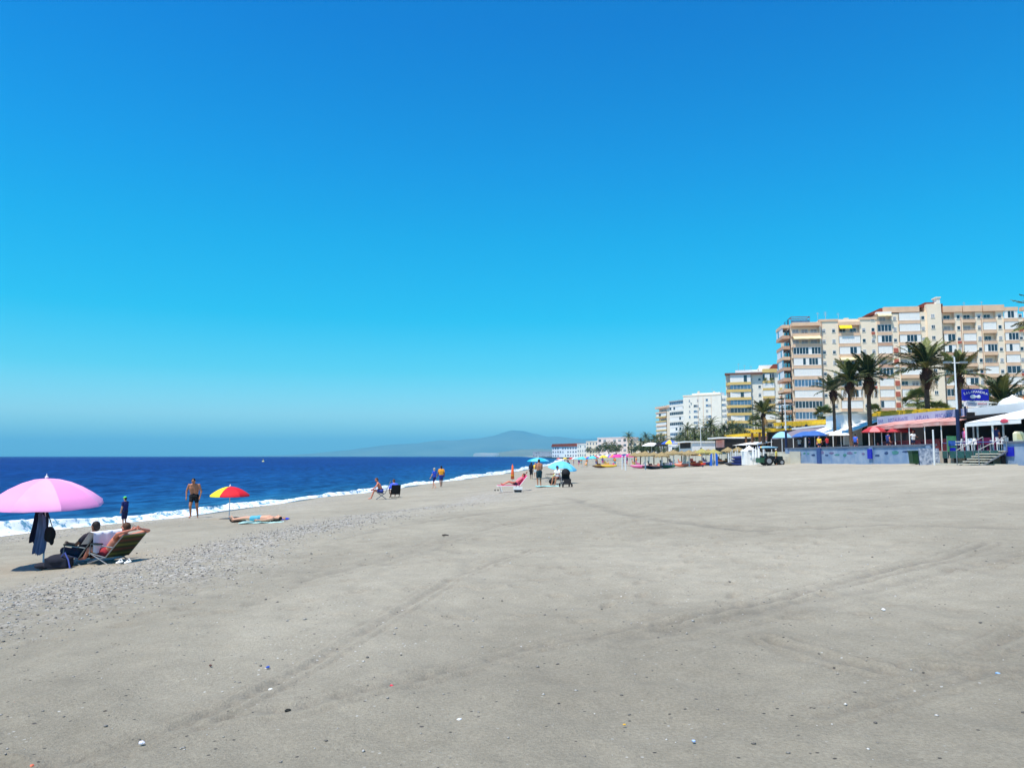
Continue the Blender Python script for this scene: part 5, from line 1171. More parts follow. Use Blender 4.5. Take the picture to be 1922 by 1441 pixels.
# ================================================================ BEACH THINGS AND PEOPLE
M_skin = mat('tanned_skin', (176, 118, 88), .55, .08, 6); M_skinl = mat('light_skin', (214, 160, 132), .55, .06, 6); M_skinr = mat('sun_reddened_skin', (206, 128, 104), .55, .08, 6); M_skind = mat('brown_skin', (128, 82, 60), .55, .08, 6)
M_hair = mat('dark_hair', (28, 22, 20), .7, .3, 20); M_hairg = mat('grey_blond_hair', (190, 180, 150), .7, .2, 20); M_hairb = mat('brown_hair', (84, 52, 32), .7, .3, 20)
def remesh(mb, name, mt, parent, vox, sm=3):
    me = mb.mesh(name, [mt]); o = bpy.data.objects.new(name, me); COL.objects.link(o)
    a = o.modifiers.new('r', 'REMESH'); a.mode = 'VOXEL'; a.voxel_size = vox; a.use_smooth_shade = True
    b_ = o.modifiers.new('s', 'SMOOTH'); b_.iterations = sm; b_.factor = .5
    dg = bpy.context.evaluated_depsgraph_get(); m2 = bpy.data.meshes.new_from_object(o.evaluated_get(dg)); m2.name = name
    bpy.data.objects.remove(o); m2.materials.clear(); m2.materials.append(mt)
    m2.polygons.foreach_set('use_smooth', [True]*len(m2.polygons))
    q = bpy.data.objects.new(name, m2); COL.objects.link(q)
    if parent: q.parent = parent
    return q
V = Vector
STAND = dict(pel=(0, 0, .95), chest=(0, 0, 1.30), neck=(0, .0, 1.49), head=(0, .02, 1.63), sh=(.185, 0, 1.42), el=(.245, -.03, 1.14), wr=(.265, .05, .90), hip=(.09, 0, .92), kn=(.10, .03, .50), an=(.105, -.02, .09), toe=(.12, .14, .03))
def pose(**kw):
    p = {}
    for k, v in STAND.items():
        if k in ('pel', 'chest', 'neck', 'head'): p[k] = V(v)
        else:
            p[k+'R'] = V(v); p[k+'L'] = V((-v[0], v[1], v[2]))
    for k, v in kw.items():
        if k in p: p[k] = V(v)
        else: p[k+'R'] = V(v); p[k+'L'] = V((-v[0], v[1], v[2]))
    return p
def person(label, loc, rz, P, H=1.72, skin=None, hair=None, hairstyle='short', top=None, bottom=None, sleeves=.5, legs=.55, vox=.02, build_=1.0, hat=None, one_piece=False, look=(0, 1, 0), shoes=None):
    skin = skin or M_skin; k = H/1.75
    r = thing('person', label, 'person', loc, rz, None, k); w = build_
    b = MB(); p = P; up = (p['head']-p['neck']).normalized(); fw = V(look).normalized()
    def limb(m, a, c, ra, rb): m.capsule(a, c, ra, rb, 9)
    def torso(m, g=0.0, top_=True, low=True):
        hx = (p['hipR']-p['hipL'])*.5; sx = (p['shR']-p['shL'])*.5
        for s in (1, -1):
            limb(m, p['pel']+hx*s*.45, p['chest']+sx*s*.42, .105*w+g, .115*w+g)
            if top_: limb(m, p['chest']+sx*s*.42, p['neck']+sx*s*.45-(p['neck']-p['chest'])*.35, .11*w+g, .075*w+g)
        if low: limb(m, p['hipR'], p['hipL'], .10*w+g, .10*w+g)
    torso(b)
    limb(b, p['chest'], p['neck'], .10, .06); limb(b, p['neck']-(p['head']-p['neck'])*.3, p['head'], .058, .055)
    R3 = fw.to_track_quat('Y', 'Z').to_matrix()
    if abs(up.z) < .5: R3 = Matrix([(up.cross(-fw)).normalized() if True else None, fw, up]).transposed() if abs(up.dot(fw)) < .9 else R3
    hd = p['head']; rx = R3 @ V((1, 0, 0)); ru = R3 @ V((0, 0, 1)); rf = R3 @ V((0, 1, 0))
    b.ell(hd+ru*.02, (.076, .092, .108), 0, 14, 10, R3); b.capsule(hd-ru*.055+rf*.02, hd-ru*.075+rf*.045, .05, .035, 8)
    b.capsule(hd+rf*.085+ru*.015, hd+rf*.108-ru*.02, .012, .017, 6)
    for s in (1, -1): b.ell(hd+rx*s*.078-rf*.005, (.014, .028, .034), 0, 8, 6, R3)
    for s in 'RL':
        limb(b, p['sh'+s], p['el'+s], .052*w, .040*w); limb(b, p['el'+s], p['wr'+s], .040*w, .027)
        f = (p['wr'+s]-p['el'+s]).normalized(); limb(b, p['wr'+s], p['wr'+s]+f*.075, .028, .034)
        limb(b, p['hip'+s], p['kn'+s], .088*w, .058*w); limb(b, p['kn'+s], p['an'+s], .056*w, .036)
        limb(b, p['an'+s]-(p['toe'+s]-p['an'+s])*.18, p['toe'+s], .036, .028)
    body = remesh(b, 'body', skin, r, vox)
    # fingers, eyes joined to the same body mesh
    fm = MB()
    for s in 'RL':
        f = (p['wr'+s]-p['el'+s]).normalized(); side = f.cross(V((1, 0, 0)));
        side = side.normalized() if side.length > .2 else V((0, 1, 0)); curl = f.cross(side).normalized()*(1 if s == 'R' else -1); base = p['wr'+s]+f*.085
        for j, ln in enumerate((.062, .074, .068, .052)):
            q = base+side*(.030-.019*j); fm.tube([q-f*.03, q+f*ln*.5, q+f*ln*.8-curl*ln*.35], [.0095, .0085, .007], 6)
        q = p['wr'+s]+f*.03+side*.03; fm.tube([q, q+side*.028+f*.03, q+side*.03+f*.062], [.012, .0105, .008], 6)
    for s in (1, -1): fm.ell(hd+rx*s*.030+rf*.083+ru*.022, (.011, .008, .009), 1, 8, 6, R3)
    fm.tube([hd+rf*.089-ru*.045-rx*.022, hd+rf*.094-ru*.045, hd+rf*.089-ru*.045+rx*.022], .0055, 5, 2)
    fo = fm.mesh('f', [skin, M_hair, mat('lips', (150, 80, 72), .5, .05, 5)], True); bm = bmesh.new(); bm.from_mesh(body.data); n0 = len(bm.faces); bm.from_mesh(fo); bm.to_mesh(body.data); bm.free()
    body.data.materials.append(M_hair); body.data.materials.append(MATS['lips'])
    # hair
    if hairstyle:
        h = MB(); h.ell(hd+ru*.045-rf*.02, (.086, .092, .090), 0, 14, 9, R3); h.ell(hd-ru*.01-rf*.05, (.078, .052, .08), 0, 12, 8, R3)
        if hairstyle == 'long': h.capsule(hd-rf*.07, hd-rf*.10-ru*.22, .07, .05, 8)
        if hairstyle == 'bun': h.ell(hd+ru*.06-rf*.12, (.045, .045, .045), 0, 10, 7, R3)
        remesh(h, 'hair', hair or M_hair, r, vox, 2)
    if hat:
        h = MB(); h.ell(hd+ru*.075, (.094, .104, .072), 0, 14, 8, R3); h.ell(hd+ru*.06+rf*.12, (.072, .075, .012), 0, 12, 6, R3); remesh(h, 'cap', hat, r, vox*.8, 1)
    if top:
        t = MB(); torso(t, .016, True, False)
        for s in 'RL':
            if sleeves > 0: limb(t, p['sh'+s], p['sh'+s].lerp(p['el'+s], min(1, sleeves)), .066*w, .058*w)
            if sleeves > 1: limb(t, p['el'+s], p['el'+s].lerp(p['wr'+s], sleeves-1), .056*w, .046*w)
        limb(t, p['chest'], p['neck'].lerp(p['chest'], .25), .115, .07); remesh(t, 'shirt' if not one_piece else 'swimsuit', top, r, vox, 3)
    if bottom:
        t = MB(); hx = (p['hipR']-p['hipL'])*.5
        limb(t, p['pel']+hx*.45, p['pel'].lerp(p['chest'], .22)+hx*.45, .125*w, .118*w); limb(t, p['pel']-hx*.45, p['pel'].lerp(p['chest'], .22)-hx*.45, .125*w, .118*w); limb(t, p['hipR'], p['hipL'], .115*w, .115*w)
        for s in 'RL': limb(t, p['hip'+s], p['hip'+s].lerp(p['kn'+s], min(1, legs)), .106*w, .085*w)
        if legs > 1:
            for s in 'RL': limb(t, p['kn'+s], p['kn'+s].lerp(p['an'+s], legs-1), .078*w, .06*w)
        remesh(t, 'shorts' if legs <= 1 else 'trousers', bottom, r, vox, 3)
    return r
def sit(recl=.3, seat=.40, knee=.5, legout=.42, arms=None):
    """seated figure facing +Y; recl in radians leans it back"""
    pel = V((0, 0, seat+.10)); d = V((0, -math.sin(recl), math.cos(recl)))
    ch = pel+d*.35; ne = pel+d*.54; he = ne+V((0, -math.sin(recl*.5)*.12+.02, .13))
    sh_ = V((.18, ne.y, ne.z))-d*.07; a = arms or dict(el=(.25, sh_.y+.12, sh_.z-.24), wr=(.22, sh_.y+.36, sh_.z-.20))
    return pose(pel=pel, chest=ch, neck=ne, head=he, sh=tuple(sh_), hip=(.09, 0, seat+.08), kn=(.13, legout, seat+.14), an=(.13, legout+.16, .08), toe=(.14, legout+.31, .05), **a)
# ---------------------------------------------------------------- parasols
def parasol(label, loc, R_, H, ch, mats, pole_m=None, gores=8, lean=(0, 0), name='beach_parasol', group=None, fin=True, detail=True, rz=0, flap=.07, inner=None):
    r = thing(name, label, 'parasol', loc, rz, group); r.rotation_euler = (lean[0], lean[1], rz)
    m = MB(); m.tube([(0, 0, -.3), (0, 0, H-ch*.1)], .018 if detail else .03, 8); m.build('pole', pole_m or M_pole, r)
    c = MB(); n = 5; sub = 4
    for g in range(gores):
        P = []
        for i in range(n+1):
            t = i/n; row = []
            for j in range(sub+1):
                a = 2*PI*(g+j/sub)/gores; q = 1-.055*math.sin(PI*j/sub)*(t**1.2); rad = R_*t**.92*q
                z = H-ch*t**1.75-.02*math.sin(PI*j/sub)*t
                row.append((rad*math.cos(a), rad*math.sin(a), z))
            P.append(row)
        last = P[-1]; fl = [(x*1.015, y*1.015, z-flap*(.75+.25*abs(math.cos(PI*j/sub)))) for j, (x, y, z) in enumerate(last)]; P.append(fl)
        c.grid(P, g % len(mats)); c.grid([[(x*.992, y*.992, z-.008) for x, y, z in row] for row in P][::-1], g % len(mats))
    c.build('canopy', mats, r, True)
    if detail:
        rb = MB()
        for g in range(gores):
            a = 2*PI*g/gores; Q = [(R_*t**.92*math.cos(a)*.985, R_*t**.92*math.sin(a)*.985, H-ch*t**1.75-.02) for t in np.linspace(.02, .99, 6)]
            k_ = MB(); k_.tube(Q, .006, 5); k_.tube([(0, 0, H-ch*.9), Q[3]], .005, 5); k_.build('rib', M_steel, r)
        f = MB(); f.lathe([(.03, H-.01), (.035, H+.03), (.012, H+.06), (.008, H+.09), (.001, H+.10)], 8); f.build('finial', M_pole, r)
    return r
M_pink = mat('pale_pink_canopy', (248, 164, 214), .9, .05, 1.5, two=(252, 180, 222)); M_pinkd = mat('pink_canopy_darker', (244, 154, 208), .8, .05, 1.5)
M_red = mat('red_canopy', (222, 22, 40), .75, .06, 2); M_yel2 = mat('yellow_canopy', (238, 216, 40), .75, .06, 2); M_lblue = mat('light_blue_canopy', (90, 190, 232), .75, .06, 2, two=(130, 212, 240)); M_cyan = mat('cyan_canopy', (40, 180, 220), .75, .06, 2)
g0 = ground(81, 1063); D0 = g0.y
PK = parasol('big pale pink parasol at the left edge of the picture, garments hung from its pole', g0, 1.12, 1.86, .50, [M_pink, M_pinkd], lean=(.06, .02))
# garments on its pole
def garment(name, label, cat, x, z0, z1, w, m, y=-.05, mats2=None, seed=1):
    R = random.Random(seed); r = thing(name, label, cat, (g0.x+x, g0.y+y, g0.z+z0)); mb = MB(); n, k = 9, 9; P = []
    for i in range(n):
        t = i/(n-1); ww = w*(.35+.65*min(1, t*2.2))*(1+.08*math.sin(t*9)); row = []
        for j in range(k): u = j/(k-1)-.5; row.append((u*ww+.03*math.sin(t*4), -.05*math.cos(u*16+t*2)-.03, (z1-z0)*(1-t)+(-.10*abs(u) if i == 0 else 0)+(.05*math.sin(j*2.7) if i == n-1 else 0)))
        P.append(row)
    mb.grid(P, 0); mb.grid([[(a, b_+.07, c) for a, b_, c in row] for row in P][::-1], 0)
    for e in (0, -1): mb.grid([[row[e] for row in P], [(row[e][0], row[e][1]+.07, row[e][2]) for row in P]], 0)
    mb.build('cloth', m, r, True)
    return r
garment('beach_robe', 'long navy robe hanging from the pink parasol pole', 'robe', -.10, .50, 1.40, .26, mat('navy_cloth', (20, 26, 56), .9, .2, 4), seed=1)
garment('grey_towel', 'grey blue towel hanging beside the navy robe on the parasol pole', 'towel', -.02, .28, 1.15, .17, mat('grey_blue_cloth', (104, 124, 160), .9, .15, 4), -.13, seed=2)
bg_ = thing('shoulder_bag', 'small black bag hanging on the right of the pink parasol pole', 'bag', (g0.x+.16, g0.y-.1, g0.z+.52)); m = MB(); m.ell((0, 0, .16), (.13, .07, .17), 0, 12, 8); m.ell((.05, 0, .02), (.05, .04, .09), 0, 8, 6); remesh(m, 'pouch', M_black, bg_, .012); m = MB(); m.tube([(-.06, 0, .3), (-.14, .05, .75)], .01, 5); m.tube([(.05, 0, .3), (-.14, .05, .75)], .01, 5); m.build('strap', M_black, bg_)
# ---------------------------------------------------------------- folding beach chairs (open side +Y)
def beach_chair(label, loc, rz, ms, back=.62, seat=.34, blen=.78, group=None, fm=None):
    r = thing('beach_chair', label, 'beach chair', loc, rz, group); fm = fm or M_steel; w = .27; d = V((0, -math.sin(back), math.cos(back)))
    s0, s1 = V((0, .28, seat+.04)), V((0, -.20, seat-.03)); b1 = s1+d*blen
    f = MB()
    for s in (-1, 1):
        o = V((s*w, 0, 0)); f.tube([s0+o, s1+o], .012, 7); f.tube([s1+o, b1+o], .012, 7)
        f.tube([s0+o+V((0, -.02, 0)), V((s*w, -.30, 0))], .012, 7); f.tube([s1+o+V((0, .04, 0)), V((s*w, .30, 0))], .012, 7)
        f.tube([s1+d*.30+o*1.04, V((s*w*1.04, .22, seat+.22)), V((s*w*1.04, .24, seat))], .012, 7)
    f.tube([b1-V((w, 0, 0)), b1+V((w, 0, 0))], .012, 7); f.tube([V((-w, -.30, .01)), V((w, -.30, .01))], .012, 7); f.tube([V((-w, .30, .01)), V((w, .30, .01))], .012, 7); f.build('frame', fm, r)
    for s in (-1, 1): m = MB(); m.box((s*w*1.04, .06, seat+.235), (.045, .34, .025)); m.build('armrest', M_black, r)
    for nm, a, c, n in (('seat', s0, s1, 6), ('backrest', s1, b1, 10)):
        m = MB()
        for i in range(n):
            p, q = a.lerp(c, i/n), a.lerp(c, (i+1)/n); sag = V((0, 0, -.03*math.sin(PI*(i+.5)/n))) if nm == 'seat' else V((0, -.015, 0))
            th_ = V((0, .006, .006)); X_ = V((w-.01, 0, 0)); m.add([p-X_+sag, p+X_+sag, q+X_+sag, q-X_+sag, p-X_+sag+th_, p+X_+sag+th_, q+X_+sag+th_, q-X_+sag+th_], [(0,1,2,3),(7,6,5,4),(0,4,5,1),(1,5,6,2),(2,6,7,3),(3,7,4,0)], i % len(ms))
        m.build(nm, ms, r)
    return r
M_olive = mat('olive_webbing', (50, 50, 26), .85, .15, 5); M_lime = mat('lime_webbing', (88, 92, 38), .85, .1, 5); M_brownw = mat('rust_webbing', (84, 46, 34), .85, .1, 5)
def pg(px, py, dz=0): g = ground(px, py); return V((g.x, g.y, g.z+dz))
c1 = pg(156, 1058); c2 = pg(206, 1056)
RZ = math.radians(66)      # chairs look out to the sea, left and a little away
beach_chair('dark framed beach chair in the shade of the pink parasol, white towel over its back', c1, RZ, [mat('navy_webbing', (24, 28, 60), .85, .1, 5), M_black], .75, .18, .72)
beach_chair('olive and rust striped beach chair, its back leaning towards the right, right of the towel', c2, RZ, [M_olive, M_lime, M_olive, M_brownw], .80, .17, .66)
vd = .62
def towel_drape():
    r = thing('white_towel', 'white towel draped over the back of the shaded beach chair', 'towel', c1, RZ); d = V((0, -math.sin(.75), math.cos(.75))); top = V((0, -.20, .15))+d*.76; P = []
    for i in range(12):
        t = i/11; row = []
        for j in range(15):
            u = (j/14-.5)*.78; fold = .020*math.sin(j*1.7+t*2)+.012*math.sin(j*.9)
            if t < .3: p = top-d*(.3-t)*1.3+V((0, .035, 0))
            else: k_ = (t-.3)/.7; p = top+V((0, -.06-.02*k_, -.42*k_-.03*math.sin(j*1.3)*k_+(.10 if 5 < j < 7 else 0)*k_))
            row.append((u, p.y+fold, p.z+.03))
        P.append(row)
    m = MB(); m.grid(P); m.grid([[(a, b_-.012, c+.004) for a, b_, c in row] for row in P][::-1]); m.build('cloth', mat('white_towelling', (226, 228, 236), .95, .04, 8), r, True)
towel_drape()
person('dark haired person reclining in the shaded beach chair under the pink parasol', c1, RZ, sit(.62, .14, legout=.46, arms=dict(el=(.28, -.10, .44), wr=(.24, .16, .46))), 1.66, M_skind, M_hair, 'short', mat('dark_top', (46, 40, 52), .85, .2, 4), mat('dark_trousers', (40, 40, 60), .85, .2, 4), legs=1.0)
person('sunbather with arms raised behind the head in the olive striped beach chair', c2, RZ, sit(.84, .14, legout=.46, arms=dict(el=(.38, -.66, .66), wr=(.12, -.74, .72))), 1.68, M_skinr, M_hairb, 'short', None, mat('red_shorts', (150, 40, 52), .85, .1, 4))
b_ = thing('beach_bag', 'large dark bag lying in the shade left of the chairs', 'bag', pg(110, 1068)); m = MB(); m.box((0, 0, .13), (.46, .26, .20)); m.ell((0, 0, .17), (.26, .17, .13), 0, 14, 8); m.ell((-.34, .02, .06), (.16, .13, .07), 0, 12, 8); remesh(m, 'pouch', mat('charcoal_bag_cloth', (30, 32, 46), .9, .2, 5), b_, .02); m = MB(); m.tube([(.1, -.1, .26), (.2, -.16, .34), (.3, -.2, .2), (.36, -.24, .05)], .014, 6); m.build('handle', mat('blue_webbing', (70, 84, 160), .8, .1, 4), b_)
b_ = thing('sandals', 'pair of white sandals under the olive striped chair', 'sandals', pg(232, 1058)); m = MB()
for x in (-.08, .08):
    m = MB(); m.ell((x, 0, .03), (.05, .13, .02), 0, 10, 6); m.tube([(x-.05, .03, .03), (x, .05, .09), (x+.05, .03, .03)], .012, 5); m.build('sandal', M_white, b_)
# child, man
walk = dict(kn=None)
person('small child in a green cap and navy clothes standing at the water edge', pg(233, 989), math.radians(75), pose(elR=(.22, .10, 1.18), wrR=(.20, .26, 1.10), elL=(-.22, .02, 1.15), wrL=(-.2, .10, .93)), 1.08, M_skinl, M_hair, 'short', mat('navy_tshirt', (26, 34, 96), .85, .15, 4), mat('navy_shorts', (22, 26, 70), .85, .15, 4), .6, .9, .02, 1.12, hat=mat('green_cap', (96, 210, 90), .8, .08, 4))
Pm = pose(pel=(0, -.02, .95), chest=(0, .06, 1.29), neck=(0, .13, 1.46), head=(.0, .22, 1.57), shR=(.205, .08, 1.41), shL=(-.205, .08, 1.41), elR=(.31, .04, 1.14), wrR=(.29, .12, .90), elL=(-.30, .06, 1.13), wrL=(-.27, .16, .90), hipR=(.09, 0, .92), hipL=(-.09, 0, .92), knR=(.12, .12, .52), anR=(.13, -.05, .10), toeR=(.15, .11, .03), knL=(-.12, -.02, .49), anL=(-.14, -.14, .10), toeL=(-.17, .02, .03))
person('bare chested man in black swim shorts walking from the sea with his head bowed', pg(363, 972), PI+.15, Pm, 1.76, M_skin, M_hair, 'short', None, mat('black_shorts', (16, 16, 20), .8, .2, 4), legs=.5, vox=.016, build_=1.08, look=(0, .8, -.55))
# red and yellow parasol with a lying person
g1 = pg(430, 973); parasol('small red and yellow parasol near the water, between the walking man and the sunbather', g1, .76, 1.30, .34, [M_yel2, M_red, M_red], gores=6, rz=.35, flap=.06)
g2 = pg(485, 981); lie = pose(pel=(0, 0, .13), chest=(0, -.36, .14), neck=(0, -.56, .14), head=(0, -.70, .15), sh=(.19, -.50, .13), hip=(.09, .02, .13), kn=(.12, .47, .16), an=(.12, .90, .10), toe=(.16, .98, .22), elR=(.32, -.62, .12), wrR=(.16, -.82, .12), elL=(-.30, -.30, .10), wrL=(-.28, -.04, .10))
person('sunbather in turquoise shorts lying on their back on towels, head on the right', (g2.x, g2.y, g2.z+.02), math.radians(97), lie, 1.76, M_skinl, M_hair, 'long', None, mat('turquoise_shorts', (90, 176, 200), .8, .1, 4), 0, .5, look=(0, 0, 1))
def towel(label, px, py, w, l, rz, m, name='towel', z=.012):
    g = pg(px, py); r = thing(name, label, 'towel', (g.x, g.y, g.z+.03), rz); mb = MB(); P = [[((j/10-.5)*w, (i/14-.5)*l, .012*math.sin(i*1.3+j)+.01*math.sin(j*2.1)+gz(g.x, g.y)-g.z) for j in range(11)] for i in range(15)]
    mb.grid(P); mb.grid([[(a, b_, c-.02) for a, b_, c in row] for row in P][::-1]); mb.build('cloth', m, r, True); return r
towel('pale mint towel under the lying sunbather', 492, 981, .75, 1.5, math.radians(97), mat('mint_towel', (170, 210, 206), .95, .08, 8))
towel('royal blue towel under the head of the lying sunbather', 528, 975, .7, .55, math.radians(97), mat('royal_blue_towel', (44, 58, 190), .95, .08, 8))
b_ = thing('beach_bag', 'dark bag in the shadow of the red and yellow parasol', 'bag', pg(442, 980)); m = MB(); m.ell((0, 0, .09), (.24, .14, .11), 0, 12, 7); m.ell((.28, 0, .06), (.12, .1, .07), 0, 10, 6); remesh(m, 'pouch', M_black, b_, .02)
# seated pair near the water
g3 = pg(716, 937); beach_chair('low beach chair of the bare chested man leaning forward by the water', g3, math.radians(100), [M_olive, M_brownw], .4, .36)
Ps = sit(-.45, .38, legout=.42, arms=dict(el=(.24, .32, .72), wr=(.15, .50, .58)))
person('bare chested man in blue shorts leaning forward on a beach chair by the water', g3, math.radians(100), Ps, 1.76, M_skinr, M_hairb, 'short', None, mat('blue_shorts', (40, 60, 150), .8, .1, 4), look=(0, .9, -.4))
g4 = pg(741, 934); beach_chair('black low beach chair of the person in a blue shirt', g4, math.radians(20), [M_black], .35, .24, .6, fm=M_black)
person('person in a bright blue shirt bending forward on a low black chair', g4, math.radians(20), sit(-.55, .28, legout=.42, arms=dict(el=(.30, .22, .52), wr=(.26, .38, .36))), 1.74, M_skinl, M_hairb, 'short', mat('bright_blue_shirt', (70, 96, 220), .85, .1, 3), M_black, .8, build_=1.25, look=(0, .8, -.6))
# the strolling pair
wk = pose(knR=(.10, .16, .52), anR=(.10, .20, .10), toeR=(.12, .35, .04), knL=(-.10, 0, .50), anL=(-.10, -.24, .14), toeL=(-.11, -.10, .03), elR=(.25, -.10, 1.16), wrR=(.26, .0, .92), elL=(-.25, .06, 1.15), wrL=(-.25, .20, .95))
person('strolling woman with pale hair and blue top beside the man in orange', pg(815, 917), math.radians(60), wk, 1.62, M_skinl, M_hairg, 'short', mat('blue_top', (60, 90, 210), .85, .1, 3), mat('dark_blue_skirt', (30, 44, 110), .85, .1, 3), .5, .6, .025)
person('strolling man in an orange shirt and blue shorts at the water edge', pg(828, 914), math.radians(20), wk, 1.74, M_skind, M_hair, 'short', mat('orange_shirt', (246, 160, 40), .85, .1, 3), mat('blue_shorts', (40, 60, 150), .8, .1, 4), .6, .6, .025, 1.15)
# closed orange parasol, pink lounger and sunbather
g5 = pg(962, 908); r = thing('closed_parasol', 'furled orange parasol standing upright beside the pink lounger', 'parasol', g5); m = MB(); m.tube([(0, 0, -.3), (0, 0, 1.55)], .02, 8); m.build('pole', M_pole, r)
m = MB(); m.lathe([(.045, .38), (.13, .40), (.12, .7), (.095, 1.1), (.06, 1.45), (.02, 1.62), (.002, 1.66)], 10)
for k_ in range(8): a = k_*PI/4; m.tube([(math.cos(a)*.12, math.sin(a)*.12, .40), (math.cos(a)*.10, math.sin(a)*.10, .9), (math.cos(a)*.05, math.sin(a)*.05, 1.5)], [.03, .025, .012], 5)
m.build('canopy', mat('orange_canopy', (240, 110, 60), .8, .08, 2), r, True); m = MB(); m.tube([(0, 0, .68), (0, 0, .72)], .14, 10); m.build('tie_strap', M_yel2, r)
def lounger(label, loc, rz, mm, fm, name='sun_lounger', group=None, back=.9, L=1.25):
    r = thing(name, label, 'sun lounger', loc, rz, group); f = MB()
    for s in (-1, 1): f.tube([(s*.3, -.5, .34), (s*.3, L-.5, .34)], .02, 6); f.tube([(s*.3, -.5, .34), (s*.3, -.5-math.cos(back)*.7, .34+math.sin(back)*.7)], .02, 6)
    f.tube([(-.3, L-.5, .34), (.3, L-.5, .34)], .02, 6); f.build('frame', fm, r)
    for s in (-1, 1):
        for y in (-.35, L-.65): l = MB(); l.tube([(s*.3, y, .34), (s*.32, y-.1, 0)], .02, 6); l.build('leg', fm, r)
    m = MB(); m.box((0, L/2-.5, .365), (.56, L-.03, .035)); m.build('mattress', mm, r)
    m = MB(); m.box((0, -.5-math.cos(back)*.35, .385+math.sin(back)*.35), (.56, .7, .035), rx=-back); m.build('backrest', mm, r); return r
g6 = pg(958, 923); M_hot = mat('pink_mesh_fabric', (222, 60, 120), .85, .1, 3)
lounger('pink fabric lounger with white frame below the furled orange parasol', g6, math.radians(98), M_hot, M_white)
person('sunbather in a pink top reclining on the pink lounger', (g6.x, g6.y, g6.z), math.radians(98), pose(pel=(0, -.35, .50), chest=(0, -.58, .72), neck=(0, -.72, .86), head=(0, -.80, .98), sh=(.18, -.68, .82), hip=(.09, -.33, .48), kn=(.12, .10, .62), an=(.12, .48, .44), toe=(.14, .58, .52), elR=(.3, -.95, 1.02), wrR=(.1, -1.0, 1.12), elL=(-.26, -.45, .66), wrL=(-.22, -.25, .60)), 1.66, M_skinr, M_hairb, 'short', mat('pink_top', (230, 110, 140), .85, .1, 3), mat('dark_shorts', (50, 36, 60), .85, .1, 3), .3, .4)
b_ = thing('tote_bag', 'white and black bag on the sand under the pink lounger', 'bag', pg(972, 924)); m = MB(); m.prism([(-.2, 0), (.2, 0), (.26, .3), (-.26, .3)], -.09, .09, 0, 'y'); m.build('pouch', M_white, b_); m = MB(); m.prism([(-.19, .02), (.19, .02), (.22, .15), (-.22, .15)], -.1, -.092, 0, 'y'); m.build('pocket', M_black, b_); m = MB(); m.tube([(-.12, 0, .3), (0, 0, .48), (.12, 0, .3)], .012, 5); m.build('handle', M_black, b_)
b_ = thing('sandals', 'dark sandals on the sand left of the pink lounger', 'sandals', pg(932, 921))
for x in (-.09, .09): m = MB(); m.ell((x, 0, .03), (.05, .13, .025), 0, 10, 6); m.tube([(x-.05, .03, .03), (x, .05, .1), (x+.05, .03, .03)], .014, 5); m.build('sandal', M_black, b_)
# the group by the pushchair
person('bare chested man in dark teal shorts standing with folded arms before the cyan parasol', pg(1012, 914), math.radians(20), pose(el=(.24, .10, 1.14), wr=(.04, .22, 1.20), head=(0, .05, 1.62)), 1.76, M_skin, M_hair, 'short', None, mat('dark_teal_shorts', (24, 56, 66), .8, .1, 4), legs=.7, vox=.022, build_=1.1)
person('person in black standing behind the man with folded arms', pg(997, 899), math.radians(-30), pose(head=(0, .06, 1.62)), 1.66, M_skind, M_hair, 'long', mat('black_dress', (24, 24, 44), .85, .2, 4), mat('black_skirt', (22, 22, 36), .85, .2, 4), 1.2, 1.0, .025)
person('person in a yellow top partly hidden behind the man with folded arms', pg(1005, 897), math.radians(160), pose(), 1.60, M_skinl, M_hairb, 'short', mat('yellow_top', (246, 200, 70), .85, .1, 3), mat('white_shorts', (226, 226, 226), .85, .05, 3), .8, .6, .03)
g7 = pg(1052, 908); parasol('broad light blue parasol leaning over the seated family by the pushchair', g7, .98, 1.55, .46, [M_lblue], lean=(.12, .12), gores=8, flap=.06)
person('seated person in a white shirt and navy cap under the light blue parasol', pg(1048, 911), math.radians(140), sit(-.15, .40, legout=.4), 1.70, M_skin, M_hair, 'short', mat('white_shirt', (232, 232, 236), .85, .03, 3), mat('dark_red_shorts', (90, 34, 34), .85, .1, 3), hat=mat('navy_cap', (30, 44, 110), .8, .1, 4))
beach_chair('low chair under the light blue parasol', pg(1048, 911), math.radians(140), [mat('striped_cloth', (170, 176, 150), .85, .1, 3), M_white], .3, .36)
beach_chair('yellow and white beach chair left of the light blue parasol pole', pg(1031, 904), math.radians(100), [mat('yellow_green_cloth', (214, 220, 110), .85, .1, 3), M_white], .75, .36, .9)
def stroller():
    r = thing('pushchair', 'black pushchair with rounded hood standing right of the light blue parasol pole', 'pushchair', pg(1062, 914), math.radians(10)); 
    m = MB(); m.ell((0, .0, .78), (.27, .30, .32), 0, 16, 10, None, -.1); remesh(m, 'hood', M_black, r, .02, 2)
    m = MB(); m.box((0, .05, .62), (.46, .12, .46), rx=.2); m.box((0, -.16, .45), (.46, .46, .08)); m.box((0, -.42, .32), (.42, .07, .28), rx=-.3); m.build('seat', M_black, r)
    m = MB()
    for s in (-1, 1): m.tube([(s*.26, .42, 1.02), (s*.26, .15, .6), (s*.26, -.35, .12)], .016, 6); m.tube([(s*.26, .1, .55), (s*.27, .32, .12)], .016, 6)
    m.tube([(-.26, .42, 1.02), (.26, .42, 1.02)], .018, 6); m.build('frame', M_steel, r)
    for x, y in ((-.27, -.38), (.27, -.38), (-.29, .34), (.29, .34)):
        w_ = MB(); w_.tube([(x-.02, y, .12), (x+.02, y, .12)], .12, 14); w_.build('wheel', M_black, r)
    m = MB(); m.box((0, .05, .24), (.4, .5, .14)); m.build('basket', mat('dark_grey_plastic', (46, 48, 54), .6, .1, 4), r)
stroller()
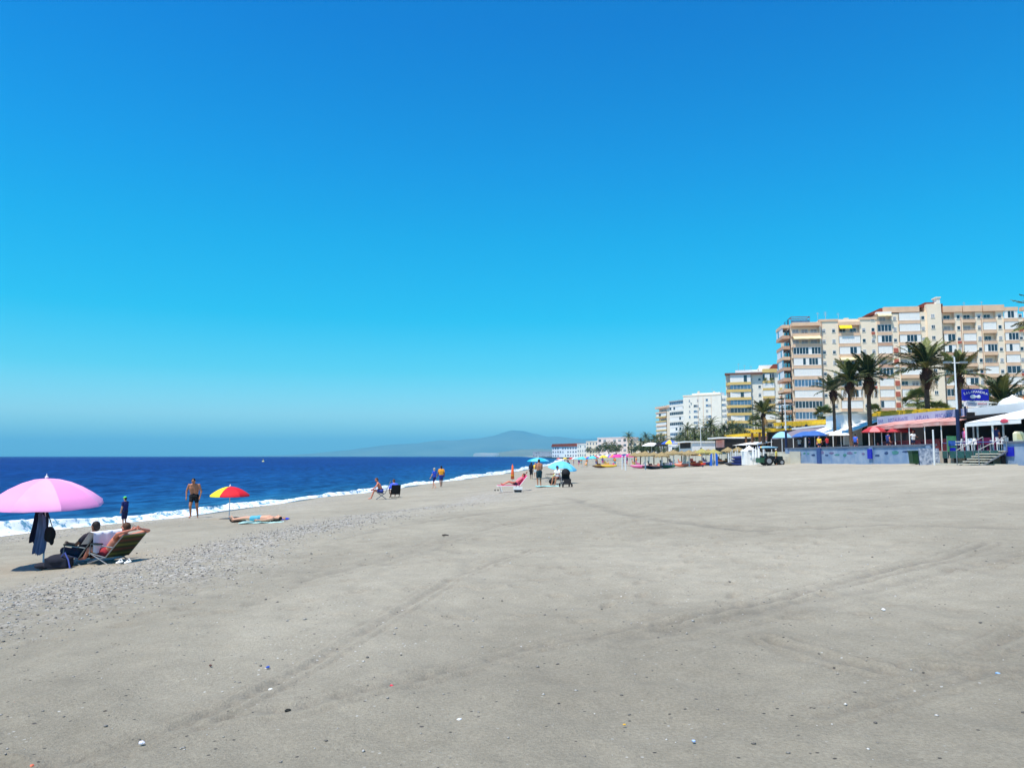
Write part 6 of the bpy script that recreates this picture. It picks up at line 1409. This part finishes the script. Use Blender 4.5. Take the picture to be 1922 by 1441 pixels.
towel('pale teal towel on the sand in front of the light blue parasol', 1034, 913, 1.0, 1.9, math.radians(95), mat('teal_towel', (150, 206, 204), .95, .08, 8))
b_ = thing('black_bag', 'round black bag on the sand under the light blue parasol', 'bag', pg(1037, 909)); m = MB(); m.ell((0, 0, .2), (.26, .2, .22), 0, 12, 8); remesh(m, 'pouch', M_black, b_, .02); m = MB(); m.tube([(-.12, 0, .38), (0, 0, .52), (.12, 0, .38)], .014, 5); m.build('handle', M_black, b_)
g8 = pg(1009, 890); parasol('cyan parasol farther back behind the standing man', gpos(1010, 75), 1.05, 2.05, .30, [M_cyan, M_lblue], gores=8, flap=.06)
person('dark figure standing at the water behind the light blue parasol', gpos(1066, 105), 0, pose(), 1.7, M_skind, M_hair, 'short', M_black, M_black, .5, .6, .035)
# ---------------------------------------------------------------- far beach: parasols, people, pedal boats, thatched shades
cols = {'turquoise': (90, 196, 206), 'magenta': (226, 60, 150), 'pink': (236, 120, 170), 'navy': (46, 56, 120), 'blue': (60, 100, 200), 'yellow': (240, 200, 60), 'orange': (240, 140, 50), 'pale blue': (150, 200, 226), 'white': (232, 232, 232), 'lilac': (190, 160, 210), 'red': (206, 50, 60), 'tan': (190, 160, 110)}
def cm(c): return mat(c.replace(' ', '_')+'_cloth_far', cols[c], .8, .08, 2)
FAR = [(1078, 250, 'white', 1.0, 'white parasol left of the pale blue one at the far waterline'), (1100, 210, 'orange', .9, 'orange parasol behind the nearest turquoise one'), (1116, 175, 'red', .9, 'red parasol right of the second turquoise one'), (1132, 165, 'yellow', 1.0, 'yellow parasol above the brown boat'), (1146, 185, 'blue', 1.0, 'blue parasol behind the pink one'), (1166, 190, 'tan', 1.1, 'straw coloured parasol behind the magenta ones'), (1188, 180, 'turquoise', 1.0, 'turquoise parasol right of the navy shade'), (1092, 160, 'turquoise', 1.0, 'turquoise parasol, nearest of the far crowd to the water'), (1112, 150, 'turquoise', .9, 'second turquoise parasol left of the orange striped windbreak'), (1104, 190, 'blue', .9, 'blue parasol between and behind the two turquoise ones'),
       (1126, 190, 'lilac', .9, 'lilac parasol behind the yellow boat'), (1082, 230, 'pale blue', 1.0, 'pale blue parasol above the far waterline'), (1072, 280, 'red', 1.0, 'tiny red parasol at the far waterline'), (1060, 330, 'yellow', 1.0, 'tiny yellow parasol at the far waterline'),
       (1048, 420, 'pink', 1.2, 'tiny pink parasol farthest along the shore'), (1159, 135, 'magenta', 1.15, 'magenta parasol left of the two white posts'), (1181, 136, 'magenta', 1.05, 'magenta parasol right of the two white posts'), (1150, 150, 'pink', .9, 'pink parasol left of the magenta ones'),
       (1172, 175, 'navy', 1.6, 'broad navy shade with white front behind the magenta parasols'), (1138, 200, 'white', 1.0, 'white parasol left of the navy shade'), (1196, 160, 'tan', 1.0, 'tan parasol right of the magenta ones'), (1122, 240, 'white', 1.2, 'white parasol below the stepped cream house'), (1093, 260, 'navy', 1.0, 'navy parasol far back near the white narrow house')]
for i, (px, Y, c, R_, lb) in enumerate(FAR):
    parasol(lb, gpos(px, Y), R_, 2.1, .5, [cm(c)] if c != 'pink' else [cm('pink'), cm('orange')], gores=8, detail=False, group='parasols of the far beach crowd')
prs = [(1076, 200), (1086, 170), (1099, 150), (1101, 151), (1119, 140), (1130, 150), (1142, 132), (1153, 128), (1168, 126), (1176, 128), (1187, 126), (1193, 125), (1055, 260), (1064, 240), (1134, 165), (1090, 210)]
rp_ = random.Random(4); tops = ['red', 'navy', 'white', 'orange', 'blue', 'pink', 'yellow', 'turquoise']
protos = []
for i in range(4):
    Pp = [pose(), wk, sit(.3, .40), pose(el=(.28, .1, 1.2), wr=(.2, .3, 1.2))][i]
    a = person(['bare chested bather standing in the far beach crowd', 'bather walking in a coloured top in the far beach crowd', 'bather sitting bare chested in the far beach crowd', 'bather in a coloured top with one arm out in the far crowd'][i], (0, 0, 0), 0, Pp, 1.7, [M_skin, M_skinr, M_skinl, M_skind][i], M_hair, 'short', cm(tops[i]) if i % 2 else None, cm(tops[i+4]), .4, .5, .045); protos.append(a)
for i, (px, Y) in enumerate(prs):
    g = gpos(px, Y)
    if i < 4: put(protos[i], g, rp_.uniform(0, 6)); protos[i].scale = (.97,)*3; protos[i]['group'] = 'distant bathers on the far beach'
    else: dup(protos[i % 4], g, rp_.uniform(0, 6), group='distant bathers on the far beach', sc=rp_.uniform(.9, 1.02))
# white posts
for px, py, top, lb in ((1167, 874, 857, 'short white post left of the pair before the magenta parasol'), (1173, 881, 856, 'taller white post right of the pair before the magenta parasol')):
    g = gpos(px, 104 if px == 1167 else 92); r = thing('white_post', lb, 'post', (g.x, g.y, g.z-.1)); h = at(px, top, g.y).z-g.z+.1; m = MB(); m.tube([(0, 0, 0), (0, 0, h)], .09, 8); m.build('shaft', M_pole, r); m = MB(); m.lathe([(.11, h), (.11, h+.04), (.02, h+.09)], 8); m.build('cap', M_pole, r)
# thatched parasols
M_thatch = mat('straw_thatch', (176, 156, 110), .95, .25, 6, .8, 20, two=(128, 108, 76)); M_thatch2 = mat('greenish_straw_thatch', (186, 178, 104), .95, .25, 6, .8, 20, two=(146, 134, 76))
def thatch(label, loc, R_=1.15, H=2.15, mt=None, seed=1, post=None, group='thatched parasols set out in a row'):
    r = thing('thatched_parasol', label, 'parasol', loc, 0, group); R = random.Random(seed); m = MB(); m.tube([(0, 0, -.3), (0, 0, H)], .085, 8); m.build('post', post or M_pole, r)
    m = MB(); m.lathe([(R_, H-.42), (R_*.99, H-.30), (R_*.55, H-.05), (.12, H+.18), (.02, H+.24)], 16)
    m.lathe([(R_*.97, H-.42), (.1, H-.02)], 16)
    for k_ in range(90):
        a = R.uniform(0, 2*PI); t = R.uniform(.3, 1); rad = R_*t; z = H+.15-.5*t; d = V((math.cos(a), math.sin(a), 0)); s = V((-d.y, d.x, 0))*.06; p = d*rad+V((0, 0, z)); q = d*(rad+.16)+V((0, 0, z-R.uniform(.12, .26))); m.add([p-s, p+s, q+s*.6, q-s*.6], [(0, 1, 2, 3)])
    m.build('thatch', mt or M_thatch, r); return r
names = ['leftmost of the front row, over the pink boat', 'second of the front row from the left', 'third of the front row', 'fourth of the front row', 'fifth of the front row, beside the orange canopied boat', 'sixth of the front row, beside the dark blue boat', 'seventh of the front row, right of the blue banners', 'last of the front row, over the orange boat']
yrow = [95, 97, 100, 102, 104, 106, 108, 110]
for i, px in enumerate((1210, 1239, 1265, 1291, 1316, 1340, 1363, 1384)):
    thatch('straw parasol on a white post, '+names[i], gpos(px+[0, 2, -2, 1, 0, -2, 2, 0][i], yrow[i]), [1.2, 1.0, 1.15, 1.25, 1.05, 1.2, 1.0, 1.15][i], [2.05, 1.9, 2.1, 1.98, 2.12, 1.95, 2.08, 2.0][i], M_thatch2 if i in (4, 5) else M_thatch, 40+i)
for i, px in enumerate((1190, 1201, 1226, 1252, 1278, 1304, 1328, 1352)):
    thatch('straw parasol of the back row behind the white posts', gpos(px, 128+i), 1.1, 2.1, M_thatch, 60+i, M_wood)
lb_ = ['white sun lounger in the shade of the straw parasols, %s' % s_ for s_ in ('left end of the front row', 'left of the second post', 'right of the second post', 'by the third post', 'before the fourth post', 'by the fifth post', 'left of the blue banners', 'right of the blue banners', 'by the seventh post', 'right end of the front row')]
for i, px in enumerate((1196, 1230, 1252, 1270, 1286, 1311, 1329, 1348, 1357, 1374)):
    g = gpos(px, yrow[min(7, i)]+9)
    if i == 0: LG = lounger(lb_[0], g, 1.3, mat('navy_lounger_mesh', (40, 48, 80), .85, .1, 3), M_pole, group='loungers under the straw parasols')
    else: dup(LG, g, 1.3+.25*math.sin(i*2.3), lb_[i])
# boats drawn up on the sand
def pedal_boat(label, loc, rz, c1_, c2_, canopy=None, name='pedal_boat', group='boats drawn up under the thatched parasols'):
    r = thing(name, label, 'boat', loc, rz, group)
    for s in (-1, 1):
        m = MB(); P, Q = [], []
        for i in range(9): t = i/8; P.append((s*.45, -1.25+2.5*t, .26+.10*(abs(t-.5)*2)**3)); Q.append(.24*math.sin(PI*min(.97, max(.06, t)))**.45)
        m.tube(P, Q, 10); m.build('hull', c1_, r, True)
    m = MB(); m.box((0, 0, .46), (1.15, 1.7, .10)); m.build('deck', c2_, r)
    for s in (-1, 1): m = MB(); m.box((s*.28, .25, .62), (.42, .42, .22)); m.box((s*.28, .50, .84), (.42, .10, .42), rx=-.2); m.build('seat', c1_, r)
    m = MB(); m.box((0, -.75, .62), (.8, .3, .24), rx=.3); m.build('bow_cover', c2_, r)
    if canopy:
        for s in (-1, 1):
            m = MB(); m.tube([(s*.5, .1, .5), (s*.5, .1, 1.35)], .025, 6); m.build('canopy_pole', M_pole, r)
        m = MB(); P = [[(x, y, 1.35+.22*math.cos(x*1.5)) for x in np.linspace(-.8, .8, 7)] for y in (-.6, .1, .8)]; m.grid(P); m.grid([[(a, b_, c-.03) for a, b_, c in row] for row in P][::-1]); m.build('canopy', canopy, r)
    return r
M_hullr = mat('red_hull', (214, 62, 40), .45, .06, 2); M_hullw = mat('white_hull', (228, 226, 220), .45, .04, 2); M_hullp = mat('pink_hull', (216, 96, 150), .45, .06, 2); M_hullb = mat('deep_blue_hull', (34, 48, 110), .45, .06, 2); M_hullg = mat('green_hull', (60, 110, 80), .45, .06, 2); M_hully = mat('yellow_hull', (232, 190, 50), .45, .06, 2)
pedal_boat('pink and white pedal boat under the leftmost thatched parasol', gpos(1200, 104), 1.5, M_hullp, M_hullw)
pedal_boat('salmon and dark pedal boat between the first two thatched parasols', gpos(1223, 97), 1.45, mat('dark_hull', (40, 40, 48), .5, .1, 2), mat('salmon_deck', (226, 150, 130), .5, .06, 2))
pedal_boat('green hulled pedal boat right of the second thatched parasol', gpos(1246, 98), 1.5, M_hullg, mat('lilac_deck', (186, 170, 200), .5, .06, 2))
pedal_boat('dark grey dinghy-like pedal boat behind the third thatched parasol', gpos(1262, 112), 1.6, mat('dark_hull', (40, 40, 48), .5, .1, 2), M_grey)
pedal_boat('white and salmon pedal boat between the third and fourth thatched parasols', gpos(1279, 103), 1.4, mat('salmon_hull', (230, 130, 104), .45, .06, 2), M_hullw)
pedal_boat('red pedal boat with an orange canopy', gpos(1303, 103), 1.7, M_hullr, mat('orange_deck', (238, 150, 60), .5, .06, 2), mat('orange_canopy_cloth', (244, 168, 50), .8, .06, 2))
pedal_boat('dark blue pedal boat left of the blue banners', gpos(1325, 108), 1.5, M_hullb, M_hullw, M_black)
pedal_boat('orange decked dark pedal boat right of the blue banners', gpos(1352, 109), 1.6, mat('dark_hull', (40, 40, 48), .5, .1, 2), mat('orange_deck', (238, 150, 60), .5, .06, 2), M_lblue)
pedal_boat('yellow hulled boat among the far parasols left of the magenta ones', gpos(1142, 126), 1.5, M_hully, M_hullp)
pedal_boat('small brown boat left of the yellow hulled one on the far beach', gpos(1126, 128), 1.6, M_wood, M_hully)
# banners
for i, (px, lb) in enumerate(((1335, 'left one of two tall blue feather banners between the pedal boats'), (1341, 'right one of two tall blue feather banners between the pedal boats'))):
    g = gpos(px, 100); r = thing('feather_banner', lb, 'banner', g, 0, 'blue feather banners'); m = MB(); m.tube([(0, 0, -.2), (0, 0, 1.75)], .02, 6); m.build('pole', M_pole, r); m = MB(); m.prism([(.02, .05), (.32 if i else -.36, .05), (.30 if i else -.22, 1.5), (.02, 1.72)], -.01, .01, 0, 'y'); m.build('flag', mat('banner_blue', (36, 104, 206), .8, .06, 2), r)
r = thing('litter_ball', 'small navy ball on the sand right of the orange canopied boat', 'ball', gpos(1317, 99)); m = MB(); m.ell((0, 0, .12), (.13, .13, .13), 0, 12, 8); m.build('shell', M_navy, r, True)
# white fence, tent, furled white parasols, stacked kayaks
def kayak(label, loc, rz, m_, z=0):
    r = thing('kayak', label, 'kayak', (loc[0], loc[1], loc[2]+z), rz, 'kayaks stacked on the sand'); m = MB(); P, Q = [], []
    for i in range(11): t = i/10; P.append((0, -1.5+3*t, .15+.12*(abs(t-.5)*2)**3)); Q.append(.30*math.sin(PI*min(.98, max(.03, t)))**.6)
    m.tube(P, Q, 10); m.build('hull', m_, r, True); m = MB(); m.ell((0, .1, .40), (.2, .4, .05), 0, 12, 6); m.build('cockpit', M_black, r); return r
for i in range(3): g = gpos(1394, 95); kayak('navy kayak, %s of the stack before the white tent' % ['lowest', 'middle', 'topmost'][i], g, 1.45+.08*i, M_hullb, .36*i)
g = gpos(1380, 97); kayak('dark kayak lying left of the navy stack', g, 1.5, mat('dark_hull', (40, 40, 48), .5, .1, 2)); 
r = thing('white_tent', 'narrow white tent with pointed top behind the navy kayaks', 'tent', gpos(1405, 93)); m = MB()
for i, (a, b_) in enumerate((((-.75, -.7), (.75, -.7)), ((.75, -.7), (.75, .7)), ((.75, .7), (-.75, .7)), ((-.75, .7), (-.75, -.7)))):
    m = MB(); P = [[(a[0]+(b_[0]-a[0])*j/8+.02*math.sin(j*2), a[1]+(b_[1]-a[1])*j/8+.02*math.cos(j*2.3), z) for j in range(9)] for z in (0, .8, 1.7)]; m.grid(P); m.grid([[(x*.98, y*.98, z) for x, y, z in row] for row in P][::-1]); m.build('side_panel', M_canvas, r)
m = MB(); m.lathe([(1.12, 1.68), (.6, 1.9), (.12, 2.25), (.02, 2.35)], 4); m.build('roof', M_canvas, r); m = MB(); m.box((0, -1.0, 1.72), (.9, .05, .14)); m.build('roof_band', M_navy, r)
fY = lambda px: 101-(px-1366)*.17
r = thing('picket_fence', 'white picket fence of tall poles on both sides of the white tent', 'fence', gpos(1400, fY(1400))); o = r.location.copy()
for i in range(22):
    px = 1366+i*3.3
    if 1399 < px < 1411: continue
    g = gpos(px, fY(px)); m = MB(); q = g-o; h = 1.5+.25*(i % 3); m.tube([(q.x, q.y, q.z-.1), (q.x, q.y, q.z+h)], .045 if i % 4 else .09, 6); m.build('picket', M_pole, r)
m = MB(); a = gpos(1366, fY(1366))-o; b2 = gpos(1438, fY(1438))-o; m.tube([(a.x, a.y+.05, a.z+1.0), (b2.x, b2.y+.05, b2.z+1.0)], .03, 6); m.build('rail', M_pole, r)
m = MB(); m.tube([(a.x, a.y+.05, a.z+.5), (b2.x, b2.y+.05, b2.z+.5)], .03, 6); m.build('rail', M_pole, r)
for i, (px, Y) in enumerate(((1417, 90), (1423, 90), (1412, 90.5))):
    g = gpos(px, Y); r = thing('closed_parasol', 'furled white parasol, %s of three by the tractor wheel' % ['middle', 'right', 'left'][i], 'parasol', g, 0, 'furled white parasols'); m = MB(); m.tube([(0, 0, -.2), (0, 0, 2.1)], .025, 6); m.build('pole', M_pole, r); m = MB(); m.lathe([(.05, .35), (.17, .4), (.15, 1.0), (.09, 1.7), (.02, 2.1)], 9); m.build('canopy', M_canvas, r, True)
# tractor
def tractor():
    g = gpos(1446, 84); r = thing('beach_tractor', 'dark green beach tractor left of the blue wall, furled parasols on its roof', 'tractor', g, PI/2+.12)
    G = mat('tractor_dark_green', (28, 44, 42), .5, .15, 3); D_ = mat('tractor_black', (26, 28, 34), .6, .1, 3); T_ = mat('tyre_rubber', (26, 26, 28), .9, .15, 6); Rm = mat('wheel_rim_grey', (150, 154, 158), .5, .1, 4)
    # local +Y is the rear; the bonnet points the other way
    m = MB(); m.box((0, -.55, .78), (.62, 1.1, .42)); m.box((0, -1.12, .72), (.5, .08, .34)); m.build('bonnet', G, r)
    m = MB(); m.box((0, .35, .58), (.7, .9, .22)); m.box((0, -.3, .45), (.4, 1.7, .18)); m.build('chassis', D_, r)
    m = MB(); m.box((0, .42, .82), (.5, .45, .12)); m.box((0, .66, 1.05), (.5, .1, .42)); m.build('seat', D_, r)
    for x, y in ((-.48, -.05), (.48, -.05), (-.48, .85), (.48, .85)): m = MB(); m.tube([(x, y, .65), (x, y, 1.75)], .03, 6); m.build('roof_post', D_, r)
    m = MB(); m.box((0, .4, 1.78), (1.2, 1.25, .07)); m.build('roof', D_, r)
    m = MB(); m.tube([(0, .1, .95), (0, -.1, 1.2)], .02, 6); m.lathe([(.18, 1.19), (.2, 1.21), (.18, 1.23)], 12, c=(0, -.08, 0)); m.build('steering_wheel', D_, r)
    for s in (-1, 1):
        for y, rad, wd, nm in ((.6, .48, .30, 'rear_wheel'), (-.85, .32, .20, 'front_wheel')):
            w_ = MB(); x = s*.55; w_.tube([(x-wd/2, y, rad), (x-wd/2+.04, y, rad), (x+wd/2-.04, y, rad), (x+wd/2, y, rad)], [rad*.9, rad, rad, rad*.9], 20)
            for k_ in range(14): a = k_*PI/7; w_.box((x, y+math.cos(a)*rad, rad+math.sin(a)*rad), (wd*.9, .05, .05), rx=a)
            o_ = w_.build(nm, T_, r); q = MB(); q.tube([(x-wd/2-.015, y, rad), (x+wd/2+.015, y, rad)], rad*.55, 16); q.build('rim', Rm, o_)
        m = MB(); m.box((s*.55, .6, 1.03), (.34, .8, .05)); m.box((s*.55, .98, .9), (.34, .05, .28), rx=.3); m.build('mudguard', G, r)
        m = MB(); m.lathe([(.06, 0), (.07, .03), (.02, .05)], 10); m.M = Matrix.Identity(4); q = MB(); q.M = Matrix.Translation((s*.2, -1.17, .82)) @ Matrix.Rotation(PI/2, 4, 'X'); q.lathe([(.07, 0), (.07, .03), (.02, .05)], 10); q.build('headlight', Rm, r)
    m = MB(); m.box((0, 1.3, .55), (1.1, .5, .5)); m.build('rear_box', mat('green_load_box', (50, 92, 66), .6, .15, 3), r)
    for i, (c, x) in enumerate((('pale blue', -.35), ('yellow', 0), ('blue', .32))):
        q = thing('closed_parasol', c+' furled parasol lying on the tractor roof', 'parasol', (0, 0, 0)); q.matrix_world = r.matrix_basis @ Matrix.Translation((x, .4, 1.92)) @ Matrix.Rotation(PI/2, 4, 'X'); m = MB(); m.lathe([(.03, -.9), (.12, -.8), (.13, 0), (.08, .6), (.02, 1.0)], 9); m.build('canopy', cm(c), q, True); m = MB(); m.tube([(0, 0, -1.1), (0, 0, -.85)], .02, 6); m.build('pole', M_pole, q)
    person('driver in a white cap and yellow vest standing behind the tractor', gpos(1455, 81.5), 1.2, pose(), 1.7, M_skin, M_hair, 'short', mat('yellow_vest', (226, 220, 90), .8, .1, 3), M_black, .3, 1.6, .035, hat=M_white)
tractor()
# promenade parasols
def big_parasol(label, px, off, H, R_, m_, ch=.7): Y = prom(px, off); parasol(label, (wallX(Y)+off, Y, PROM), R_, H, ch, m_, gores=8, detail=False, name='cafe_parasol')
big_parasol('blue cafe parasol above the left part of the blue wall', 1512, 1.6, 2.35, 1.55, [M_blueumb], .55)
big_parasol('blue cafe parasol right of the first, against the white awning', 1528, 1.6, 2.35, 1.35, [M_blueumb], .5)
big_parasol('pale blue cafe parasol beside the lamp post at the left end of the blue wall', 1467, 2.2, 2.6, 1.2, [cm('pale blue')])
big_parasol('white cafe parasol between the first two near palms', 1577, 2.6, 2.3, 1.2, [M_canvas], .5)
big_parasol('red and white cafe parasol at the left end of the faded red awning', 1640, 1.6, 2.3, 1.15, [M_redumb, M_redumb, mat('faded_pink_cloth', (230, 130, 130), .8, .1, 2)], .45)
big_parasol('dark red cafe parasol in the shade under the faded red awning', 1690, 3.0, 2.3, 1.2, [M_redumb], .5)
big_parasol('blue and yellow parasol behind the thatched parasols', 1257, 1.5, 2.7, 1.7, [cm('blue'), cm('yellow')])
big_parasol('white cafe parasol left of the blue and yellow one', 1222, 2.5, 2.6, 2.1, [M_canvas])
big_parasol('black cafe parasol above the third thatched parasol', 1239, 1.2, 2.4, 1.3, [M_black])
# promenade figures and dark clutter of the cafes
for i, (px, of, t) in enumerate(((1499, 1.2, 'white'), (1518, 1.4, 'navy'), (1536, 1.1, 'yellow'), (1551, 1.6, 'red'), (1604, 1.2, 'blue'), (1665, 1.2, 'navy'), (1712, 1.3, 'white'), (1809, 1.4, 'pink'), (1868, 1.5, 'navy'))):
    y = prom(px, of); a = dup(protos[1 if i % 3 else 3], (wallX(y)+of, y, PROM+.0), rp_.uniform(0, 6), sc=.97)
    a['label'] = ['guest under the mauve grey awning', 'guest beneath the left blue cafe parasol', 'guest beneath the right blue cafe parasol', 'guest left of the leftmost near palm trunk', 'guest right of the second near palm trunk', 'guest under the left half of the faded red awning', 'guest under the right half of the faded red awning', 'guest on the terrace left of the white canopy poles', 'guest on the terrace under the emblem of the canopy'][i]; a['group'] = 'cafe guests on the promenade'
    for k_ in [o for o in COL.objects if o.parent == a and o.name.startswith(('shirt',))]: k_.data = k_.data.copy(); k_.data.materials[0] = cm(t)
    for k_ in [o for o in COL.objects if o.parent == a and o.name.startswith('shorts')]: k_.data = k_.data.copy(); k_.data.materials[0] = M_navy
# buoy and small things on the sand
r = thing('buoy', 'small pale yellow buoy floating off the beach under the horizon', 'buoy', at(494, 865, 420).to_tuple()[:2]+(0,)); m = MB(); m.lathe([(.02, -.4), (.5, -.2), (.7, .1), (.5, .45), (.2, .6), (.12, 1.0), (.02, 1.05)], 12); m.build('float', mat('pale_yellow_plastic', (210, 206, 150), .6, .1, 2), r); m = MB(); m.ell((0, 0, 1.15), (.2, .2, .2), 0, 8, 6); m.build('topmark', M_yel2, r)
def scrap(label, cat, name, px, py, size, c, flat=.35, seed=1):
    size *= .72; R = random.Random(seed); g = pg(px, py); r = thing(name, label, cat, (g.x, g.y, g.z+size*flat*.5), R.uniform(0, 6)); m = MB(); m.ell((0, 0, 0), (size, size*.7, size*flat), 0, 9, 6)
    m.v = [tuple(x*R.uniform(.75, 1.25) for x in v) for v in m.v]; m.build('crumpled_piece', mat(name+'_'+'_'.join(map(str, c)), c, .8, .08, 20), r)
for a in [('white crumpled paper scrap in the near foreground, left of centre', 'litter', 'paper_scrap', 862, 1352, .022, (236, 236, 240)), ('blue plastic scrap left of centre beside a tyre track', 'litter', 'plastic_scrap', 503, 1253, .026, (60, 96, 190)),
          ('red plastic scrap on a tyre track in the middle foreground', 'litter', 'plastic_scrap', 735, 1287, .022, (226, 60, 84)), ('pale blue bottle cap in the right foreground', 'litter', 'bottle_cap', 1302, 1391, .019, (170, 196, 240)),
          ('white paper scrap in the right middle ground', 'litter', 'paper_scrap', 1658, 1145, .035, (240, 240, 240)), ('pale blue wrapper at the far right of the foreground', 'litter', 'wrapper', 1873, 1266, .03, (140, 176, 214)),
          ('orange scrap in the lower left corner', 'litter', 'plastic_scrap', 60, 1438, .02, (230, 120, 90)), ('faded coral scrap near the left edge', 'litter', 'plastic_scrap', 28, 1321, .03, (226, 150, 130)), ('small yellow scrap right of the foreground centre', 'litter', 'plastic_scrap', 1172, 1360, .014, (230, 180, 60)),
          ('dark lump of seaweed near the tyre track, lower left', 'seaweed', 'seaweed_lump', 540, 1334, .03, (30, 32, 28)), ('white shell in the lower left foreground', 'shell', 'shell', 266, 1395, .03, (226, 226, 240)), ('dark driftwood stick in the middle distance left of centre', 'stick', 'stick', 836, 1005, .14, (60, 54, 48)),
          ('brown pebble-sized chip left of centre', 'stone', 'stone', 395, 1249, .024, (90, 56, 48)), ('dark flat chip at the left', 'stone', 'stone', 197, 1337, .026, (56, 52, 48)), ('white chip left of centre near the blue scrap', 'shell', 'shell', 508, 1294, .022, (236, 236, 232))]:
    scrap(*a, flat=.18 if 'stick' in a[2] else .45, seed=a[3])
